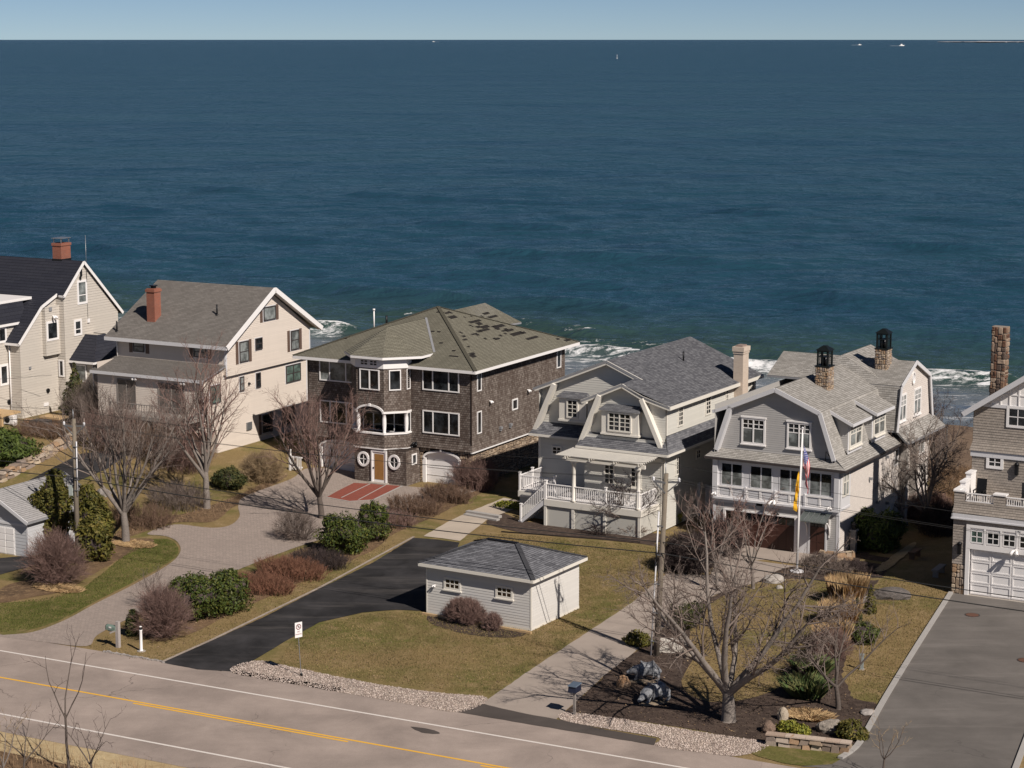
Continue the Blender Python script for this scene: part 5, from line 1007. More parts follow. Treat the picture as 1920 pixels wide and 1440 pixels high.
# ------------------------------------------------------------------ house 5: grey gambrel house with two stone chimneys
def house_grey():
    h = HB('gambrel_house', 'grey gambrel house with two lantern topped stone chimneys and a closed porch', 'house', 1571, 1032, 0, -29.8); R = h.root; m = W5; mr = W5R; e = .13; Y1 = 16.2; ZB = -.6; gy = .42
    h.wrect('f', 0, -8.1, 0, ZB, 2.38, m, e); h.wrect('r', 0, 0, Y1, ZB, 4.85, mr, e); h.wrect('l', -8.1, 0, Y1, ZB, 8.1, m, e); h.wrect('b', Y1, -8.1, 0, ZB, 8.1, m, e); h.W.face([(-8.1, 0, 2.38), (0, 0, 2.38), (0, 0, 4.9), (-8.1, 0, 4.9)])
    h.wall('f', gy, [(-7.95, 5.25), (-.45, 5.25), (-1.42, 8.08), (-4.25, 9.25), (-7.1, 8.0)], m, e)
    pk, bR, bL = (-4.25, 9.4), (-1.38, 8.2), (-7.15, 8.12); y0 = .08
    ev = (.45, 4.92); kn = (-.38, 5.42)
    # gambrel roof
    h.roof([(bR[0], y0, bR[1]), (bR[0], 11.0, bR[1]), (pk[0], 11.0, pk[1]), (pk[0], y0, pk[1])]); h.roof([(bL[0] - 1.1, Y1, bL[1] - .45), (bL[0] - 1.1, y0, bL[1] - .45), (pk[0], y0, pk[1]), (pk[0], Y1, pk[1])])
    h.roof([(kn[0], y0, kn[1]), (kn[0], 9.4, kn[1]), (bR[0], 10.2, bR[1]), (bR[0], y0, bR[1])]); h.roof([(ev[0], -.32, ev[1]), (ev[0], Y1 + .3, ev[1]), (kn[0], Y1 + .3, kn[1]), (kn[0], .3, kn[1])])
    h.roof([(-8.6, -.32, ev[1]), (ev[0], -.32, ev[1]), (kn[0], gy + .03, 5.38), (-8.15, gy + .03, 5.38)]); h.roof([(-8.6, Y1, ev[1]), (-8.6, -.32, ev[1]), (-8.1, gy, 5.4), (-8.1, Y1, 5.4)])
    gt = MB(); gt.bar((-8.62, -.36, 4.86), (.49, -.36, 4.86), .09, .10); gt.bar((.49, -.36, 4.86), (.49, Y1 + .3, 4.86), .09, .10); build_each(gt, 'gutter', GUTTER, R); h.R.box(-8.5, .4, -.3, .05, 4.76, 4.8); h.R.box(0, .42, -.2, Y1, 4.76, 4.8)
    # back block, a little higher, and cross gambrel facing right
    h.roof([(-1.3, 10.4, 8.6), (-1.3, Y1 + .2, 8.6), (-4.25, Y1 + .2, 9.95), (-4.25, 11.2, 9.95)]); h.roof([(-7.2, Y1 + .2, 8.6), (-7.2, 10.4, 8.6), (-4.25, 11.2, 9.95), (-4.25, Y1 + .2, 9.95)]); h.roof([(-7.2, 10.4, 8.6), (-1.3, 10.4, 8.6), (-4.25, 11.2, 9.95)])
    cx0, cx1, ry, rz = -8.9, .22, 12.65, 9.66
    h.roof([(cx0, 9.95, 8.45), (cx1, 9.95, 8.45), (cx1, ry, rz), (cx0, ry, rz)]); h.roof([(cx1, 15.4, 8.45), (cx0, 15.4, 8.45), (cx0, ry, rz), (cx1, ry, rz)]); h.roof([(-2.2, 9.35, 5.7), (cx1, 9.35, 5.7), (cx1, 9.97, 8.46), (-2.2, 9.97, 8.46)]); h.roof([(cx1, 16.1, 5.7), (-2.2, 16.1, 5.7), (-2.2, 15.4, 8.46), (cx1, 15.4, 8.46)])
    h.wall('r', .04, [(9.42, 5.45), (16.0, 5.45), (15.35, 8.4), (12.65, 9.55), (10.02, 8.4)], mr, e); h.roof([(.95, 9.2, 4.98), (.95, 16.6, 4.98), (.06, 16.4, 5.75), (.06, 9.4, 5.75)]); h.W.face([(0, 9.3, 4.9), (.9, 9.3, 4.9), (.9, 16.4, 4.9), (0, 16.4, 4.9)])
    mb = MB(); P = [(9.30, 5.6), (9.9, 8.42), (12.65, 9.62), (15.45, 8.42), (16.12, 5.6)]
    for a, b in zip(P[:-1], P[1:]): mb.bar((.24, a[0], a[1]), (.24, b[0], b[1]), .06, .24)
    P = [(-8.05, 5.3), (bL[0], bL[1] - .08), (pk[0], pk[1] - .1), (bR[0], bR[1] - .08), (-.42, 5.36)]
    for a, b in zip(P[:-1], P[1:]):
        mb.bar((a[0], y0 - .03, a[1]), (b[0], y0 - .03, b[1]), .07, .26); mb.bar((a[0] + (.1 if a[0] < -4.3 else -.1), .26, a[1] - .14), (b[0] + (.1 if b[0] < -4.3 else -.1), .26, b[1] - .14), .34, .04)
    mb.bar((-8.3, y0 - .03, 7.62), (bL[0], y0 - .03, bL[1] - .06), .07, .2); build_each(mb, 'rake_board', TRIMG, R)
    # closed porch: white panelled front with four double windows
    for i, (a0, a1) in enumerate(((-7.62, -6.18), (-5.72, -4.25), (-3.82, -2.36), (-1.90, -.44))):
        h.window('f', -.01, a0, a1, 3.18, 4.6, 2, m=TRIMG, fw=.07, depth=.04, blind=.60)
        mb = MB(); mb.box(a0 - .17, a1 + .17, -.16, -.10, 2.46, 2.56); mb.box(a0 - .17, a1 + .17, -.18, -.09, 3.08, 3.18)
        mid = (a0 + a1) / 2
        for x0_, x1_ in ((a0 - .17, a0 - .06), (mid - .07, mid + .07), (a1 + .06, a1 + .17)): mb.box(x0_, x1_, -.16, -.10, 2.56, 3.08)
        build_each(mb, 'balustrade_frame', WHITE, R)
        for p0, p1 in ((a0 - .06, mid - .07), (mid + .07, a1 + .06)):
            mb = MB(); mb.box(p0, p1, -.12, -.08, 2.56, 3.08); mb.box(p0 + .06, p1 - .06, -.135, -.12, 2.63, 3.01); mb.build('balustrade_panel', TRIMG, R)
    mb = MB()
    for x0_, x1_ in ((-8.12, -7.79), (-6.01, -5.89), (-4.08, -3.99), (-2.19, -2.07), (-.27, .02)): mb.box(x0_, x1_, -.20, -.01, 2.46, 3.22 if x0_ > -8 and x1_ < 0 else 4.78)
    mb.box(-8.12, .02, -.05, -.005, 4.6, 4.78); mb.box(-8.14, .06, -.24, -.01, 2.34, 2.46); mb.box(.0, .06, -.2, 1.75, 2.34, 2.46); mb.box(-8.12, .03, -.06, -.01, 2.12, 2.34)
    for x0_, x1_ in ((-7.79, -7.62), (-6.18, -5.72), (-4.25, -3.82), (-2.36, -1.90), (-.44, -.27)): mb.box(x0_, x1_, -.03, -.006, 2.46, 4.6)
    mb.box(-8.12, .02, -.02, -.004, 2.46, 3.2); build_each(mb, 'porch_trim', TRIMG, R)
    h.tb('r', 0, .0, 1.75, 2.46, 4.75, 0, .03); h.window('r', .03, .4, 1.35, 3.15, 4.6, 2, split=.6, topgrid=(2, 1), m=TRIMC, fw=.08, g=GLASS_B)
    h.window('f', gy, -6.5, -4.95, 5.8, 7.4, 2, split=.62, topgrid=(2, 2), m=WHITE, fw=.11, sill=True, head=True, blind=.6); h.window('f', gy, -3.55, -2.0, 5.8, 7.4, 2, split=.62, topgrid=(2, 2), m=WHITE, fw=.11, sill=True, head=True, blind=.6)
    # dormers on the right slope
    for d0 in (1.9, 6.0):
        d1 = d0 + 2.35; X = -.28; h.W.face([(X, d0, 5.45), (X, d1, 5.45), (X, d1, 7.4), (X, d0, 7.4)])
        h.wquad([(-1.6, d0, 7.4), (-1.5, d0, 7.95), (X, d0, 7.35), (X, d0, 5.5), (-.6, d0, 5.9)][::-1], m, e); h.tb('r', X, d0, d1, 5.45, 7.35, .0, .03)
        h.window('r', X + .03, d0 + .12, d1 - .12, 5.75, 7.22, 2, split=.6, topgrid=(2, 2), m=TRIMC, fw=.16, g=GLASS_B, sill=True)
        h.roof([(.12, d0 - .3, 7.38), (.12, d1 + .55, 7.38), (-3.2, d1 + .55, 8.95), (-3.2, d0 - .3, 8.95)]); h.eave((.14, d0 - .3, 7.38), (.14, d1 + .55, 7.38), .18, .05, -.1); mb = MB(); mb.bar((.12, d0 - .33, 7.3), (-1.4, d0 - .33, 8.02), .05, .18); mb.build('dormer_trim', TRIMG, R)
    # cross gable windows, oval
    for a0, a1 in ((9.95, 11.25), (12.75, 14.1)): h.window('r', .04, a0, a1, 6.1, 7.85, 2, split=.58, topgrid=(2, 2), m=WHITE, fw=.12, g=GLASS_B, sill=True)
    mb = MB(); k = 18
    for i in range(k):
        t, t2 = 2 * math.pi * i / k, 2 * math.pi * (i + 1) / k; mb.bar((.09, 12.5 + .26 * math.cos(t), 8.6 + .38 * math.sin(t)), (.09, 12.5 + .26 * math.cos(t2), 8.6 + .38 * math.sin(t2)), .08, .1, (1, 0, 0))
    f = mb.build('oval_window', WHITE, R); mb = MB(); mb.face([(.06, 12.5 + .24 * math.cos(2 * math.pi * i / k), 8.6 + .36 * math.sin(2 * math.pi * i / k)) for i in range(k)]); mb.build('pane', TRIMG, f)
    h.window('r', 0, 9.4, 10.1, 3.4, 4.5, m=WHITE, fw=.1); h.window('r', 0, 13.6, 15.2, 3.3, 4.7, 2, split=.6, topgrid=(2, 1), m=WHITE, fw=.1, g=GLASS_B)
    for y, w in ((10.4, .5), (12.5, .25)): mb = MB(); mb.box(.0, .5, y, y + w, ZB, 4.8); mb.build('wall_pier', STONEG, R)
    for (y, z) in ((5.0, 3.45), (7.9, 4.3), (6.4, 1.7), (8.2, 1.3), (4.2, 1.6)): mb = MB(); mb.tube([(0, y, z), (.18, y, z)], .08, 6); mb.box(.02, .22, y - .08, y + .08, z - .1, z + .06); mb.build('wall_vent', LEADGREY, R)
    # garage opening, lamps, door and canopy
    mb = MB(); mb.box(-7.25, -2.75, -.035, -.004, -.45, 1.66); f = mb.build('garage_door', DOORR, R)
    mb = MB()
    for i in range(8):
        x = -7.2 + i * .556; mb.box(x, x + .04, -.05, -.035, -.45, 1.1)
    mb.box(-7.25, -2.75, -.052, -.035, 1.06, 1.12); build_each(mb, 'door_batten', DOORR, f)
    for i in range(8): mb = MB(); x = -7.14 + i * .556; mb.box(x, x + .46, -.043, -.035, 1.16, 1.6); mb.build('pane', GLASS, f)
    mb = MB(); mb.box(-7.4, -7.25, -.12, 0, -.45, 1.75); mb.box(-2.75, -2.6, -.12, 0, -.45, 1.75); mb.box(-7.25, -2.75, -.12, 0, 1.66, 1.75); build_each(mb, 'garage_frame', WHITE, R)
    for x in (-6.3, -3.85):
        mb = MB(); mb.tube([(x, 0, 2.02), (x, -.18, 2.1), (x, -.32, 2.04), (x, -.36, 1.95)], .022, 6); mb.lathe((x, -.36), [(.22, 1.82), (.08, 1.93), (.03, 1.97)], 10); mb.build('barn_lamp', BLACKM, R)
    flood_lamp(R, (-4.05, -.24, 2.62), (0, -1, 0), None, 1.6); flood_lamp(R, (-7.9, -.24, 2.72), (0, -1, 0)); flood_lamp(R, (-.45, -.24, 2.62), (0, -1, 0))
    mb = MB(); mb.box(-5.25, -4.85, -.10, -.062, 2.14, 2.36); f = mb.build('number_plate', BLACKM, R)
    mb = MB(); mb.box(-2.45, -1.9, -.03, -.004, -.5, 1.9); mb.box(-1.9, -1.77, -.06, 0, -.5, 1.75); mb.box(-.82, -.70, -.06, 0, -.5, 1.75); mb.box(-1.77, -.82, -.06, 0, 1.66, 1.75); mb.build('door_frame', TRIMG, R)
    mb = MB(); mb.box(-1.77, -.82, -.035, -.004, -.48, 1.28); f = mb.build('front_door', DOORR, R); mb = MB(); mb.box(-1.32, -1.28, -.05, -.034, -.45, 1.25); mb.box(-1.7, -.9, -.048, -.034, .35, .42); mb.build('door_rail', DOORR, f)
    h.window('f', -.004, -1.77, -.82, 1.28, 1.66, 1, grid=(4, 2), m=BLACKM, fw=.03, depth=.03)
    mb = MB(); P = [(-2.15, 0, 2.2), (-.45, 0, 2.2), (-.35, -1.15, 1.82), (-2.1, -1.15, 1.82)]; mb.slab(P[::-1], (0, 0, -.05)); f = mb.build('canopy', plain('patina_metal', (.20, .225, .215), .35, .2, 4, .1, 40, .6), R); mb = MB()
    for i in range(6): x = -2.12 + i * .34; mb.bar((x, 0, 2.225), (x + .01, -1.15, 1.845), .025, .03)
    mb.build('standing_seam', GALV, f)
    for x in (-1.95, -.55):
        mb = MB(); mb.tube([(x, -.02, .7), (x, -.12, 1.3), (x, -.45, 1.65), (x, -1.05, 1.78)], .05, 6); mb.bar((x, -.05, .7), (x, -.05, 1.8), .08, .08, (0, 1, 0)); mb.build('canopy_bracket', WHITE, R)
    h.tb('f', 0, -.14, .03, ZB, 2.12, 0, .03); h.tb('r', 0, -.03, .14, ZB, 4.8, 0, .03); h.tb('f', 0, -8.12, -7.96, ZB, 2.12, 0, .03)
    # chimneys with lanterns
    def chim(x, y, zb, zt, w, d):
        core = stone_stack(R, x - w / 2, x + w / 2, y - d / 2, y + d / 2, zb, zt, .22, int(x * 7 + 100), m=STONE); mb = MB(); mb.box(x - w / 2 - .06, x + w / 2 + .06, y - d / 2 - .06, y + d / 2 + .06, zt, zt + .07)
        q = .33
        for a in (-1, 1):
            for b in (-1, 1): mb.box(x + a * q - .05, x + a * q + .05, y + b * q - .05, y + b * q + .05, zt + .07, zt + .95)
        mb.box(x - .38, x + .38, y - .38, y + .38, zt + .93, zt + 1.02); mb.hexa([(x - .46, y - .46, zt + 1.02), (x + .46, y - .46, zt + 1.02), (x + .46, y + .46, zt + 1.02), (x - .46, y + .46, zt + 1.02), (x - .1, y - .1, zt + 1.3), (x + .1, y - .1, zt + 1.3), (x + .1, y + .1, zt + 1.3), (x - .1, y + .1, zt + 1.3)])
        for b in (-1, 1): mb.box(x - q, x + q, y + b * q - .02, y + b * q + .02, zt + .60, zt + .64); mb.box(x + b * q - .02, x + b * q + .02, y - q, y + q, zt + .60, zt + .64); mb.box(x - .02, x + .02, y + b * q - .02, y + b * q + .02, zt + .07, zt + .95); mb.box(x + b * q - .02, x + b * q + .02, y - .02, y + .02, zt + .07, zt + .95)
        f = mb.build('chimney_lantern', plain('dark_bronze', (.028, .034, .034), .4, .2, 3, .1, 40, .7), R); mb = MB(); mb.cyl((x, y), .2, zt + .07, zt + .62, 10); mb.build('flue', BLACKM, f)
    chim(-3.05, 5.0, 8.5, 10.15, .85, .85); chim(-1.75, 11.9, 8.9, 10.45, .8, .8)
    mb = MB(); mb.tube([(-.95, .08, 5.3), (-.9, .0, 5.9), (-.7, .1, 5.6)], .03, 5); mb.build('vent_pipe', BLACKM, R)
    h.done(m, R5, TRIMG, LEADGREY)
house_grey()

# ------------------------------------------------------------------ house 6: taupe shingle house with white garage doors at the right edge
def text_mesh(s, size, m, parent, loc, rot, name):
    cu = bpy.data.curves.new(name, 'FONT'); cu.body = s; cu.size = size; cu.extrude = .004; cu.align_x = 'CENTER'; ob = bpy.data.objects.new(name, cu); COL.objects.link(ob)
    dg = bpy.context.evaluated_depsgraph_get(); me = bpy.data.meshes.new_from_object(ob.evaluated_get(dg)); bpy.data.objects.remove(ob); me.materials.clear(); me.materials.append(m)
    o = link(bpy.data.objects.new(name, me), parent); o.location = loc; o.rotation_euler = rot; return o
def house_taupe():
    h = HB('shingle_house', 'taupe shingle house with white panelled garage doors and roof terrace at right edge', 'house', 1783, 1112, 0, -29.5); R = h.root; m = W6; e = .15; lip = .018; X1 = 12.0; UY = 3.0
    h.wrect('f', 0, 0, .78, 1.7, 4.25, m, e, lip); h.wrect('f', 0, .78, X1, 3.95, 4.25, m, e, lip); h.wrect('l', 0, 0, UY + 9, 0, 4.25, m, e, lip); h.W.box(.1, X1, .06, 10, 2.68, 4.2); h.W.box(.1, X1, .5, 10, -.3, 2.68); h.W.box(.1, .95, .06, .5, -.3, 2.68); h.W.box(5.62, 5.98, .06, .5, -.3, 2.68); h.wrect('r', X1, 0, 10, 0, 4.25, m, e, lip)
    h.wquad([(-.06, -.08, 4.55), (X1, -.08, 4.55), (X1, 0, 4.95), (0, 0, 4.95)], m, e, lip); h.wrect('f', 0, 0, X1, 4.95, 5.2, m, e, lip)
    for a0, a1 in ((0, .57), (2.18, 2.8), (5.2, 5.8), (8.2, 8.8)): h.wrect('f', 0, a0, a1, 5.2, 5.72, m, e, lip); h.W.box(a0, a1, .02, .4, 4.9, 5.7); mb = MB(); mb.box(a0 - .05, a1 + .05, -.06, .46, 5.72, 5.80); mb.build('parapet_cap', WHITE, R)
    h.wrect('l', 0, 0, UY, 4.25, 5.75, m, e, lip)
    mb = MB(); mb.box(-.08, X1, -.14, 0, 4.27, 4.52); mb.box(-.1, X1, -.18, 0, 4.22, 4.30); mb.box(-.08, 0, -.14, UY, 4.27, 4.52); mb.build('cornice', TRIMG, R); h.W.box(.02, X1, .02, 10, 4.4, 4.95)
    mb = MB(); mb.box(.3, X1, .3, UY, 4.95, 5.0); mb.build('terrace_floor', WOODG, R)
    rail_run(R, (.6, .1, 5.18), (2.16, .1, 5.18), .48, WHITE, posts=(False, False), gap=.12, low=.06); rail_run(R, (2.82, .1, 5.18), (5.18, .1, 5.18), .48, WHITE, posts=(False, False), gap=.12, low=.06)
    # stepped white parapet on the left side
    mb = MB()
    for y0_, z in ((.0, 5.75), (1.0, 6.0), (2.0, 6.3)): mb.box(-.06, .3, y0_ + .02, y0_ + 1.05, z, z + .08); mb.box(-.02, .26, y0_ + .06, y0_ + 1.0, 5.0, z)
    mb.build('stepped_parapet', WHITE, R)
    # upper storeys
    h.wrect('f', UY, 0, X1, 4.9, 7.15, m, e, lip); h.wquad([(-.14, UY - .12, 7.48), (X1, UY - .12, 7.48), (X1, UY, 8.0), (0, UY, 8.0)], m, e, lip); h.wall('f', UY, [(0, 8.0), (X1, 8.0), (X1, 10.0), (.45, 10.0), (0, 9.72)], m, e, lip); h.wrect('l', 0, UY, UY + 9, 4.2, 9.7, m, e, lip)
    mb = MB(); mb.box(-.08, X1, UY - .08, UY, 7.16, 7.46); mb.box(.3, X1, UY - .06, UY, 9.98, 10.16); mb.build('belt_trim', TRIMG, R)
    # white gable with raised battens
    h.W.face([(.5, UY - .01, 10.1), (X1, UY - .01, 10.1), (X1, UY - .01, 12.5), (5.2, UY - .01, 13.6)]); gb = MB(); gb.face([(.45, UY - .02, 10.12), (9.9, UY - .02, 10.12), (5.2, UY - .02, 13.4)]); f = gb.build('gable_panel', WHITE, R)
    for i in range(18):
        x = 1.0 + i * .5; zt = 10.12 + (min(x - .45, 9.9 - x)) * .70
        mb = MB(); mb.box(x - .035, x + .035, UY - .06, UY - .02, 10.16, max(10.2, zt - .05)); mb.build('batten', WHITE, f)
    for z in (10.75, 11.4): d = (z - 10.12) / .70; mb = MB(); mb.box(.5 + d, 9.85 - d, UY - .05, UY - .02, z - .035, z + .035); mb.build('batten', WHITE, f)
    sl = .68; y0 = UY - .55; e0 = (-.45, 9.62); pk = (5.2, 9.62 + 5.65 * sl)
    h.roof([(e0[0], 12.6, e0[1]), (e0[0], y0, e0[1]), (pk[0], y0, pk[1]), (pk[0], 12.6, pk[1])]); h.roof([(10.85, y0, e0[1]), (10.85, 12.6, e0[1]), (pk[0], 12.6, pk[1]), (pk[0], y0, pk[1])])
    mb = MB()
    for s_ in (1, -1):
        a = (e0[0] if s_ > 0 else 10.85, y0 - .03, e0[1] - .08); b = (pk[0], y0 - .03, pk[1] - .08); mb.bar(a, b, .07, .28); a2 = (a[0], y0 + .26, a[2] - .14); b2 = (b[0], y0 + .26, b[2] - .14); mb.bar(a2, b2, .5, .04)
    mb.bar((-.45, y0, 9.5), (-.45, 12.6, 9.5), .08, .16); build_each(mb, 'rake_board', TRIMG, R)
    h.window('f', UY, 1.85, 3.1, 8.95, 10.15, 1, grid=(2, 2), m=WHITE, fw=.14, depth=.07); h.window('f', UY, .82, 1.78, 6.55, 7.3, 1, grid=(2, 2), m=WHITE, fw=.16, depth=.07); h.window('f', UY, 4.6, 5.9, 8.95, 10.15, 1, grid=(2, 2), m=WHITE, fw=.14, depth=.07)
    def lantern(x, y, z):
        mb = MB(); mb.box(x - .09, x + .09, y - .2, y - .02, z, z + .55); mb.lathe((x, y - .11), [(.16, z + .55), (.10, z + .66), (.02, z + .7)], 8); mb.box(x - .05, x + .05, y - .02, y, z + .2, z + .4); f = mb.build('wall_lantern', BLACKM, R)
    lantern(.42, 0, 2.28); lantern(2.55, UY, 6.35)
    # stone base and garage
    stone_face(R, 'f', 0, 0, .76, -.1, 1.68, .42, 5, singles=True); stone_face(R, 'l', 0, 0, 3, -.1, 1.68, .42, 6)
    mb = MB(); mb.box(.76, .98, -.10, .02, 0, 2.66); mb.box(.76, X1, -.10, .02, 3.82, 3.97); mb.box(.76, X1, -.10, .02, 2.64, 2.92); mb.box(.76, .96, -.10, .02, 2.92, 3.82); mb.box(5.6, 6.0, -.10, .02, 0, 2.66)
    for i in range(13): x = 1.78 + i * .89; mb.box(x - .05, x + .06, -.10, .02, 2.92, 3.82)
    mb.box(.96, X1, -.03, .02, 2.92, 3.82); mb.build('garage_surround', WHITE, R)
    for i in range(9): x = .99 + i * .89; h.window('f', -.035, x, x + .72, 2.98, 3.70, 1, grid=(2, 2), m=WHITE, fw=.07, depth=.05, g=GLASS_G if i == 0 else GLASS)
    for d0 in (.98, 6.0):
        mb = MB(); mb.box(d0, d0 + 4.62, .10, .14, .04, 2.66); f = mb.build('garage_door', WHITE, R)
        for r_ in range(4):
            for c_ in range(4):
                x, z = d0 + .06 + c_ * 1.14, .10 + r_ * .635; mb = MB(); fr = .07; a0, a1, b0, b1 = x, x + 1.08, z, z + .58
                mb.box(a0, a1, .07, .10, b0, b0 + fr); mb.box(a0, a1, .07, .10, b1 - fr, b1); mb.box(a0, a0 + fr, .07, .10, b0 + fr, b1 - fr); mb.box(a1 - fr, a1, .07, .10, b0 + fr, b1 - fr); mb.build('door_panel', WHITE, f)
    mb = MB(); mb.box(.76, X1, -.14, .2, -.05, .05); mb.build('door_sill', CONC, R)
    flood_lamp(R, (3.5, -.10, 2.85), (0, -1, 0), None, 1.5); o = text_mesh('1194', .15, BLACKM, R, (3.58, -.105, 3.84), (rad(90), 0, 0), 'house_number')
    stone_stack(R, -.62, .22, 8.0, 8.65, 9.0, 13.75, .40, 9, m=STONER)
    h.done(m, R6, TRIMG, LEADGREY)
    for k, (x, y) in enumerate(((1.0, 1.3), (3.6, 1.4))):
        p = R.matrix_basis @ Vector((x, y, 5.0)); t = thing('terrace_chair', ('dark high back chair on the terrace nearest its left end', 'dark high back chair on the terrace near the frame edge')[k], 'chair', p, -29.5 + 20 * k); mb = MB(); mb.box(-.3, .3, -.3, .3, .38, .44); mb.build('seat', BLACKM, t); mb = MB(); mb.bar((0, .28, .4), (0, .42, 1.2), .55, .05, (0, 1, 0)); mb.build('backrest', BLACKM, t)
        for a in (-.26, .26):
            for b in (-.26, .26): mb = MB(); mb.box(a - .025, a + .025, b - .025, b + .025, 0, .38); mb.build('leg', BLACKM, t)
            mb = MB(); mb.box(a - .04, a + .04, -.3, .32, .62, .66); mb.box(a - .025, a + .025, -.3, -.25, .4, .62); mb.build('armrest', BLACKM, t)
house_taupe()

# ------------------------------------------------------------------ hipped shed and the garage at the left edge
def shed():
    h = HB('garden_shed', 'small pale clapboard shed with grey hipped roof beside the blacktop drive', 'shed', 996, 1183, 0, -31); R = h.root; D = 5.0; Wd = 6.4; e = .145
    h.wrect('f', 0, -Wd, 0, .12, 2.6, WS, e); h.wrect('r', 0, 0, D, .12, 2.6, WS, e); h.wrect('l', -Wd, 0, D, .12, 2.6, WS, e); h.wrect('b', D, -Wd, 0, .12, 2.6, WS, e); h.T.box(-Wd - .02, .02, -.02, D + .02, 0, .13)
    hip_slopes(h, -Wd - .3, .32, -.32, D + .3, 2.78, -4.15, -2.35, D / 2, 3.78, .10, .14, .018)
    for a, b in (((-Wd - .3, -.34, 2.78), (.32, -.34, 2.78)), ((.34, -.32, 2.78), (.34, D + .3, 2.78)), ((-Wd - .32, D + .3, 2.78), (-Wd - .32, -.32, 2.78))): h.eave(a, b, .16, .05, -.08)
    h.R.box(-Wd - .25, .28, -.28, D + .25, 2.60, 2.63); mb = MB()
    for q, p in (((-Wd - .3, -.32), (-4.15, D / 2)), ((.32, -.32), (-2.35, D / 2)), ((.32, D + .3), (-2.35, D / 2)), ((-Wd - .3, D + .3), (-4.15, D / 2))):
        for i in range(12): a = Vector((*q, 2.78)).lerp(Vector((*p, 3.78)), i / 12); b = Vector((*q, 2.78)).lerp(Vector((*p, 3.78)), (i + 1.05) / 12); mb.bar(a + Vector((0, 0, .045)), b + Vector((0, 0, .03)), .24, .025)
    mb.build('ridge_caps', RS, R, 'stuff'); mb = MB(); mb.box(-4.2, -2.3, D / 2 - .12, D / 2 + .12, 3.77, 3.85); mb.build('ridge_vent', BLACKM, R)
    for a0, a1 in ((-5.3, -4.25), (-2.12, -1.07)): h.window('f', 0, a0, a1, 1.5, 2.16, 1, grid=(3, 2), m=TRIMC, fw=.12, depth=.06, sill=True, g=glass('dark_brown_glass', (.03, .018, .012)))
    h.tb('f', 0, -.06, .02, .12, 2.6, 0, .025); h.tb('r', 0, -.02, .06, .12, 2.6, 0, .025); h.tb('f', 0, -Wd - .02, -Wd + .06, .12, 2.6, 0, .025); flood_lamp(R, (-5.88, 0, 1.62), (0, -1, 0), None, .7)
    h.done(WS, RS, TRIMC, LEADGREY)
shed()
def left_garage():
    h = HB('garage', 'pale grey garage with light grey gable roof at the left edge', 'garage', 54, 1045, 0, -29); R = h.root; m = plain('pale_grey_boards', (.48, .48, .49), .6, .06); D = 6.0; Wd = 5.2; S_ = siding_mat('grey_garage_siding', (.47, .47, .48), .2)
    h.wall('f', 0, [(-Wd, -.1), (0, -.1), (0, 2.2), (-Wd / 2, 3.55), (-Wd, 2.2)], S_, .2); h.wrect('r', 0, 0, D, -.1, 2.2, S_, .2); h.wrect('l', -Wd, 0, D, -.1, 2.2, S_, .2); h.wall('b', D, [(0, -.1), (-Wd, -.1), (-Wd, 2.2), (-Wd / 2, 3.55), (0, 2.2)], S_, .2)
    z1, z0 = 3.72, 2.18; h.roof([(.28, -.3, z0), (.28, D + .3, z0), (-Wd / 2, D + .3, z1), (-Wd / 2, -.3, z1)], .16); h.roof([(-Wd - .28, D + .3, z0), (-Wd - .28, -.3, z0), (-Wd / 2, -.3, z1), (-Wd / 2, D + .3, z1)], .16)
    mb = MB(); mb.bar((.28, -.32, z0 - .09), (-Wd / 2, -.32, z1 - .09), .05, .2); mb.bar((-Wd - .28, -.32, z0 - .09), (-Wd / 2, -.32, z1 - .09), .05, .2); mb.build('rake_board', TRIMG, R); h.tb('f', 0, -Wd, 0, 1.82, 1.96, 0, .05); h.tb('f', 0, -.1, .02, 0, 2.1, 0, .03)
    mb = MB(); mb.box(-4.3, -1.0, -.03, -.005, 0, 1.65); f = mb.build('garage_door', WHITE, R)
    for r_ in range(4):
        for c_ in range(5): mb = MB(); x, z = -4.25 + c_ * .65, .05 + r_ * .40; mb.box(x, x + .58, -.05, -.03, z, z + .34); mb.build('door_panel', WHITE, f)
    h.done(S_, RG, TRIMG, LEADGREY)
left_garage()
# ------------------------------------------------------------------ plants
def seg_mesh(S, k=3):
    S = np.array(S, float); P0, P1, R0, R1 = S[:, :3], S[:, 3:6], S[:, 6], S[:, 7]; D = P1 - P0; D /= np.linalg.norm(D, axis=1, keepdims=True) + 1e-9
    ref = np.where(np.abs(D[:, 2:3]) < .9, np.array([[0, 0, 1.]]), np.array([[1., 0, 0]])); A = np.cross(D, ref); A /= np.linalg.norm(A, axis=1, keepdims=True); B = np.cross(D, A); V = []
    for P, R in ((P0, R0), (P1, R1)):
        for j in range(k): t = 2 * math.pi * j / k; V.append(P + (A * math.cos(t) + B * math.sin(t)) * R[:, None])
    V = np.stack(V, 1).reshape(-1, 3); base = (np.arange(len(S)) * 2 * k)[:, None]; F = [np.concatenate([base + j, base + (j + 1) % k, base + k + (j + 1) % k, base + k + j], 1) for j in range(k)]
    return V, np.concatenate(F, 0)
def rv(r):
    while True:
        v = Vector((r.uniform(-1, 1), r.uniform(-1, 1), r.uniform(-1, 1)))
        if .05 < v.length < 1: return v.normalized()
def turn(d, ang, r):
    ax = d.cross(rv(r))
    if ax.length < .01: ax = Vector((1, 0, 0))
    return (Matrix.Rotation(ang, 3, ax.normalized()) @ d).normalized()
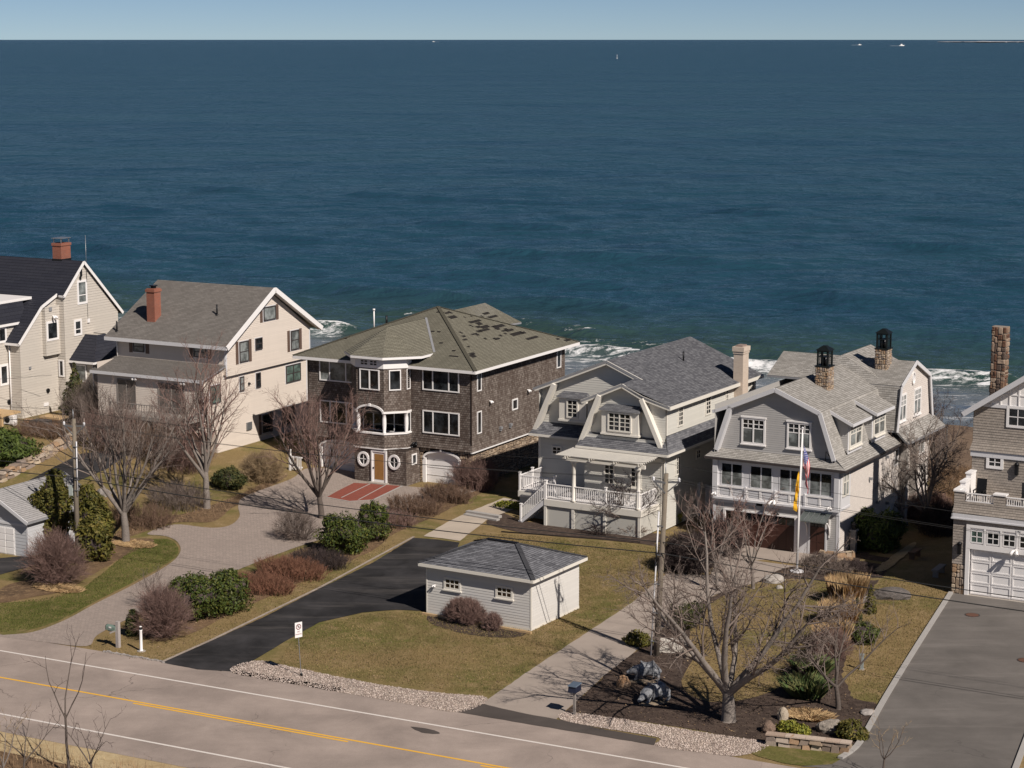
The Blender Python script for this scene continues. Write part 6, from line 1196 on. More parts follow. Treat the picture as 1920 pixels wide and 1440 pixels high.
def grow(r, p, d, ln, rd, depth, cfg, out):
    st = cfg['steps'][depth]; last = depth == len(cfg['steps']) - 1
    for i in range(st):
        d = (d + rv(r) * cfg['wob'][depth] + Vector((0, 0, cfg['up'][depth]))).normalized(); p2 = p + d * (ln / st); t0, t1 = i / st, (i + 1) / st; tip = .25 if not last else .35
        out[depth].append((*p, *p2, rd * (1 - (1 - tip) * t0), rd * (1 - (1 - tip) * t1)))
        if not last and t1 > cfg['bare'][depth]:
            k = cfg['kids'][depth]; n = int(k) + (1 if r.random() < k - int(k) else 0)
            for _ in range(n): grow(r, p2, turn(d, rad(r.uniform(*cfg['ang'][depth])), r), ln * r.uniform(*cfg['lr'][depth]) * (1 - .45 * t1), max(cfg.get('rmin', .006), rd * cfg['rr'][depth] * (1 - .4 * t1)), depth + 1, cfg, out)
        p = p2
def bare_tree(name, label, px, py, seed, trunk_h, trunk_r, limbs, limb_len, limb_ang, cfg, bark, twig, group=None, lean=(0, 0), cat='tree', base=None, zoff=0):
    p = base or gp(px, py); t = thing(name, label, cat, (p.x, p.y, p.z + zoff), 0, group); r = random.Random(seed); out = [[] for _ in cfg['steps']]; tr = []; q = Vector((0, 0, -.1)); d = Vector((lean[0], lean[1], 1)).normalized(); n = 4
    tr.append((*(q), *(q + Vector((0, 0, .16))), trunk_r * 1.45, trunk_r * 1.08)); q = q + Vector((0, 0, .16))
    for i in range(n):
        d = (d + rv(r) * .07).normalized(); q2 = q + d * trunk_h / n; tr.append((*q, *q2, trunk_r * (1.08 - .08 * i), trunk_r * (1.0 - .08 * i))); q = q2
    for i in range(limbs):
        a = 2 * math.pi * (i + r.uniform(-.3, .3)) / limbs; an = rad(r.uniform(*limb_ang)); dd = Vector((math.sin(an) * math.cos(a), math.sin(an) * math.sin(a), math.cos(an))); grow(r, q - Vector((0, 0, r.uniform(0, trunk_h * .22))), dd, limb_len * r.uniform(.8, 1.12), trunk_r * r.uniform(.48, .68), 0, cfg, out)
    V, F = seg_mesh(tr, 8); tk = np_obj('trunk', V, F, bark, t, smooth=True)
    V, F = seg_mesh(out[0], 6); np_obj('limbs', V, F, bark, t, smooth=True)
    S = [s for o in out[1:] for s in o]; V, F = seg_mesh(S, 3); c = np_obj('crown', V, F, twig, t); c['kind'] = 'stuff'
    return t
CFG_VASE = dict(steps=(6, 5, 4, 3), wob=(.10, .16, .2, .22), up=(.06, .10, .08, .05), bare=(.25, .2, .2), kids=(1.75, 1.65, 1.6), ang=((20, 44), (25, 50), (25, 58)), lr=((.5, .75), (.45, .7), (.4, .65)), rr=(.48, .48, .5), rmin=.0065)
CFG_WIDE = dict(steps=(7, 6, 5, 3), wob=(.2, .26, .32, .35), up=(.03, .05, .03, .02), bare=(.25, .15, .15), kids=(1.5, 1.5, 1.5), ang=((28, 62), (30, 65), (30, 65)), lr=((.4, .65), (.4, .65), (.35, .6)), rr=(.52, .5, .55), rmin=.009)
CFG_SMALL = dict(steps=(5, 4, 3), wob=(.2, .28, .3), up=(.06, .05, .02), bare=(.2, .15), kids=(1.8, 1.8), ang=((25, 60), (25, 60)), lr=((.45, .7), (.35, .6)), rr=(.55, .5), rmin=.008)

bare_tree('bare_tree', 'tall grey bare tree with upswept limbs right of the two arborvitae', 236, 1017, 11, 1.9, .24, 10, 6.2, (14, 48), CFG_VASE, BARK, TWIG, 'bare upswept street trees')
bare_tree('bare_tree', 'tall grey bare tree in front of the cream gabled house', 388, 953, 12, 2.3, .22, 9, 6.0, (12, 44), CFG_VASE, BARK, TWIGR, 'bare upswept street trees')
bare_tree('bare_tree', 'dense vase shaped bare tree on the paver drive by the red brick court', 603, 972, 13, 1.5, .19, 9, 5.3, (16, 46), CFG_VASE, BARKD, TWIGR, 'bare upswept street trees')
CFG_BIG = dict(CFG_WIDE, kids=(1.45, 1.6, 1.8), rr=(.46, .48, .5), wob=(.12, .18, .26, .3), lr=((.42, .66), (.4, .62), (.35, .6)), rmin=.006)
bare_tree('big_bare_tree', 'big wide bare tree with several heavy limbs in the dark bed by the road', 1366, 1352, 29, 1.35, .31, 7, 7.0, (16, 74), CFG_BIG, BARK, TWIG)
bare_tree('small_bare_tree', 'small rounded bare tree in front of the white railed deck', 1180, 1001, 15, 1.0, .10, 9, 2.3, (25, 75), CFG_SMALL | dict(kids=(2.4, 2.6), rmin=.011), BARKD, TWIGD)
bare_tree('bare_tree', 'bare tree with reddish twigs before the mahogany garage door', 1412, 1104, 16, 1.6, .10, 6, 3.4, (15, 50), CFG_SMALL | dict(kids=(2.4, 2.2), up=(.1, .08, .05)), BARK, TWIGR)
bare_tree('bare_tree', 'thin bare multi stem tree behind the utility pole on the concrete drive', 1345, 1108, 17, 1.0, .09, 5, 3.6, (10, 40), CFG_SMALL | dict(up=(.1, .08, .05)), BARK, TWIGR)
bare_tree('bare_tree', 'low spreading bare tree near the stone retaining wall by the grey drive', 1572, 1330, 18, 1.1, .12, 6, 3.6, (22, 62), CFG_SMALL | dict(kids=(1.9, 1.9)), BARKD, TWIG)
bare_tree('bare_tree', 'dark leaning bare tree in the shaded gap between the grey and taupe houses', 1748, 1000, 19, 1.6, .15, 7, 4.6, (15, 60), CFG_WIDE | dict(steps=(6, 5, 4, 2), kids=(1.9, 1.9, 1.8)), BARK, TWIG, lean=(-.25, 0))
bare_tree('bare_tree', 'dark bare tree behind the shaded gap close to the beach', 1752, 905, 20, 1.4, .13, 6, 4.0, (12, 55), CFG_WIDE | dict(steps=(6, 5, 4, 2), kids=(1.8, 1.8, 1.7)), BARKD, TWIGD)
bare_tree('bare_tree', 'pale bare tree leaning over the dark mulch beside the grey house wall', 1700, 985, 27, 1.2, .10, 6, 3.4, (20, 70), CFG_SMALL | dict(kids=(2.2, 2.2)), BARK, TWIG, lean=(-.3, 0))
bare_tree('sapling', 'thin bare sapling by the near road edge rising across both lanes', 130, 1452, 21, 2.6, .06, 3, 3.4, (5, 26), CFG_SMALL | dict(kids=(.5, .8), up=(.1, .05, .02)), BARKD, TWIGD, base=at(130, 1452, 0))
for k, (px, py, sd, lb) in enumerate(((45, 1462, 22, 'forked bare sapling in the near roadside brush left of the thin sapling'), (175, 1470, 23, 'short twiggy bare sapling in the near brush right of the thin sapling'), (5, 1480, 24, 'pale stemmed bare sapling in the bottom left corner'), (1655, 1462, 26, 'bare twig tips poking in at the bottom edge by the grey drive'))):
    bare_tree('sapling', lb, px, py, sd, .9, .05, 4, 2.2 if k < 3 else 1.5, (10, 45), CFG_SMALL | dict(kids=(1.0, 1.0)), BARKD if k != 2 else BARK, TWIGD if k < 2 else TWIGT, base=at(px, py, 0))

def twig_shrub(name, label, px, py, w, d, hgt, n, m, seed, group=None, rot=-29, rr=.012, open_=.8, cat='shrub', kids=5, flat=0.0, arch=0.0, upright=False):
    """many stems fanning from the base into a dome of fine twigs"""
    p = gp(px, py); t = thing(name, label, cat, p, rot, group); r = random.Random(seed); S = []
    for i in range(n):
        a = r.uniform(0, 6.283); q = math.sqrt(r.random()); b = Vector((w * .5 * flat * q * math.cos(a), d * .5 * flat * q * math.sin(a), -.05)); a2 = a + r.uniform(-.5, .5); el = r.uniform(.12, 1.45) if arch == 0 else r.uniform(.5, 1.3); k = r.uniform(open_, 1.06)
        e = Vector((w * .5 * k * math.cos(a2) * math.cos(el), d * .5 * k * math.sin(a2) * math.cos(el), hgt * k * math.sin(el) ** .8 + arch * 0)); e = e if not upright else Vector((b.x * 1.12 + r.gauss(0, .12) * hgt, b.y * 1.12 + r.gauss(0, .12) * hgt, hgt * r.uniform(.45, 1.05) * (1 - .4 * q ** 4))); mid = b.lerp(e, .5) + rv(r) * (.12 if not upright else .05) * hgt + Vector((0, 0, .10 * hgt)); P = [b, b.lerp(mid, .55) + rv(r) * .03, mid, mid.lerp(e, .5) + rv(r) * .05 * hgt, e]
        for j in range(4):
            f = rr * (1 - .2 * j); S.append((*P[j], *P[j + 1], f, f * .8))
            if j:
                for _ in range(kids if j > 1 else kids // 2):
                    s = P[j].lerp(P[j + 1], r.random()); g = ((P[j + 1] - P[j]).normalized() + rv(r) * .75 + Vector((0, 0, .2))).normalized() * hgt * r.uniform(.10, .24)
                    S.append((*s, *(s + g), rr * .5, rr * .3))
    V, F = seg_mesh(S, 3); V[:, 2] = np.maximum(V[:, 2], -.05); o = np_obj('twigs', V, F, m, t); o['kind'] = 'stuff'; return t
def leaf_cloud(parent, blobs, n, size, m, seed, aspect=.45, shell=(.72, 1.06), core=True, lump=.16, droop=0.0, name='foliage'):
    r = np.random.default_rng(seed); C = np.array(blobs, float); wts = (C[:, 3] * C[:, 4] + C[:, 4] * C[:, 5] + C[:, 3] * C[:, 5]); wts /= wts.sum(); ix = r.choice(len(C), n, p=wts); d = r.normal(size=(n, 3)); d /= np.linalg.norm(d, axis=1, keepdims=True)
    ph = r.uniform(0, 6.28, (len(C), 3)); l = 1 + lump * (np.sin(d[:, 0] * 5 + ph[ix, 0]) * np.sin(d[:, 1] * 5 + ph[ix, 1]) + np.sin(d[:, 2] * 6 + ph[ix, 2]) * .6); k = r.uniform(*shell, n) * l
    P = C[ix, :3] + d * C[ix, 3:] * k[:, None]; keep = P[:, 2] > .02; P, d = P[keep], d[keep]; n = len(P)
    nn = d + r.normal(size=(n, 3)) * .6; nn /= np.linalg.norm(nn, axis=1, keepdims=True); a = np.cross(nn, r.normal(size=(n, 3)) + np.array([0, 0, droop])); a /= np.linalg.norm(a, axis=1, keepdims=True) + 1e-9; b = np.cross(nn, a); s = size * r.uniform(.5, 1.35, n)[:, None]
    V = np.stack([P - a * s * aspect, P - b * s, P + a * s * aspect, P + b * s], 1).reshape(-1, 3); o = np_obj(name, V, np.arange(n * 4).reshape(-1, 4), m, parent); o['kind'] = 'stuff'
    if core:
        mb = MB()
        for i, c in enumerate(blobs): mb.rock((c[0], c[1], c[2]), c[3] * .8, c[4] * .8, c[5] * .8, seed + i, 2, .15)
        mb.build('leaf_filler_core', TWIGD, parent)  # dark solid core added to block the view through the leaves
    return o
def evergreen(name, label, px, py, blobs, n, size, m, seed, group=None, cat='shrub', rot=-29, **k):
    p = gp(px, py); t = thing(name, label, cat, p, rot, group); rb = random.Random(seed)
    if m is LEAFR:                 # lobes of new growth break the outline
        for c in list(blobs):
            for _ in range(4): a = rb.uniform(0, 6.28); e = rb.uniform(.1, 1.3); q = rb.uniform(.28, .42); blobs.append((c[0] + c[3] * math.cos(a) * math.cos(e) * .85, c[1] + c[4] * math.sin(a) * math.cos(e) * .85, c[2] + c[5] * math.sin(e) * .85, c[3] * q, c[4] * q, c[5] * q * 1.1))
    leaf_cloud(t, blobs, n, size, m, seed, **k); return t
def cone_blobs(h, r, n=6, r_top=.25): return [(0, 0, h * (.12 + .8 * i / (n - 1)), r * (1 - (1 - r_top) * (i / (n - 1)) ** 1.3), r * (1 - (1 - r_top) * (i / (n - 1)) ** 1.3), h / n * .95) for i in range(n)]

evergreen('arborvitae', 'broad olive arborvitae left of the utility pole', 98, 1030, [(-.35, 0, 1.2, 1.15, 1.0, 1.25), (.2, .1, 2.4, 1.05, .95, 1.35), (.35, 0, 3.6, .75, .7, 1.0), (-.5, 0, 2.6, .8, .8, 1.0), (.5, 0, 4.3, .35, .35, .6)], 11000, .13, LEAFA, 31, 'arborvitae by the garage', 'tree', lump=.22)
evergreen('arborvitae', 'broad olive arborvitae right of the utility pole', 176, 1050, [(0, 0, 1.1, 1.2, 1.1, 1.2), (-.15, .1, 2.4, 1.1, 1.0, 1.35), (-.3, 0, 3.5, .75, .7, .95), (.4, 0, 1.9, .85, .8, 1.3)], 11000, .13, LEAFA, 32, 'arborvitae by the garage', 'tree', lump=.22)
evergreen('rhododendron', 'round glossy evergreen bush at the left end beside the blacktop drive', 366, 1160, [(0, 0, .95, 1.35, 1.2, 1.1), (.5, .4, 1.3, 1.0, 1.0, 1.0), (-.6, .2, 1.4, .9, .9, .8)], 16150, .088, LEAFR, 33, 'glossy evergreen bushes along the blacktop drive', aspect=.42, lump=.26, shell=(.62, 1.06))
evergreen('rhododendron', 'round glossy evergreen bush just right of the left end bush by the mailbox', 428, 1148, [(0, 0, .9, 1.1, 1.1, 1.1), (-.3, .3, 1.4, .8, .8, .7)], 10450, .088, LEAFR, 34, 'glossy evergreen bushes along the blacktop drive', aspect=.42, lump=.26, shell=(.62, 1.06))
evergreen('rhododendron', 'big rounded glossy evergreen bush below the vase shaped tree', 642, 1036, [(0, 0, .95, 1.35, 1.2, 1.15), (.6, .3, 1.0, .9, .9, 1.0)], 15200, .088, LEAFR, 35, 'glossy evergreen bushes along the blacktop drive', aspect=.42, lump=.26, shell=(.62, 1.06))
evergreen('rhododendron', 'rounded glossy evergreen bush touching the right side of the big one', 702, 1012, [(0, 0, .9, 1.05, 1.0, 1.1), (-.4, .2, 1.1, .7, .7, .9)], 10450, .088, LEAFR, 36, 'glossy evergreen bushes along the blacktop drive', aspect=.42, lump=.26, shell=(.62, 1.06))
evergreen('juniper', 'spreading green juniper by the stone wall at the left edge', 16, 868, [(0, 0, .9, 1.9, 1.6, 1.1), (-1.0, .3, 1.2, 1.4, 1.3, 1.0), (.7, .2, 1.2, .9, .9, .8)], 8500, .17, LEAFJ, 37, aspect=.3, lump=.3)
evergreen('conifer', 'slim dark conifer between the beige and cream houses', 143, 790, cone_blobs(4.2, 1.05, 7, .08), 7500, .14, LEAFC, 38, None, 'tree', lump=.25)
evergreen('juniper', 'feathery green juniper by the lamp post beside the grey house', 1640, 1030, [(0, 0, .9, 1.3, 1.0, 1.1), (.7, .4, 1.3, .9, .9, .9), (-.6, .3, 1.3, .8, .8, .9)], 7500, .17, LEAFJ, 39, aspect=.28, lump=.32)
evergreen('small_conifer', 'small upright conifer left of the long dark boulder', 1632, 1150, cone_blobs(1.5, .33, 5, .15), 2200, .07, LEAFA, 40, 'dwarf conifers in the tan grass bed', 'tree')
evergreen('small_conifer', 'small dark upright conifer below the tall tan grass', 1606, 1170, cone_blobs(1.3, .34, 5, .2), 2000, .07, LEAFC, 41, 'dwarf conifers in the tan grass bed', 'tree')
evergreen('evergreen_shrub', 'loose green shrub below the dwarf conifers on the lawn edge', 1618, 1205, [(0, 0, .45, .75, .65, .55), (-.5, .1, .4, .5, .5, .45)], 2600, .11, LEAFR, 42, aspect=.3, lump=.35)
evergreen('evergreen_shrub', 'small yellow green shrub behind the stone retaining wall end', 1595, 1385, [(0, 0, .35, .65, .55, .45), (.4, 0, .25, .4, .35, .3)], 2400, .08, LEAFA, 43)
evergreen('spurge_clump', 'low bright yellow green clump behind the stone retaining wall', 1478, 1372, [(0, 0, .2, .5, .4, .28), (.6, -.1, .2, .45, .4, .26)], 1800, .07, LEAFY, 44, cat='plant', core=False)
evergreen('ground_cover', 'low yellow green planting beside the walkway by the white steps', 958, 950, [(0, 0, .1, 1.1, .7, .22), (.8, .2, .1, .7, .6, .2)], 2600, .08, LEAFY, 45, cat='plant', core=False)
evergreen('evergreen_shrub', 'small dark evergreen beside the green mailbox', 248, 1192, [(0, 0, .55, .35, .35, .6), (.1, 0, 1.0, .25, .25, .4)], 1500, .09, LEAFC, 46)
evergreen('evergreen_shrub', 'dark green shrub at the foot of the tan dome shrub', 432, 916, [(0, 0, .6, 1.1, .9, .75), (-.7, 0, .5, .7, .6, .6)], 4500, .12, LEAFC, 47, aspect=.35)
evergreen('evergreen_shrub', 'dark low pine under the big tree beside the utility pole', 1276, 1178, [(0, 0, .5, .8, .7, .6), (.5, .3, .8, .6, .6, .6)], 2600, .13, LEAFC, 48, aspect=.22, lump=.3)
evergreen('evergreen_shrub', 'small olive shrub left of the utility pole foot', 1196, 1210, [(0, 0, .3, .7, .5, .4)], 1500, .10, LEAFA, 49, aspect=.3, core=False)
evergreen('evergreen_shrub', 'yellow green shrub at the back corner of the sage house deck', 1262, 980, [(0, 0, .4, .6, .5, .5), (-.4, .3, .7, .4, .4, .6)], 1800, .09, LEAFY, 50)

twig_shrub('bare_shrub', 'large round pinkish brown bare shrub before the arborvitae', 106, 1096, 4.0, 3.4, 2.9, 330, TWIGR, 61, rr=.013, kids=8)
twig_shrub('bare_shrub', 'large dark reddish bare shrub behind the white post', 306, 1196, 3.4, 3.0, 2.5, 360, TWIGR, 62, rr=.012, kids=8)
twig_shrub('bare_shrub', 'loose grey bare shrub on the drive edge behind the reddish shrub', 292, 1140, 3.4, 2.4, 2.2, 55, TWIG, 63, rr=.011, kids=3)
twig_shrub('clipped_shrub', 'clipped dense brown dome shrub against the shed wall', 872, 1168, 2.5, 1.6, 1.25, 520, TWIGR, 64, rr=.011, open_=.9, flat=.5, kids=8)
twig_shrub('clipped_shrub', 'small dark red round shrub right of the clipped dome by the shed', 925, 1182, 1.05, .95, .9, 200, TWIGR, 65, rr=.010, open_=.88, flat=.4, kids=8)
twig_shrub('bare_shrub', 'grey bare shrub casting long shadow on the paver drive', 556, 1012, 3.6, 2.2, 1.9, 200, TWIG, 66, rr=.010, kids=6, flat=.4)
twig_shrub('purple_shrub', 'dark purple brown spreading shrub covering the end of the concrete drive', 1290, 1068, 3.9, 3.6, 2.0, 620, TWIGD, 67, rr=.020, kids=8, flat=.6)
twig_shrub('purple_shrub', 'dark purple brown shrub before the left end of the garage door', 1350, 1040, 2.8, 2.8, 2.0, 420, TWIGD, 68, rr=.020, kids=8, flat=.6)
twig_shrub('tan_shrub', 'tan dome shaped shrub before the cream house side wall', 492, 902, 3.6, 2.6, 1.9, 420, TWIGT, 69, rr=.012, open_=.88, flat=.5, kids=8)
twig_shrub('orange_shrub', 'small orange twigged shrub below the deck skirt', 1062, 984, 1.5, 1.0, 1.1, 50, TWIGT, 70, rr=.009, kids=3)
twig_shrub('bare_shrub', 'sprawling grey brown shrub around the flagpole foot', 1545, 1074, 3.6, 2.0, 1.1, 330, TWIG, 71, rr=.011, flat=.85)
twig_shrub('bare_shrub', 'low red brown creeping shrub right of the flagpole', 1600, 1076, 3.0, 1.8, .8, 330, TWIGD, 72, rr=.012, flat=.85)
twig_shrub('bare_shrub', 'dark bare shrub left of the strap leaved clump', 1500, 1270, 2.2, 1.8, 1.2, 90, TWIGD, 73, rr=.011)
twig_shrub('bare_shrub', 'pinkish twiggy shrub before the tan grass bed', 1560, 1235, 2.6, 2.2, 1.5, 240, TWIGR, 74, rr=.010, flat=.5)
twig_shrub('bare_shrub', 'thin twiggy shrub before the right corner of the grey house', 1590, 1022, 1.0, .8, 2.2, 40, TWIG, 75, rr=.009, kids=3)
for k, (px, py, w, d, hh, n, m, lb) in enumerate(((730, 986, 3.2, 1.6, 1.3, 120, TWIGR, 'brown bare hedge shrub right of the glossy evergreens'), (778, 962, 3.2, 1.6, 1.5, 120, TWIGB, 'brown bare hedge shrub in the middle of the hedge by the garage'), (838, 940, 3.0, 1.6, 1.5, 130, TWIGB, 'brown bare hedge shrub before the arched garage door'), (893, 916, 2.4, 2.0, 2.4, 140, TWIGR, 'tall brown bare hedge shrub at the corner of the shingle house'))):
    twig_shrub('hedge_shrub', lb, px, py, w * 1.2, d * 1.1, hh * (.8 if k < 3 else .85), n * 3, m, 80 + k, 'bare hedge along the shingle house drive', rr=.011, flat=.95, kids=6, upright=True)
for k, (px, py, w, d, hh, n, m, lb) in enumerate(((600, 1062, 2.6, 1.6, .9, 110, TWIGD, 'low dark brush patch right end of the red brush bed'), (545, 1082, 3.0, 1.8, 1.0, 140, TWIGRUST, 'rust red brush patch in the middle of the brush bed'), (492, 1108, 2.8, 1.6, .9, 130, TWIGRUST, 'rust red brush patch at the left end of the brush bed'))):
    twig_shrub('brush', lb, px, py, w * 1.4, d * 1.2, hh * 1.1, n * 4, m, 90 + k, 'rust brush beside the blacktop drive', rr=.011, flat=.98, kids=6, upright=True)
thk = (('leafless thicket in front of the sliding doors of the cream house', 215, 845), ('leafless thicket left of the cream house deck stair', 180, 800), ('leafless reddish thicket under the cream house deck', 290, 858), ('leafless reddish thicket right of the cream house deck', 345, 880), ('leafless thicket between the arborvitae and the bare street tree', 268, 985), ('leafless grey thicket left of the second street tree', 335, 950))
for k, (lb, px, py) in enumerate(thk): twig_shrub('thicket', lb, px, py, 4.2, 3.0, (3.2, 3.4, 2.6, 2.4, 1.4, 1.6)[k], 330, (TWIGR, TWIG, TWIGB, TWIGR, TWIGB, TWIG)[k], 100 + k, 'thicket before the cream house', rr=.011, flat=.95, kids=6, upright=True)
twig_shrub('brush', 'rust brown brush bank below the beige house', 92, 818, 6.5, 2.0, 1.0, 600, TWIGB, 110, rr=.011, flat=.95, upright=True)
twig_shrub('brush', 'tangle of brown brush behind the white picket gate', 640, 870, 5, 2.0, 1.4, 300, TWIGD, 111, rr=.011, flat=.95, upright=True)
twig_shrub('reed_clump', 'rusty tan reeds behind the taupe house near the beach', 1802, 905, 3.0, 3, 1.3, 420, REED, 112, rr=.011, flat=.95, upright=True, cat='plant'); twig_shrub('reed_clump', 'rusty tan reeds left of the taupe house corner', 1780, 945, 2.2, 3, 1.8, 280, REED, 113, rr=.011, flat=.95, upright=True, cat='plant')
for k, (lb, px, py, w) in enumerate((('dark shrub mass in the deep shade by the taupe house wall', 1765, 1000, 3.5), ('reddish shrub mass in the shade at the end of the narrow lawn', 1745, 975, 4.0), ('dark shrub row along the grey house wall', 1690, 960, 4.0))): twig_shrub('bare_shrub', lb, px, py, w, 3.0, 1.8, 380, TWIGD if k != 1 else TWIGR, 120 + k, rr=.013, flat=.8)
twig_shrub('bare_shrub', 'low dark shrub at the foot of the deck skirt', 1120, 1004, 3.2, 1.0, .7, 80, TWIGD, 125, rr=.010); twig_shrub('bare_shrub', 'low rusty shrub below the right end of the deck', 1190, 1006, 2.6, 1.2, .8, 80, TWIGB, 126, rr=.010)

def grass_clump(name, label, px, py, w, d, hgt, n, m, seed, wd=.02, lean=.35, cat='grass', group=None):
    p = gp(px, py); t = thing(name, label, cat, p, -29, group); r = np.random.default_rng(seed); a = r.uniform(0, 6.28, n); q = np.sqrt(r.random(n)); X, Y = w / 2 * q * np.cos(a), d / 2 * q * np.sin(a); Hh = hgt * r.uniform(.6, 1.1, n); b = a + r.normal(0, .6, n); ln = Hh * lean * r.uniform(.2, 1.5, n); ca = r.uniform(0, 3.14, n); dx, dy = np.cos(ca) * wd, np.sin(ca) * wd
    Z = np.zeros(n); V = np.stack([np.stack([X - dx, Y - dy, Z], -1), np.stack([X + dx, Y + dy, Z], -1), np.stack([X + np.cos(b) * ln * .45 + dx * .8, Y + np.sin(b) * ln * .45 + dy * .8, Hh * .7], -1), np.stack([X + np.cos(b) * ln, Y + np.sin(b) * ln, Hh], -1)], 1)
    o = np_obj('blades', V.reshape(-1, 3), np.arange(n * 4).reshape(-1, 4), m, t); o['kind'] = 'stuff'; return t
grass_clump('ornamental_grass', 'tallest golden grass clump at the top of the tan grass bed', 1588, 1128, 1.7, 2.3, 1.35, 4200, STRAW, 131, .012, .22, group='golden grass clumps'); grass_clump('ornamental_grass', 'golden grass clump in the middle of the tan grass bed', 1576, 1170, 1.7, 2.3, 1.2, 4000, STRAW, 132, .012, .22, group='golden grass clumps'); grass_clump('ornamental_grass', 'lowest golden grass clump of the tan grass bed', 1560, 1208, 1.6, 2.2, 1.05, 3600, STRAW, 133, .012, .22, group='golden grass clumps')
grass_clump('yucca', 'large green strap leaved clump left of the low spreading tree', 1512, 1305, 1.5, 1.3, .85, 1300, BLADE, 134, .014, .7, 'plant'); grass_clump('yucca', 'dark green strap leaved clump behind the large green one', 1522, 1268, 1.3, 1.1, .9, 900, BLADE, 135, .014, .6, 'plant')
grass_clump('dead_foliage', 'flattened straw coloured dead leaves below the strap leaved clump', 1518, 1345, 1.9, 1.3, .22, 1500, STRAW, 136, .010, 1.4, 'grass'); grass_clump('dead_foliage', 'flattened straw pile under the pinkish bare shrub on the green lawn', 110, 1104, 3.2, 1.4, .14, 2600, STRAW, 137, .010, 1.6, 'grass'); grass_clump('dead_foliage', 'flattened straw pile at the foot of the tall bare street tree', 252, 1022, 2.8, 1.4, .14, 2400, STRAW, 138, .010, 1.6, 'grass')
def rwpoly(s0, s1, w0, w1): return [rw(s0, w0)[:2], rw(s1, w0)[:2], rw(s1, w1)[:2], rw(s0, w1)[:2]]
blades('roadside_brush', rwpoly(-75, -30, 60, 65.6), 16000, .9, .012, REED, 140, .5); blades('roadside_grass', rwpoly(-75, -30, 64.6, 66.4), 9000, .35, .012, STRAW, 141, .6)
blades('brush_litter', wpoly([(300, 1200), (420, 1156), (480, 1128), (600, 1073), (700, 1030), (740, 998), (820, 964), (900, 930), (880, 905), (720, 984), (580, 1024), (430, 1098), (285, 1165)]), 9000, .16, .012, REED, 142, 1.0)
blades('brush_litter', wpoly([(210, 1015), (250, 975), (340, 965), (430, 935), (520, 895), (520, 905), (440, 950), (400, 978), (330, 980), (270, 998)]), 5000, .2, .012, REED, 143, 1.0)
# ------------------------------------------------------------------ poles, wires, flags, signs, stones, boats
A_P = Vector((-25.16, 116.76, 0)); B_P = Vector((7.1, 98.45, 0)); SP = B_P - A_P; D_P = A_P - SP; C_P = B_P + SP
def utility_pole(p, label, top=8.5, lean=(0, 0), conduit=None, box=None):
    t = thing('utility_pole', label, 'utility pole', (p.x, p.y, T(p.x, p.y)), -24); mb = MB(); tp = Vector((lean[0], lean[1], top)); mb.tube([(0, 0, -.2), tp * .5, tp], [.16, .14, .11], 10); mb.build('pole', WOODP, t); mb = MB(); mb.tube([tp + Vector((-.02, 0, -.3)), tp + Vector((-.05, 0, .55))], .022, 5); mb.build('pole_pin', GALV, t)
    for s in (-1, 1):
        mb = MB(); a = tp + Vector((0, .1 * s, -.45)); e = a + Vector((s * .62, 0, .05)); mb.bar(a, e, .06, .09); mb.bar(a - Vector((0, 0, .5)), e, .05, .06); mb.build('bracket_arm', GALV, t); mb = MB(); mb.lathe((e.x, e.y), [(.04, e.z), (.075, e.z + .06), (.05, e.z + .1), (.075, e.z + .15), (.03, e.z + .22)], 8); mb.build('insulator', TRIMG, t)
    if conduit:
        mb = MB(); x, z0, z1 = conduit; mb.tube([(x, -.1, z0), (x + lean[0] * z1 / top, -.1 + lean[1] * z1 / top, z1)], .04, 8); mb.build('conduit', TRIMG, t)
        mb = MB()
        for i in range(5): z = z0 + (z1 - z0) * (i + .5) / 5; mb.box(min(0, x) - .05 + lean[0] * z / top, max(0, x) + .05 + lean[0] * z / top, -.16, -.05, z, z + .04)
        mb.build('conduit_strap', GALV, t)
    if box: mb = MB(); mb.box(-.38, -.14, -.14, .12, box, box + .6); mb.build('meter_box', plain('pale_green_metal', (.42, .46, .43), .5), t)
    mb = MB(); mb.tube([(0, -.16, 4.6), (.02, -.18, 5.0), (.0, -.17, 5.7)], [.03, .05, .03], 6); mb.build('cable_clamp', BLACKM, t); return t
utility_pole(A_P, 'weathered utility pole between the two arborvitae', 8.5, (.05, 0), (.2, 4.0, 7.2), 4.0); utility_pole(B_P, 'weathered utility pole beside the concrete drive and white stone block', 9.2, (.42, .0), (-.24, 0, 7.3)); utility_pole(C_P, 'utility pole beyond the right edge of the frame'); utility_pole(D_P, 'utility pole beyond the left edge of the frame')
def wire(name, label, pts, sag, rd, group):
    mb = MB(); P = []
    for a, b in zip(pts[:-1], pts[1:]):
        a, b = Vector(a), Vector(b); n = 24
        for i in range(n): t = i / n; q = a.lerp(b, t); q.z -= sag * 4 * t * (1 - t); P.append(q)
    P.append(Vector(pts[-1])); mb.tube(P, rd, 5); o = mb.build(name, plain('black_cable', (.03, .03, .03), .6), None); tag(o, label, 'cable', group)
tops = [(p, l) for p, l in ((D_P, (0, 0)), (A_P, (.05, 0)), (B_P, (.38, -.17)), (C_P, (0, 0)))]
sx = Vector((math.cos(rad(-24)), math.sin(rad(-24)), 0)); nrm = Vector((-sx.y, sx.x, 0))
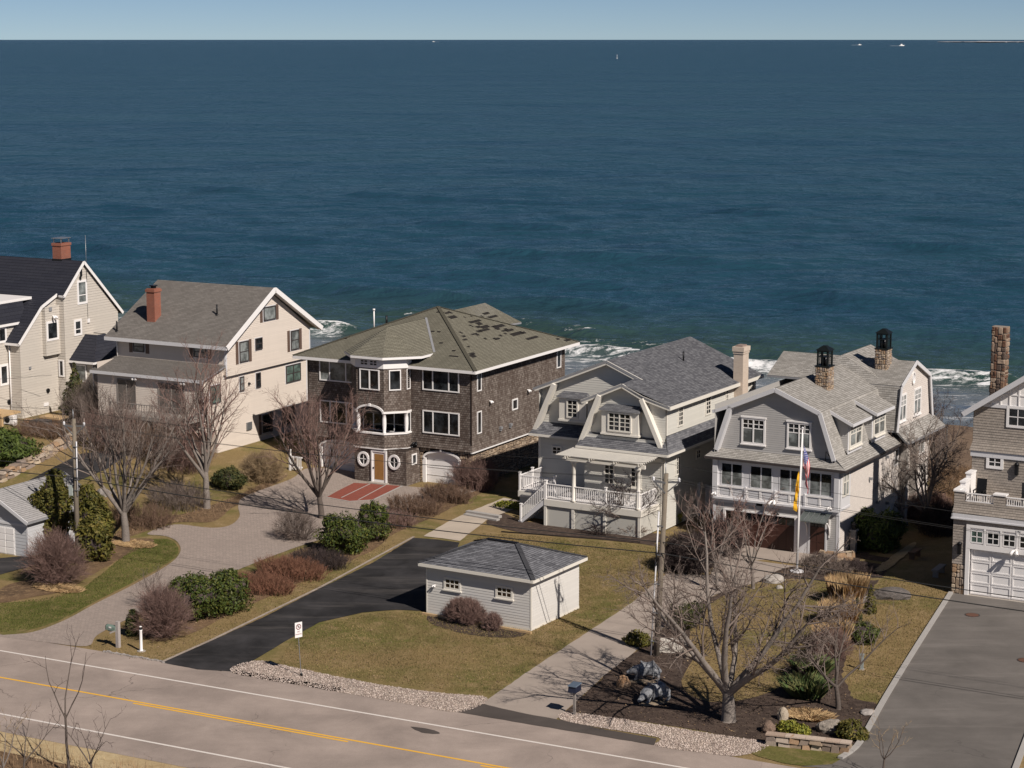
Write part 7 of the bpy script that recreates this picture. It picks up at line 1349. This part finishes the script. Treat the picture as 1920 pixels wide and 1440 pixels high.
for k, (dz, off, rd_, sg, lb) in enumerate(((.55, 0, .010, .5, 'topmost thin power line strung between the utility poles'), (-.2, .62, .010, .5, 'thin power line on the right hand insulators of the poles'), (-.2, -.62, .010, .5, 'thin power line on the left hand insulators of the poles'), (-2.8, -.1, .022, .32, 'upper thick black cable strung low on the poles'), (-3.35, -.16, .028, .35, 'lower thick black cable strung low on the poles'))):
    wire('overhead_cable', lb, [tuple(p + Vector((l[0] * (1 if dz > -1 else .6), l[1] * (1 if dz > -1 else .6), (9.15 if p is B_P and dz > -1 else 8.6 if p is B_P else 8.45) + dz)) + (sx * off if k in (1, 2) else nrm * off)) for p, l in tops], sg, rd_, 'overhead cables along the street')
wire('service_cable', 'thin service cable running to the wall of the beige house', [tuple(D_P + Vector((0, 0, 8.0))), tuple(at(97, 703, 5.3))], .6, .012, 'overhead cables along the street')

p = gp(1494, 1073); FP = p.copy(); t = thing('flagpole', 'white flagpole on a round pad before the grey house', 'flagpole', p, 0); LEAN = .02
mb = MB(); mb.tube([(0, 0, 0), (LEAN * 2, 0, 4), (LEAN * 7, 0, 8.3)], [.075, .065, .04], 10); mb.build('pole', WHITE, t); mb = MB(); mb.cyl((0, 0), .38, 0, .10, 16); mb.build('base_pad', TRIMG, t); mb = MB(); mb.rock((LEAN * 7, 0, 8.37), .07, .07, .07, 1, 2, 0); mb.build('finial', TRIMG, t); mb = MB(); mb.tube([(.07, -.03, 1.2), (.2, -.03, 8.1)], .008, 4); mb.build('halyard', TRIMG, t)
def flag_mat(kind):
    m, t_, b = nt(kind + '_cloth'); uv = uvco(t_); sp = N(t_, 'ShaderNodeSeparateXYZ'); L(t_, uv, sp.inputs[0]); U, V_ = sp.outputs[0], sp.outputs[1]
    def mth(op, a, c=None):
        n = N(t_, 'ShaderNodeMath', operation=op)
        for i, q in enumerate((a, c)):
            if q is None: continue
            if isinstance(q, bpy.types.NodeSocket): L(t_, q, n.inputs[i])
            else: n.inputs[i].default_value = q
        return n.outputs[0]
    if kind == 'striped':
        st = mth('MODULO', mth('FLOOR', mth('MULTIPLY', V_, 13)), 2); col = mixc(t_, st, (.58, .02, .035), (.72, .68, .66)); can = mth('MULTIPLY', mth('LESS_THAN', U, .4), mth('LESS_THAN', V_, 7 / 13))
        fx = mth('SUBTRACT', mth('FRACT', mth('MULTIPLY', U, 6 / .4)), .5); fy = mth('SUBTRACT', mth('FRACT', mth('MULTIPLY', V_, 5 * 13 / 7)), .5); star = mth('LESS_THAN', mth('ADD', mth('MULTIPLY', fx, fx), mth('MULTIPLY', fy, fy)), .06)
        L(t_, mixc(t_, can, col, mixc(t_, star, (.035, .045, .22), (.75, .72, .72))), b.inputs['Base Color'])
    else:
        w = mth('ADD', .5, mth('MULTIPLY', .13, mth('SINE', mth('MULTIPLY', U, 22)))); d = mth('ABSOLUTE', mth('SUBTRACT', V_, w)); on = mth('MULTIPLY', mth('LESS_THAN', d, .055), mth('MULTIPLY', mth('GREATER_THAN', U, .3), mth('LESS_THAN', U, .75)))
        L(t_, mixc(t_, on, (.62, .33, .010), (.10, .045, .015)), b.inputs['Base Color'])
    b.inputs['Roughness'].default_value = .85; return m
def limp_flag(name, label, kind, ztop, side, Lf, Hf, seed, spread):
    n, k = 26, 16; V = []; UV = []; F = []; r = random.Random(seed); ph = r.uniform(0, 6)
    for i in range(n + 1):
        s = i / n
        for j in range(k + 1):
            v = j / k; x = side * (.05 + spread * ((.5 - .5 * math.cos(v * 7 + s * 2.5 + ph)) * (.25 + .75 * s) * .6 + .45 * math.sin(math.pi * s * .75) * (1 - .5 * v))); y = -.03 + .14 * math.sin(v * 7.5 + s * 3 + ph) * (.25 + .9 * s) + .05 * math.sin(s * 17 + v * 4)
            z = ztop - v * Hf * (1 - .18 * s) - s * Lf * .80; V.append((x + .06 * math.sin(v * 9 + s * 5) * s, y, z)); UV.append((s, v))
    for i in range(n):
        for j in range(k): q = i * (k + 1) + j; F.append((q, q + 1, q + k + 2, q + k + 1))
    lx = LEAN * ztop * .9; o = np_obj(name, V, F, flag_mat(kind), None, UV, True); o.location = (FP.x + lx, FP.y, 0); tag(o, label, 'flag')
limp_flag('striped_flag', 'limp red white and blue striped flag hanging on the flagpole', 'striped', 7.4, 1, 2.3, 1.25, 3, .46); limp_flag('yellow_flag', 'limp yellow flag hanging below the striped flag', 'yellow', 5.9, -1, 2.1, 1.1, 5, .46)

# no parking sign
p = gp(565, 1268); t = thing('road_sign', 'white no parking sign on a leaning steel post in the gravel', 'sign', p, 38); mb = MB(); mb.bar((0, 0, -.1), (-.14, .05, 2.65), .055, .03); mb.build('post', GALV, t); mb = MB(); mb.box(-.05, .05, -.05, .05, -.05, .14); mb.build('post_base', BLACKM, t)
fr = thing('sign_face', None, None, (-.13, -.0, 1.95), 0); fr.parent = t; fr.rotation_euler = (0, 0, 0)
mb = MB(); mb.box(-.2, .2, -.035, -.022, 0, .74); mb.build('sign_plate', WHITE, fr); RED = plain('dark_red_print', (.16, .025, .03), .5); mb = MB(); k = 20
for i in range(k): a, b = 2 * math.pi * i / k, 2 * math.pi * (i + 1) / k; mb.bar((.125 * math.cos(a), -.038, .52 + .125 * math.sin(a)), (.125 * math.cos(b), -.038, .52 + .125 * math.sin(b)), .006, .035, (0, 0, 1) if abs(math.sin(a)) > .5 else (1, 0, 0))
mb.bar((-.09, -.038, .61), (.09, -.038, .43), .006, .03); mb.build('no_parking_symbol', RED, fr); text_mesh('P', .2, BLACKM, fr, (0, -.037, .45), (rad(90), 0, 0), 'symbol_letter'); text_mesh('NO', .10, RED, fr, (0, -.037, .25), (rad(90), 0, 0), 'sign_word'); text_mesh('PARKING', .085, RED, fr, (0, -.037, .13), (rad(90), 0, 0), 'sign_word')

# mailboxes and white post
p = gp(222, 1214); t = thing('mailbox', 'dull green mailbox on a thick grey timber post', 'mailbox', p, -29); mb = MB(); mb.box(-.09, .09, -.09, .09, -.1, 1.35); mb.build('post', plain('pale_timber_post', (.40, .355, .33), .85, .15, 3, .15, 25), t); mb = MB(); mb.box(-.12, -.09, -.5, .3, .82, .90); mb.box(-.6, .0, -.06, .06, .78, .84); mb.build('arm', WOODG, t)
mb = MB(); P = [(-.14, 0), (.14, 0), (.14, .14)] + [(.14 * math.cos(a), .14 + .12 * math.sin(a)) for a in [math.pi * i / 8 for i in range(1, 8)]] + [(-.14, .14)]
mb.slab([(-.66, x, .86 + z) for x, z in P], (.58, 0, 0)); GRM = plain('dull_green_metal', (.16, .215, .18), .45, .3, 4); f = mb.build('box', GRM, t); mb = MB(); mb.slab([(-.69, x * .98, .865 + z * .98) for x, z in P], (.03, 0, 0)); mb.build('door', BLACKM, f); mb = MB(); mb.box(-.45, -.3, -.16, -.145, .98, 1.06); mb.build('flag', TRIM, f)
p = gp(265, 1221); t = thing('lamp_post', 'short white post with a small dark cap beside the mailbox', 'post', p, -29); mb = MB(); mb.lathe((0, 0), [(.10, 0), (.10, .06), (.075, .1), (.07, 1.05), (.085, 1.1)], 12); mb.build('post', WHITE, t); mb = MB(); mb.lathe((0, 0), [(.05, 1.1), (.09, 1.16), (.03, 1.24)], 10); mb.build('lamp_cap', BLACKM, t); mb = MB(); mb.lathe((0, -.01), [(.05, 1.24), (.08, 1.27), (.01, 1.30)], 10); mb.build('lamp_top', WHITE, t); mb = MB(); mb.cyl((0, 0), .22, -.02, .03, 10); mb.build('footing', CONC, t)
p = gp(1077, 1341); t = thing('mailbox', 'dark blue newspaper style mailbox on a thin post by the concrete drive', 'mailbox', p, -29); mb = MB(); mb.box(-.05, .05, -.05, .05, -.1, 1.15); mb.build('post', WOODG, t); mb = MB(); mb.hexa([(-.2, -.28, 1.12), (.2, -.28, 1.12), (.2, .28, 1.12), (-.2, .28, 1.12), (-.18, -.24, 1.40), (.18, -.24, 1.40), (.18, .28, 1.44), (-.18, .28, 1.44)]); f = mb.build('box', plain('dark_blue_metal', (.025, .03, .055), .35, .2, 3, .1, 40, .3), t); mb = MB(); mb.hexa([(-.22, -.3, 1.40), (.22, -.3, 1.40), (.22, .3, 1.44), (-.22, .3, 1.44), (-.2, -.28, 1.44), (.2, -.28, 1.44), (.2, .28, 1.48), (-.2, .28, 1.48)]); mb.build('lid', plain('blue_grey_lid', (.10, .13, .17), .3), f)
p = gp(1616, 1256); t = thing('marker_post', 'short grey utility marker post on the lawn', 'post', p, -20); mb = MB(); mb.box(-.07, .07, -.05, .05, -.05, .72); mb.box(-.09, .09, -.07, .07, .72, .8); mb.build('post', plain('grey_green_plastic', (.26, .29, .28), .6), t); mb = MB(); mb.box(-.11, .11, -.09, .09, -.02, .06); mb.build('base', CONC, t)
p = gp(1600, 1036); t = thing('stone_lamp_post', 'slim grey stone lamp post by the corner of the grey house', 'lamp post', p, -29); mb = MB(); mb.box(-.16, .16, -.16, .16, 0, 1.35); mb.build('shaft', STONEG, t); mb = MB(); mb.box(-.24, .24, -.24, .24, 1.35, 1.43); mb.build('cap', GRANITE, t); mb = MB(); mb.box(-.12, .12, -.12, .12, 1.43, 1.72); mb.build('lantern', BLACKM, t); mb = MB(); mb.hexa([(-.18, -.18, 1.72), (.18, -.18, 1.72), (.18, .18, 1.72), (-.18, .18, 1.72), (-.04, -.04, 1.86), (.04, -.04, 1.86), (.04, .04, 1.86), (-.04, .04, 1.86)]); mb.build('lantern_roof', BLACKM, t)

# white picket gate
p = gp(545, 882); t = thing('picket_gate', 'small white picket gate by the paver drive', 'gate', p, -28.5); mb = MB(); mb.box(-.1, .04, -.07, .07, 0, 1.5); mb.build('post', WHITE, t); mb = MB(); mb.box(.04, 1.0, -.03, .03, .25, .34); mb.box(.04, 1.0, -.03, .03, .95, 1.04); mb.build('rail', WHITE, t)
for i in range(6): mb = MB(); mb.box(.1 + i * .15, .18 + i * .15, -.05, -.03, .1, 1.05); mb.build('picket', WHITE, t)

# boulders, statues, planter block, retaining walls, manhole covers, curb
def boulder(label, px, py, rx, ry, rz, seed, m=STONEG, jit=.2, rot=0):
    p = gp(px, py); mb = MB(); mb.rock((0, 0, rz * .45), rx, ry, rz, seed, 3, jit); o = mb.build('boulder', m); o.location = p; o.rotation_euler = (0, 0, rad(rot)); tag(o, label, 'boulder'); return o
boulder('long dark flat boulder on the lawn near the small conifer', 1668, 1122, 1.15, .45, .42, 1, plain('dark_rock', (.15, .13, .12), .9, .45, 3, .3, 20, b=.5)); boulder('pale rounded boulder behind the stone retaining wall', 1555, 1372, .62, .42, .40, 2, plain('pale_rock', (.33, .285, .24), .9, .35, 3, .3, 20, b=.5)); boulder('small pale pointed rock left of the strap leaved clump', 1468, 1350, .26, .22, .38, 3, plain('pale_tan_rock', (.45, .37, .28), .9, .25, 3, .2, 20, b=.5)); boulder('grey brown rock at the left end of the retaining wall', 1440, 1372, .34, .3, .34, 4, plain('brown_rock', (.22, .15, .11), .9, .35, 3, .3, 20, b=.5))
boulder('orange and grey upright rock beside the bear sculptures', 1170, 1287, .32, .26, .42, 5, plain('orange_stained_rock', (.62, .25, .04), .9, .3, 2.2, .25, 20, b=.5, col2=(.33, .31, .27))); boulder('pale stone at the foot of the small conifer', 1622, 1130, .3, .25, .28, 6); boulder('flat tan rock at the edge of the grey drive curb', 1628, 1338, .4, .3, .12, 7); boulder('pale granite lump near the flagpole path', 1450, 1092, .7, .4, .3, 8); boulder('small white stone at the drive corner', 1462, 1104, .2, .15, .14, 9)
boulder('pale boulder by the right arborvitae', 196, 930, .5, .4, .35, 10)
for k, (px, py, w_, l_) in enumerate(((1760, 1078, .5, 1.6), (1715, 1046, .5, 1.2))):
    p = gp(px, py); t = thing('garden_bench', ('narrow pale bench in the shade by the taupe house corner', 'dark garden bench at the end of the mulch strip')[k], 'bench', p, 62 if k == 0 else 58); mm = CONC if k == 0 else WOODB; mb = MB(); mb.box(-l_ / 2, l_ / 2, -.2, .2, .38, .46); mb.build('seat', mm, t)
    for s in (-1, 1): mb = MB(); mb.box(s * l_ * .38 - .06, s * l_ * .38 + .06, -.16, .16, 0, .38); mb.build('leg', mm, t)
p = gp(1265, 1222); t = thing('stone_block', 'long white stone block beside the utility pole', 'stone block', p, -12); mb = MB(); mb.hexa([(-.8, -.30, -.05), (.78, -.33, -.05), (.8, .31, -.05), (-.76, .33, -.05), (-.76, -.26, .60), (.74, -.30, .55), (.78, .27, .57), (-.73, .30, .61)]); mb.build('block', plain('white_stone', (.62, .57, .50), .8, .1, 3, .1, 20, b=.3), t)
o = boulder('pale hollowed rock right of the white stone block', 1292, 1232, .42, .36, .38, 12, plain('pale_hollow_rock', (.42, .35, .28), .9, .3, 3, .3, 20, b=.5))

def skin_body(parent, nodes, m, name, loc=(0, 0, 0), lev=2):
    me = bpy.data.meshes.new(name); me.from_pydata([n[0] for n in nodes], [(n[2], i) for i, n in enumerate(nodes) if n[2] is not None], []); ob = bpy.data.objects.new(name, me); COL.objects.link(ob); md = ob.modifiers.new('skin', 'SKIN'); sv = me.skin_vertices[0].data if me.skin_vertices else None
    if sv is None:
        bm = bmesh.new(); bm.from_mesh(me); bm.verts.layers.skin.verify(); bm.to_mesh(me); bm.free(); sv = me.skin_vertices[0].data
    for i, n in enumerate(nodes): rr = n[1] if hasattr(n[1], '__len__') else (n[1], n[1]); sv[i].radius = rr; sv[i].use_root = i == 0
    md.use_smooth_shade = True; s = ob.modifiers.new('sub', 'SUBSURF'); s.levels = lev; s.render_levels = lev; dg = bpy.context.evaluated_depsgraph_get(); dg.update(); nm = bpy.data.meshes.new_from_object(ob.evaluated_get(dg)); bpy.data.objects.remove(ob); nm.materials.clear(); nm.materials.append(m)
    o = link(bpy.data.objects.new(name, nm), parent); o.location = loc; return o
def bear(label, px, py, rot, s, head_down, seed):
    p = gp(px, py); t = thing('bear_sculpture', label, 'sculpture', p, rot, 'grey bear sculptures in the dark bed'); hd = -.10 if head_down else .02
    nd = [((0, 0, .50), .24, None), ((-.28, 0, .55), .25, 0), ((-.50, 0, .50), .20, 1), ((.25, 0, .52), .22, 0), ((.46, 0, .50), .18, 3), ((.66, 0, .46 + hd), .135, 4), ((.80, 0, .38 + hd * 1.6), .125, 5), ((.93, 0, .31 + hd * 1.8), .07, 6), ((1.0, 0, .29 + hd * 1.8), .05, 7),
          ((-.50, .15, .34), .125, 2), ((-.56, .17, .17), .085, 9), ((-.52, .17, .05), .07, 10), ((-.40, .17, .03), .05, 11), ((-.46, -.15, .34), .125, 2), ((-.40, -.17, .17), .085, 13), ((-.36, -.17, .05), .07, 14), ((-.24, -.17, .03), .05, 15),
          ((.42, .14, .34), .105, 4), ((.50, .16, .17), .075, 17), ((.52, .16, .05), .065, 18), ((.63, .16, .03), .05, 19), ((.36, -.14, .34), .105, 4), ((.28, -.16, .17), .075, 21), ((.24, -.16, .05), .065, 22), ((.35, -.16, .03), .05, 23), ((.74, .10, .52 + hd * 1.4), .035, 6), ((.74, -.10, .52 + hd * 1.4), .035, 6), ((-.72, 0, .46), .05, 2)]
    skin_body(t, [(tuple(c * s for c in a), b * s * (1.42 if i < 9 else 1.2), q) for i, (a, b, q) in enumerate(nd)], BRONZE, 'body', (0, 0, .09)); mb = MB(); mb.rock((.1 * s, 0, .02), .75 * s, .34 * s, .09, seed, 2, .12); mb.build('plinth', plain('flat_tan_stone', (.22, .17, .12), .9, .3), t)
bear('grey bear sculpture walking left, the one farther from the road', 1213, 1278, 176, .98, False, 1); bear('grey bear sculpture with lowered head, the one nearer the road', 1231, 1318, 204, .98, True, 2)

def stone_wall(label, pts, hgt, th, size, seed, name='stone_wall', cap=False):
    P = [gp(*q) for q in pts]; t = thing(name, label, 'wall', P[0], 0); o = P[0]; r = random.Random(seed); first = {}
    for a, b in zip(P[:-1], P[1:]):
        d = b - a; ln = math.hypot(d.x, d.y); ang = math.atan2(d.y, d.x); z = 0
        while z < hgt - .03:
            hh = min(size * r.uniform(.45, .75), hgt - z); x = 0
            while x < ln - .05:
                w = min(size * r.uniform(.7, 1.7), ln - x); i = r.randrange(8)
                if i not in first:
                    mb = MB(); rr = random.Random(i + seed); q = lambda: rr.uniform(-.13, .13); k = .40
                    mb.hexa([(-.5 + q(), -.5 + q(), 0), (.5 + q(), -.5 + q(), 0), (.5 + q(), .5 + q(), 0), (-.5 + q(), .5 + q(), 0), (-k + q(), -k + q(), 1 + q()), (k + q(), -k + q(), 1 + q()), (k + q(), k + q(), 1 + q()), (-k + q(), k + q(), 1 + q())]); me = mb.build('stone', STONE, t); first[i] = me.data; ob = me
                else: ob = link(bpy.data.objects.new('stone', first[i]), t)
                c = a + d * ((x + w / 2) / ln) - o; ob.location = (c.x, c.y, c.z + z); ob.rotation_euler = (r.uniform(-.07, .07), r.uniform(-.09, .09), ang + r.uniform(-.12, .12)); ob.scale = (w * r.uniform(.95, 1.08), th * r.uniform(.8, 1.2), hh * r.uniform(.95, 1.12)); x += w
            z += hh
        if cap:
            x = 0
            while x < ln - .05:
                w = min(r.uniform(.5, .9), ln - x); mb = MB(); mb.box(-.5, .5, -.5, .5, 0, 1); ob = mb.build('cap_stone', random_tint('cap_stones', [(.42, .32, .25), (.36, .27, .21), (.46, .37, .30)]), t); c = a + d * ((x + w / 2) / ln) - o; ob.location = (c.x, c.y, c.z + hgt); ob.rotation_euler = (0, 0, ang); ob.scale = (w * .98, th * 1.25, .06); x += w
    return t
stone_wall('low rubble stone retaining wall with flat caps by the road', [(1436, 1396), (1520, 1405), (1596, 1414)], .48, .34, .42, 3, cap=True)
stone_wall('long low dry stone wall sloping beside the juniper at left', [(0, 906), (35, 886), (80, 862), (120, 838), (168, 815)], .75, .5, .45, 5)
stone_wall('low stone garden wall by the front door of the grey house', [(1536, 1048), (1566, 1052), (1600, 1050)], .55, .4, .40, 7)
for k, (px, py, lb) in enumerate(((1123, 1154, None), (1823, 1154, 'rusty round manhole cover on the grey drive near the white garage door'), (1922, 1239, 'rusty round manhole cover on the grey drive at the frame edge'))):
    if lb: p = gp(px, py); t = thing('manhole_cover', lb, 'manhole cover', (p.x, p.y, T(p.x, p.y) + .026), 0); mb = MB(); mb.cyl((0, 0), .34, 0, .012, 20); f = mb.build('cover', plain('rusty_iron', (.12, .055, .035), .8, .3, 6), t); mb = MB(); mb.cyl((0, 0), .40, -.005, .006, 20); mb.build('rim', BLACKM, t)
cp = catmull([Vector((p.x, p.y, 0)) for p in (gp(*q) for q in ((1783, 1113), (1720, 1212), (1660, 1310), (1630, 1364), (1606, 1402), (1575, 1424)))], False, 3); P0 = cp[0]; t = thing('driveway_curb', 'pale granite curb along the left edge of the grey drive', 'curb', (P0.x, P0.y, 0), 0)
for i in range(len(cp) - 1):
    a, b = cp[i] - P0, cp[i + 1] - P0; d = (b - a).normalized() * .012; mb = MB(); mb.bar(a + d + Vector((0, 0, .04)), b - d + Vector((0, 0, .04)), .24, .16); mb.build('curb_stone', GRANITE, t)
cp = [gp(*q) for q in ((2012, 1130), (1950, 1320), (1902, 1448))]; t = thing('driveway_curb', 'granite curb at the bottom right corner of the grey drive', 'curb', (cp[0].x, cp[0].y, 0), 0)
for i in range(2): a, b = cp[i] - cp[0], cp[i + 1] - cp[0]; mb = MB(); mb.bar(a + Vector((0, 0, .04)), b + Vector((0, 0, .04)), .24, .16); mb.build('curb_stone', GRANITE, t)
mb = MB(); r = random.Random(2)
for i in range(34): a = gp(195 + i * 3.4, 1222 + i * .62 + r.uniform(-1, 1)); mb.rock((a.x, a.y, .03), .09, .08, .07, i, 1, .2)
tag(mb.build('edging_stones', STONEG), 'row of small pale edging stones between lawn tip and road', 'edging', None, 'stuff')
mb = MB()
for i, (a, b) in enumerate((((876, 962), (938, 972)), ((872, 966), (934, 977)))): p_, q_ = gp(*a), gp(*b); mb.bar(p_ + Vector((0, 0, .10 - .06 * i)), q_ + Vector((0, 0, .10 - .06 * i)), .35, .16)
tag(mb.build('stone_steps', GRANITE), 'two low granite steps on the concrete walkway', 'steps')
for k, (a, b, lb) in enumerate((((940, 998), (1200, 1018), 'thin dark edging along the planting bed before the deck'),)): 
    mb = MB(); p_, q_ = gp(*a), gp(*b); mb.bar(p_ + Vector((0, 0, .03)), q_ + Vector((0, 0, .03)), .05, .1); tag(mb.build('bed_edging', BLACKM), lb, 'edging')
mb = MB(); p_, q_, s_ = gp(792, 1152), gp(996, 1189), gp(1090, 1134); mb.bar(p_ + Vector((0, 0, .05)), q_ + Vector((0, 0, .05)), .12, .14); tag(mb.build('timber_edging', WOODN), 'pale timber edging at the foot of the shed wall', 'edging')
overlay('shed_bed', [(808, 1152), (850, 1159), (920, 1172), (985, 1186), (960, 1196), (890, 1192), (830, 1178), (802, 1164)], MULCH, .016)
overlay('sand_path', [(1640, 1062), (1700, 1018), (1716, 1024), (1660, 1070)], SHOULD, .03)
p = at(1735, 860, -1.2); t = thing('glass_railing', 'faint grey metal railing behind the dark bare trees by the beach', 'railing', p, -29.5); rail_run(t, (-1.2, 0, 0), (1.6, 0, 0), 2.6, GALV, gap=.4, pw=.06)

# boats, buoy, low island
def boat(label, px, py, ln, rot, hgt=1.0):
    p = at(px, py, -5); t = thing('motor_boat', label, 'boat', p, rot); s = ln; b = s * .14; mb = MB(); z = s * .11
    mb.hexa([(-s * .5, -b * .8, -.3), (s * .35, -b * .5, -.3), (s * .35, b * .5, -.3), (-s * .5, b * .8, -.3), (-s * .5, -b, z), (s * .5, -b * .12, z * 1.3), (s * .5, b * .12, z * 1.3), (-s * .5, b, z)]); mb.build('hull', WHITE, t)
    mb = MB(); mb.hexa([(-s * .25, -b * .6, z), (s * .15, -b * .6, z), (s * .15, b * .6, z), (-s * .25, b * .6, z), (-s * .2, -b * .5, z + s * .14 * hgt), (s * .06, -b * .5, z + s * .14 * hgt), (s * .06, b * .5, z + s * .14 * hgt), (-s * .2, b * .5, z + s * .14 * hgt)]); mb.build('cabin', WHITE, t); mb = MB(); mb.box(-s * .02, -s * .0, -.1, .1, z + s * .14 * hgt, z + s * .28 * hgt); mb.build('mast', GALV, t)
    mb = MB(); mb.box(-s * 2.2, -s * .5, -b * .6, b * .6, -.2, .35); mb.build('wake', plain('foam_white', (.8, .8, .8), .8), t)
boat('larger white motor boat with a wake near the horizon at right', 1691, 86, 26, 0, 1.6); boat('small white boat near the horizon left of the larger one', 1612, 84.5, 20, 0, 1.2); boat('faint white boat on the horizon left of the frame middle', 813, 78.5, 26, 180)
p = at(1157, 110, -5); t = thing('channel_marker', 'tall thin white channel marker standing far out in the sea', 'buoy', p, 0); mb = MB(); mb.lathe((0, 0), [(.9, -.5), (.9, .8), (.3, 1.2), (.22, 6), (.3, 6.2), (.1, 7.4)], 10); mb.build('spar', TRIMG, t); mb = MB(); mb.cyl((0, 0), .45, 5.4, 6.0, 10); mb.build('light', TRIMG, t)
mb = MB()
for i in range(9): q = at(1775 + i * 17, 80.2, -5); mb.rock((q.x, q.y, 2), 75, 160, 7 if i in (4, 5, 6) else 4, i, 2, .2)
tag(mb.build('island', plain('hazed_shore', (.30, .30, .32), .9, .2, .01)), None, None, None, 'structure')  # grey tone carries distance haze, mixed into the shore colour
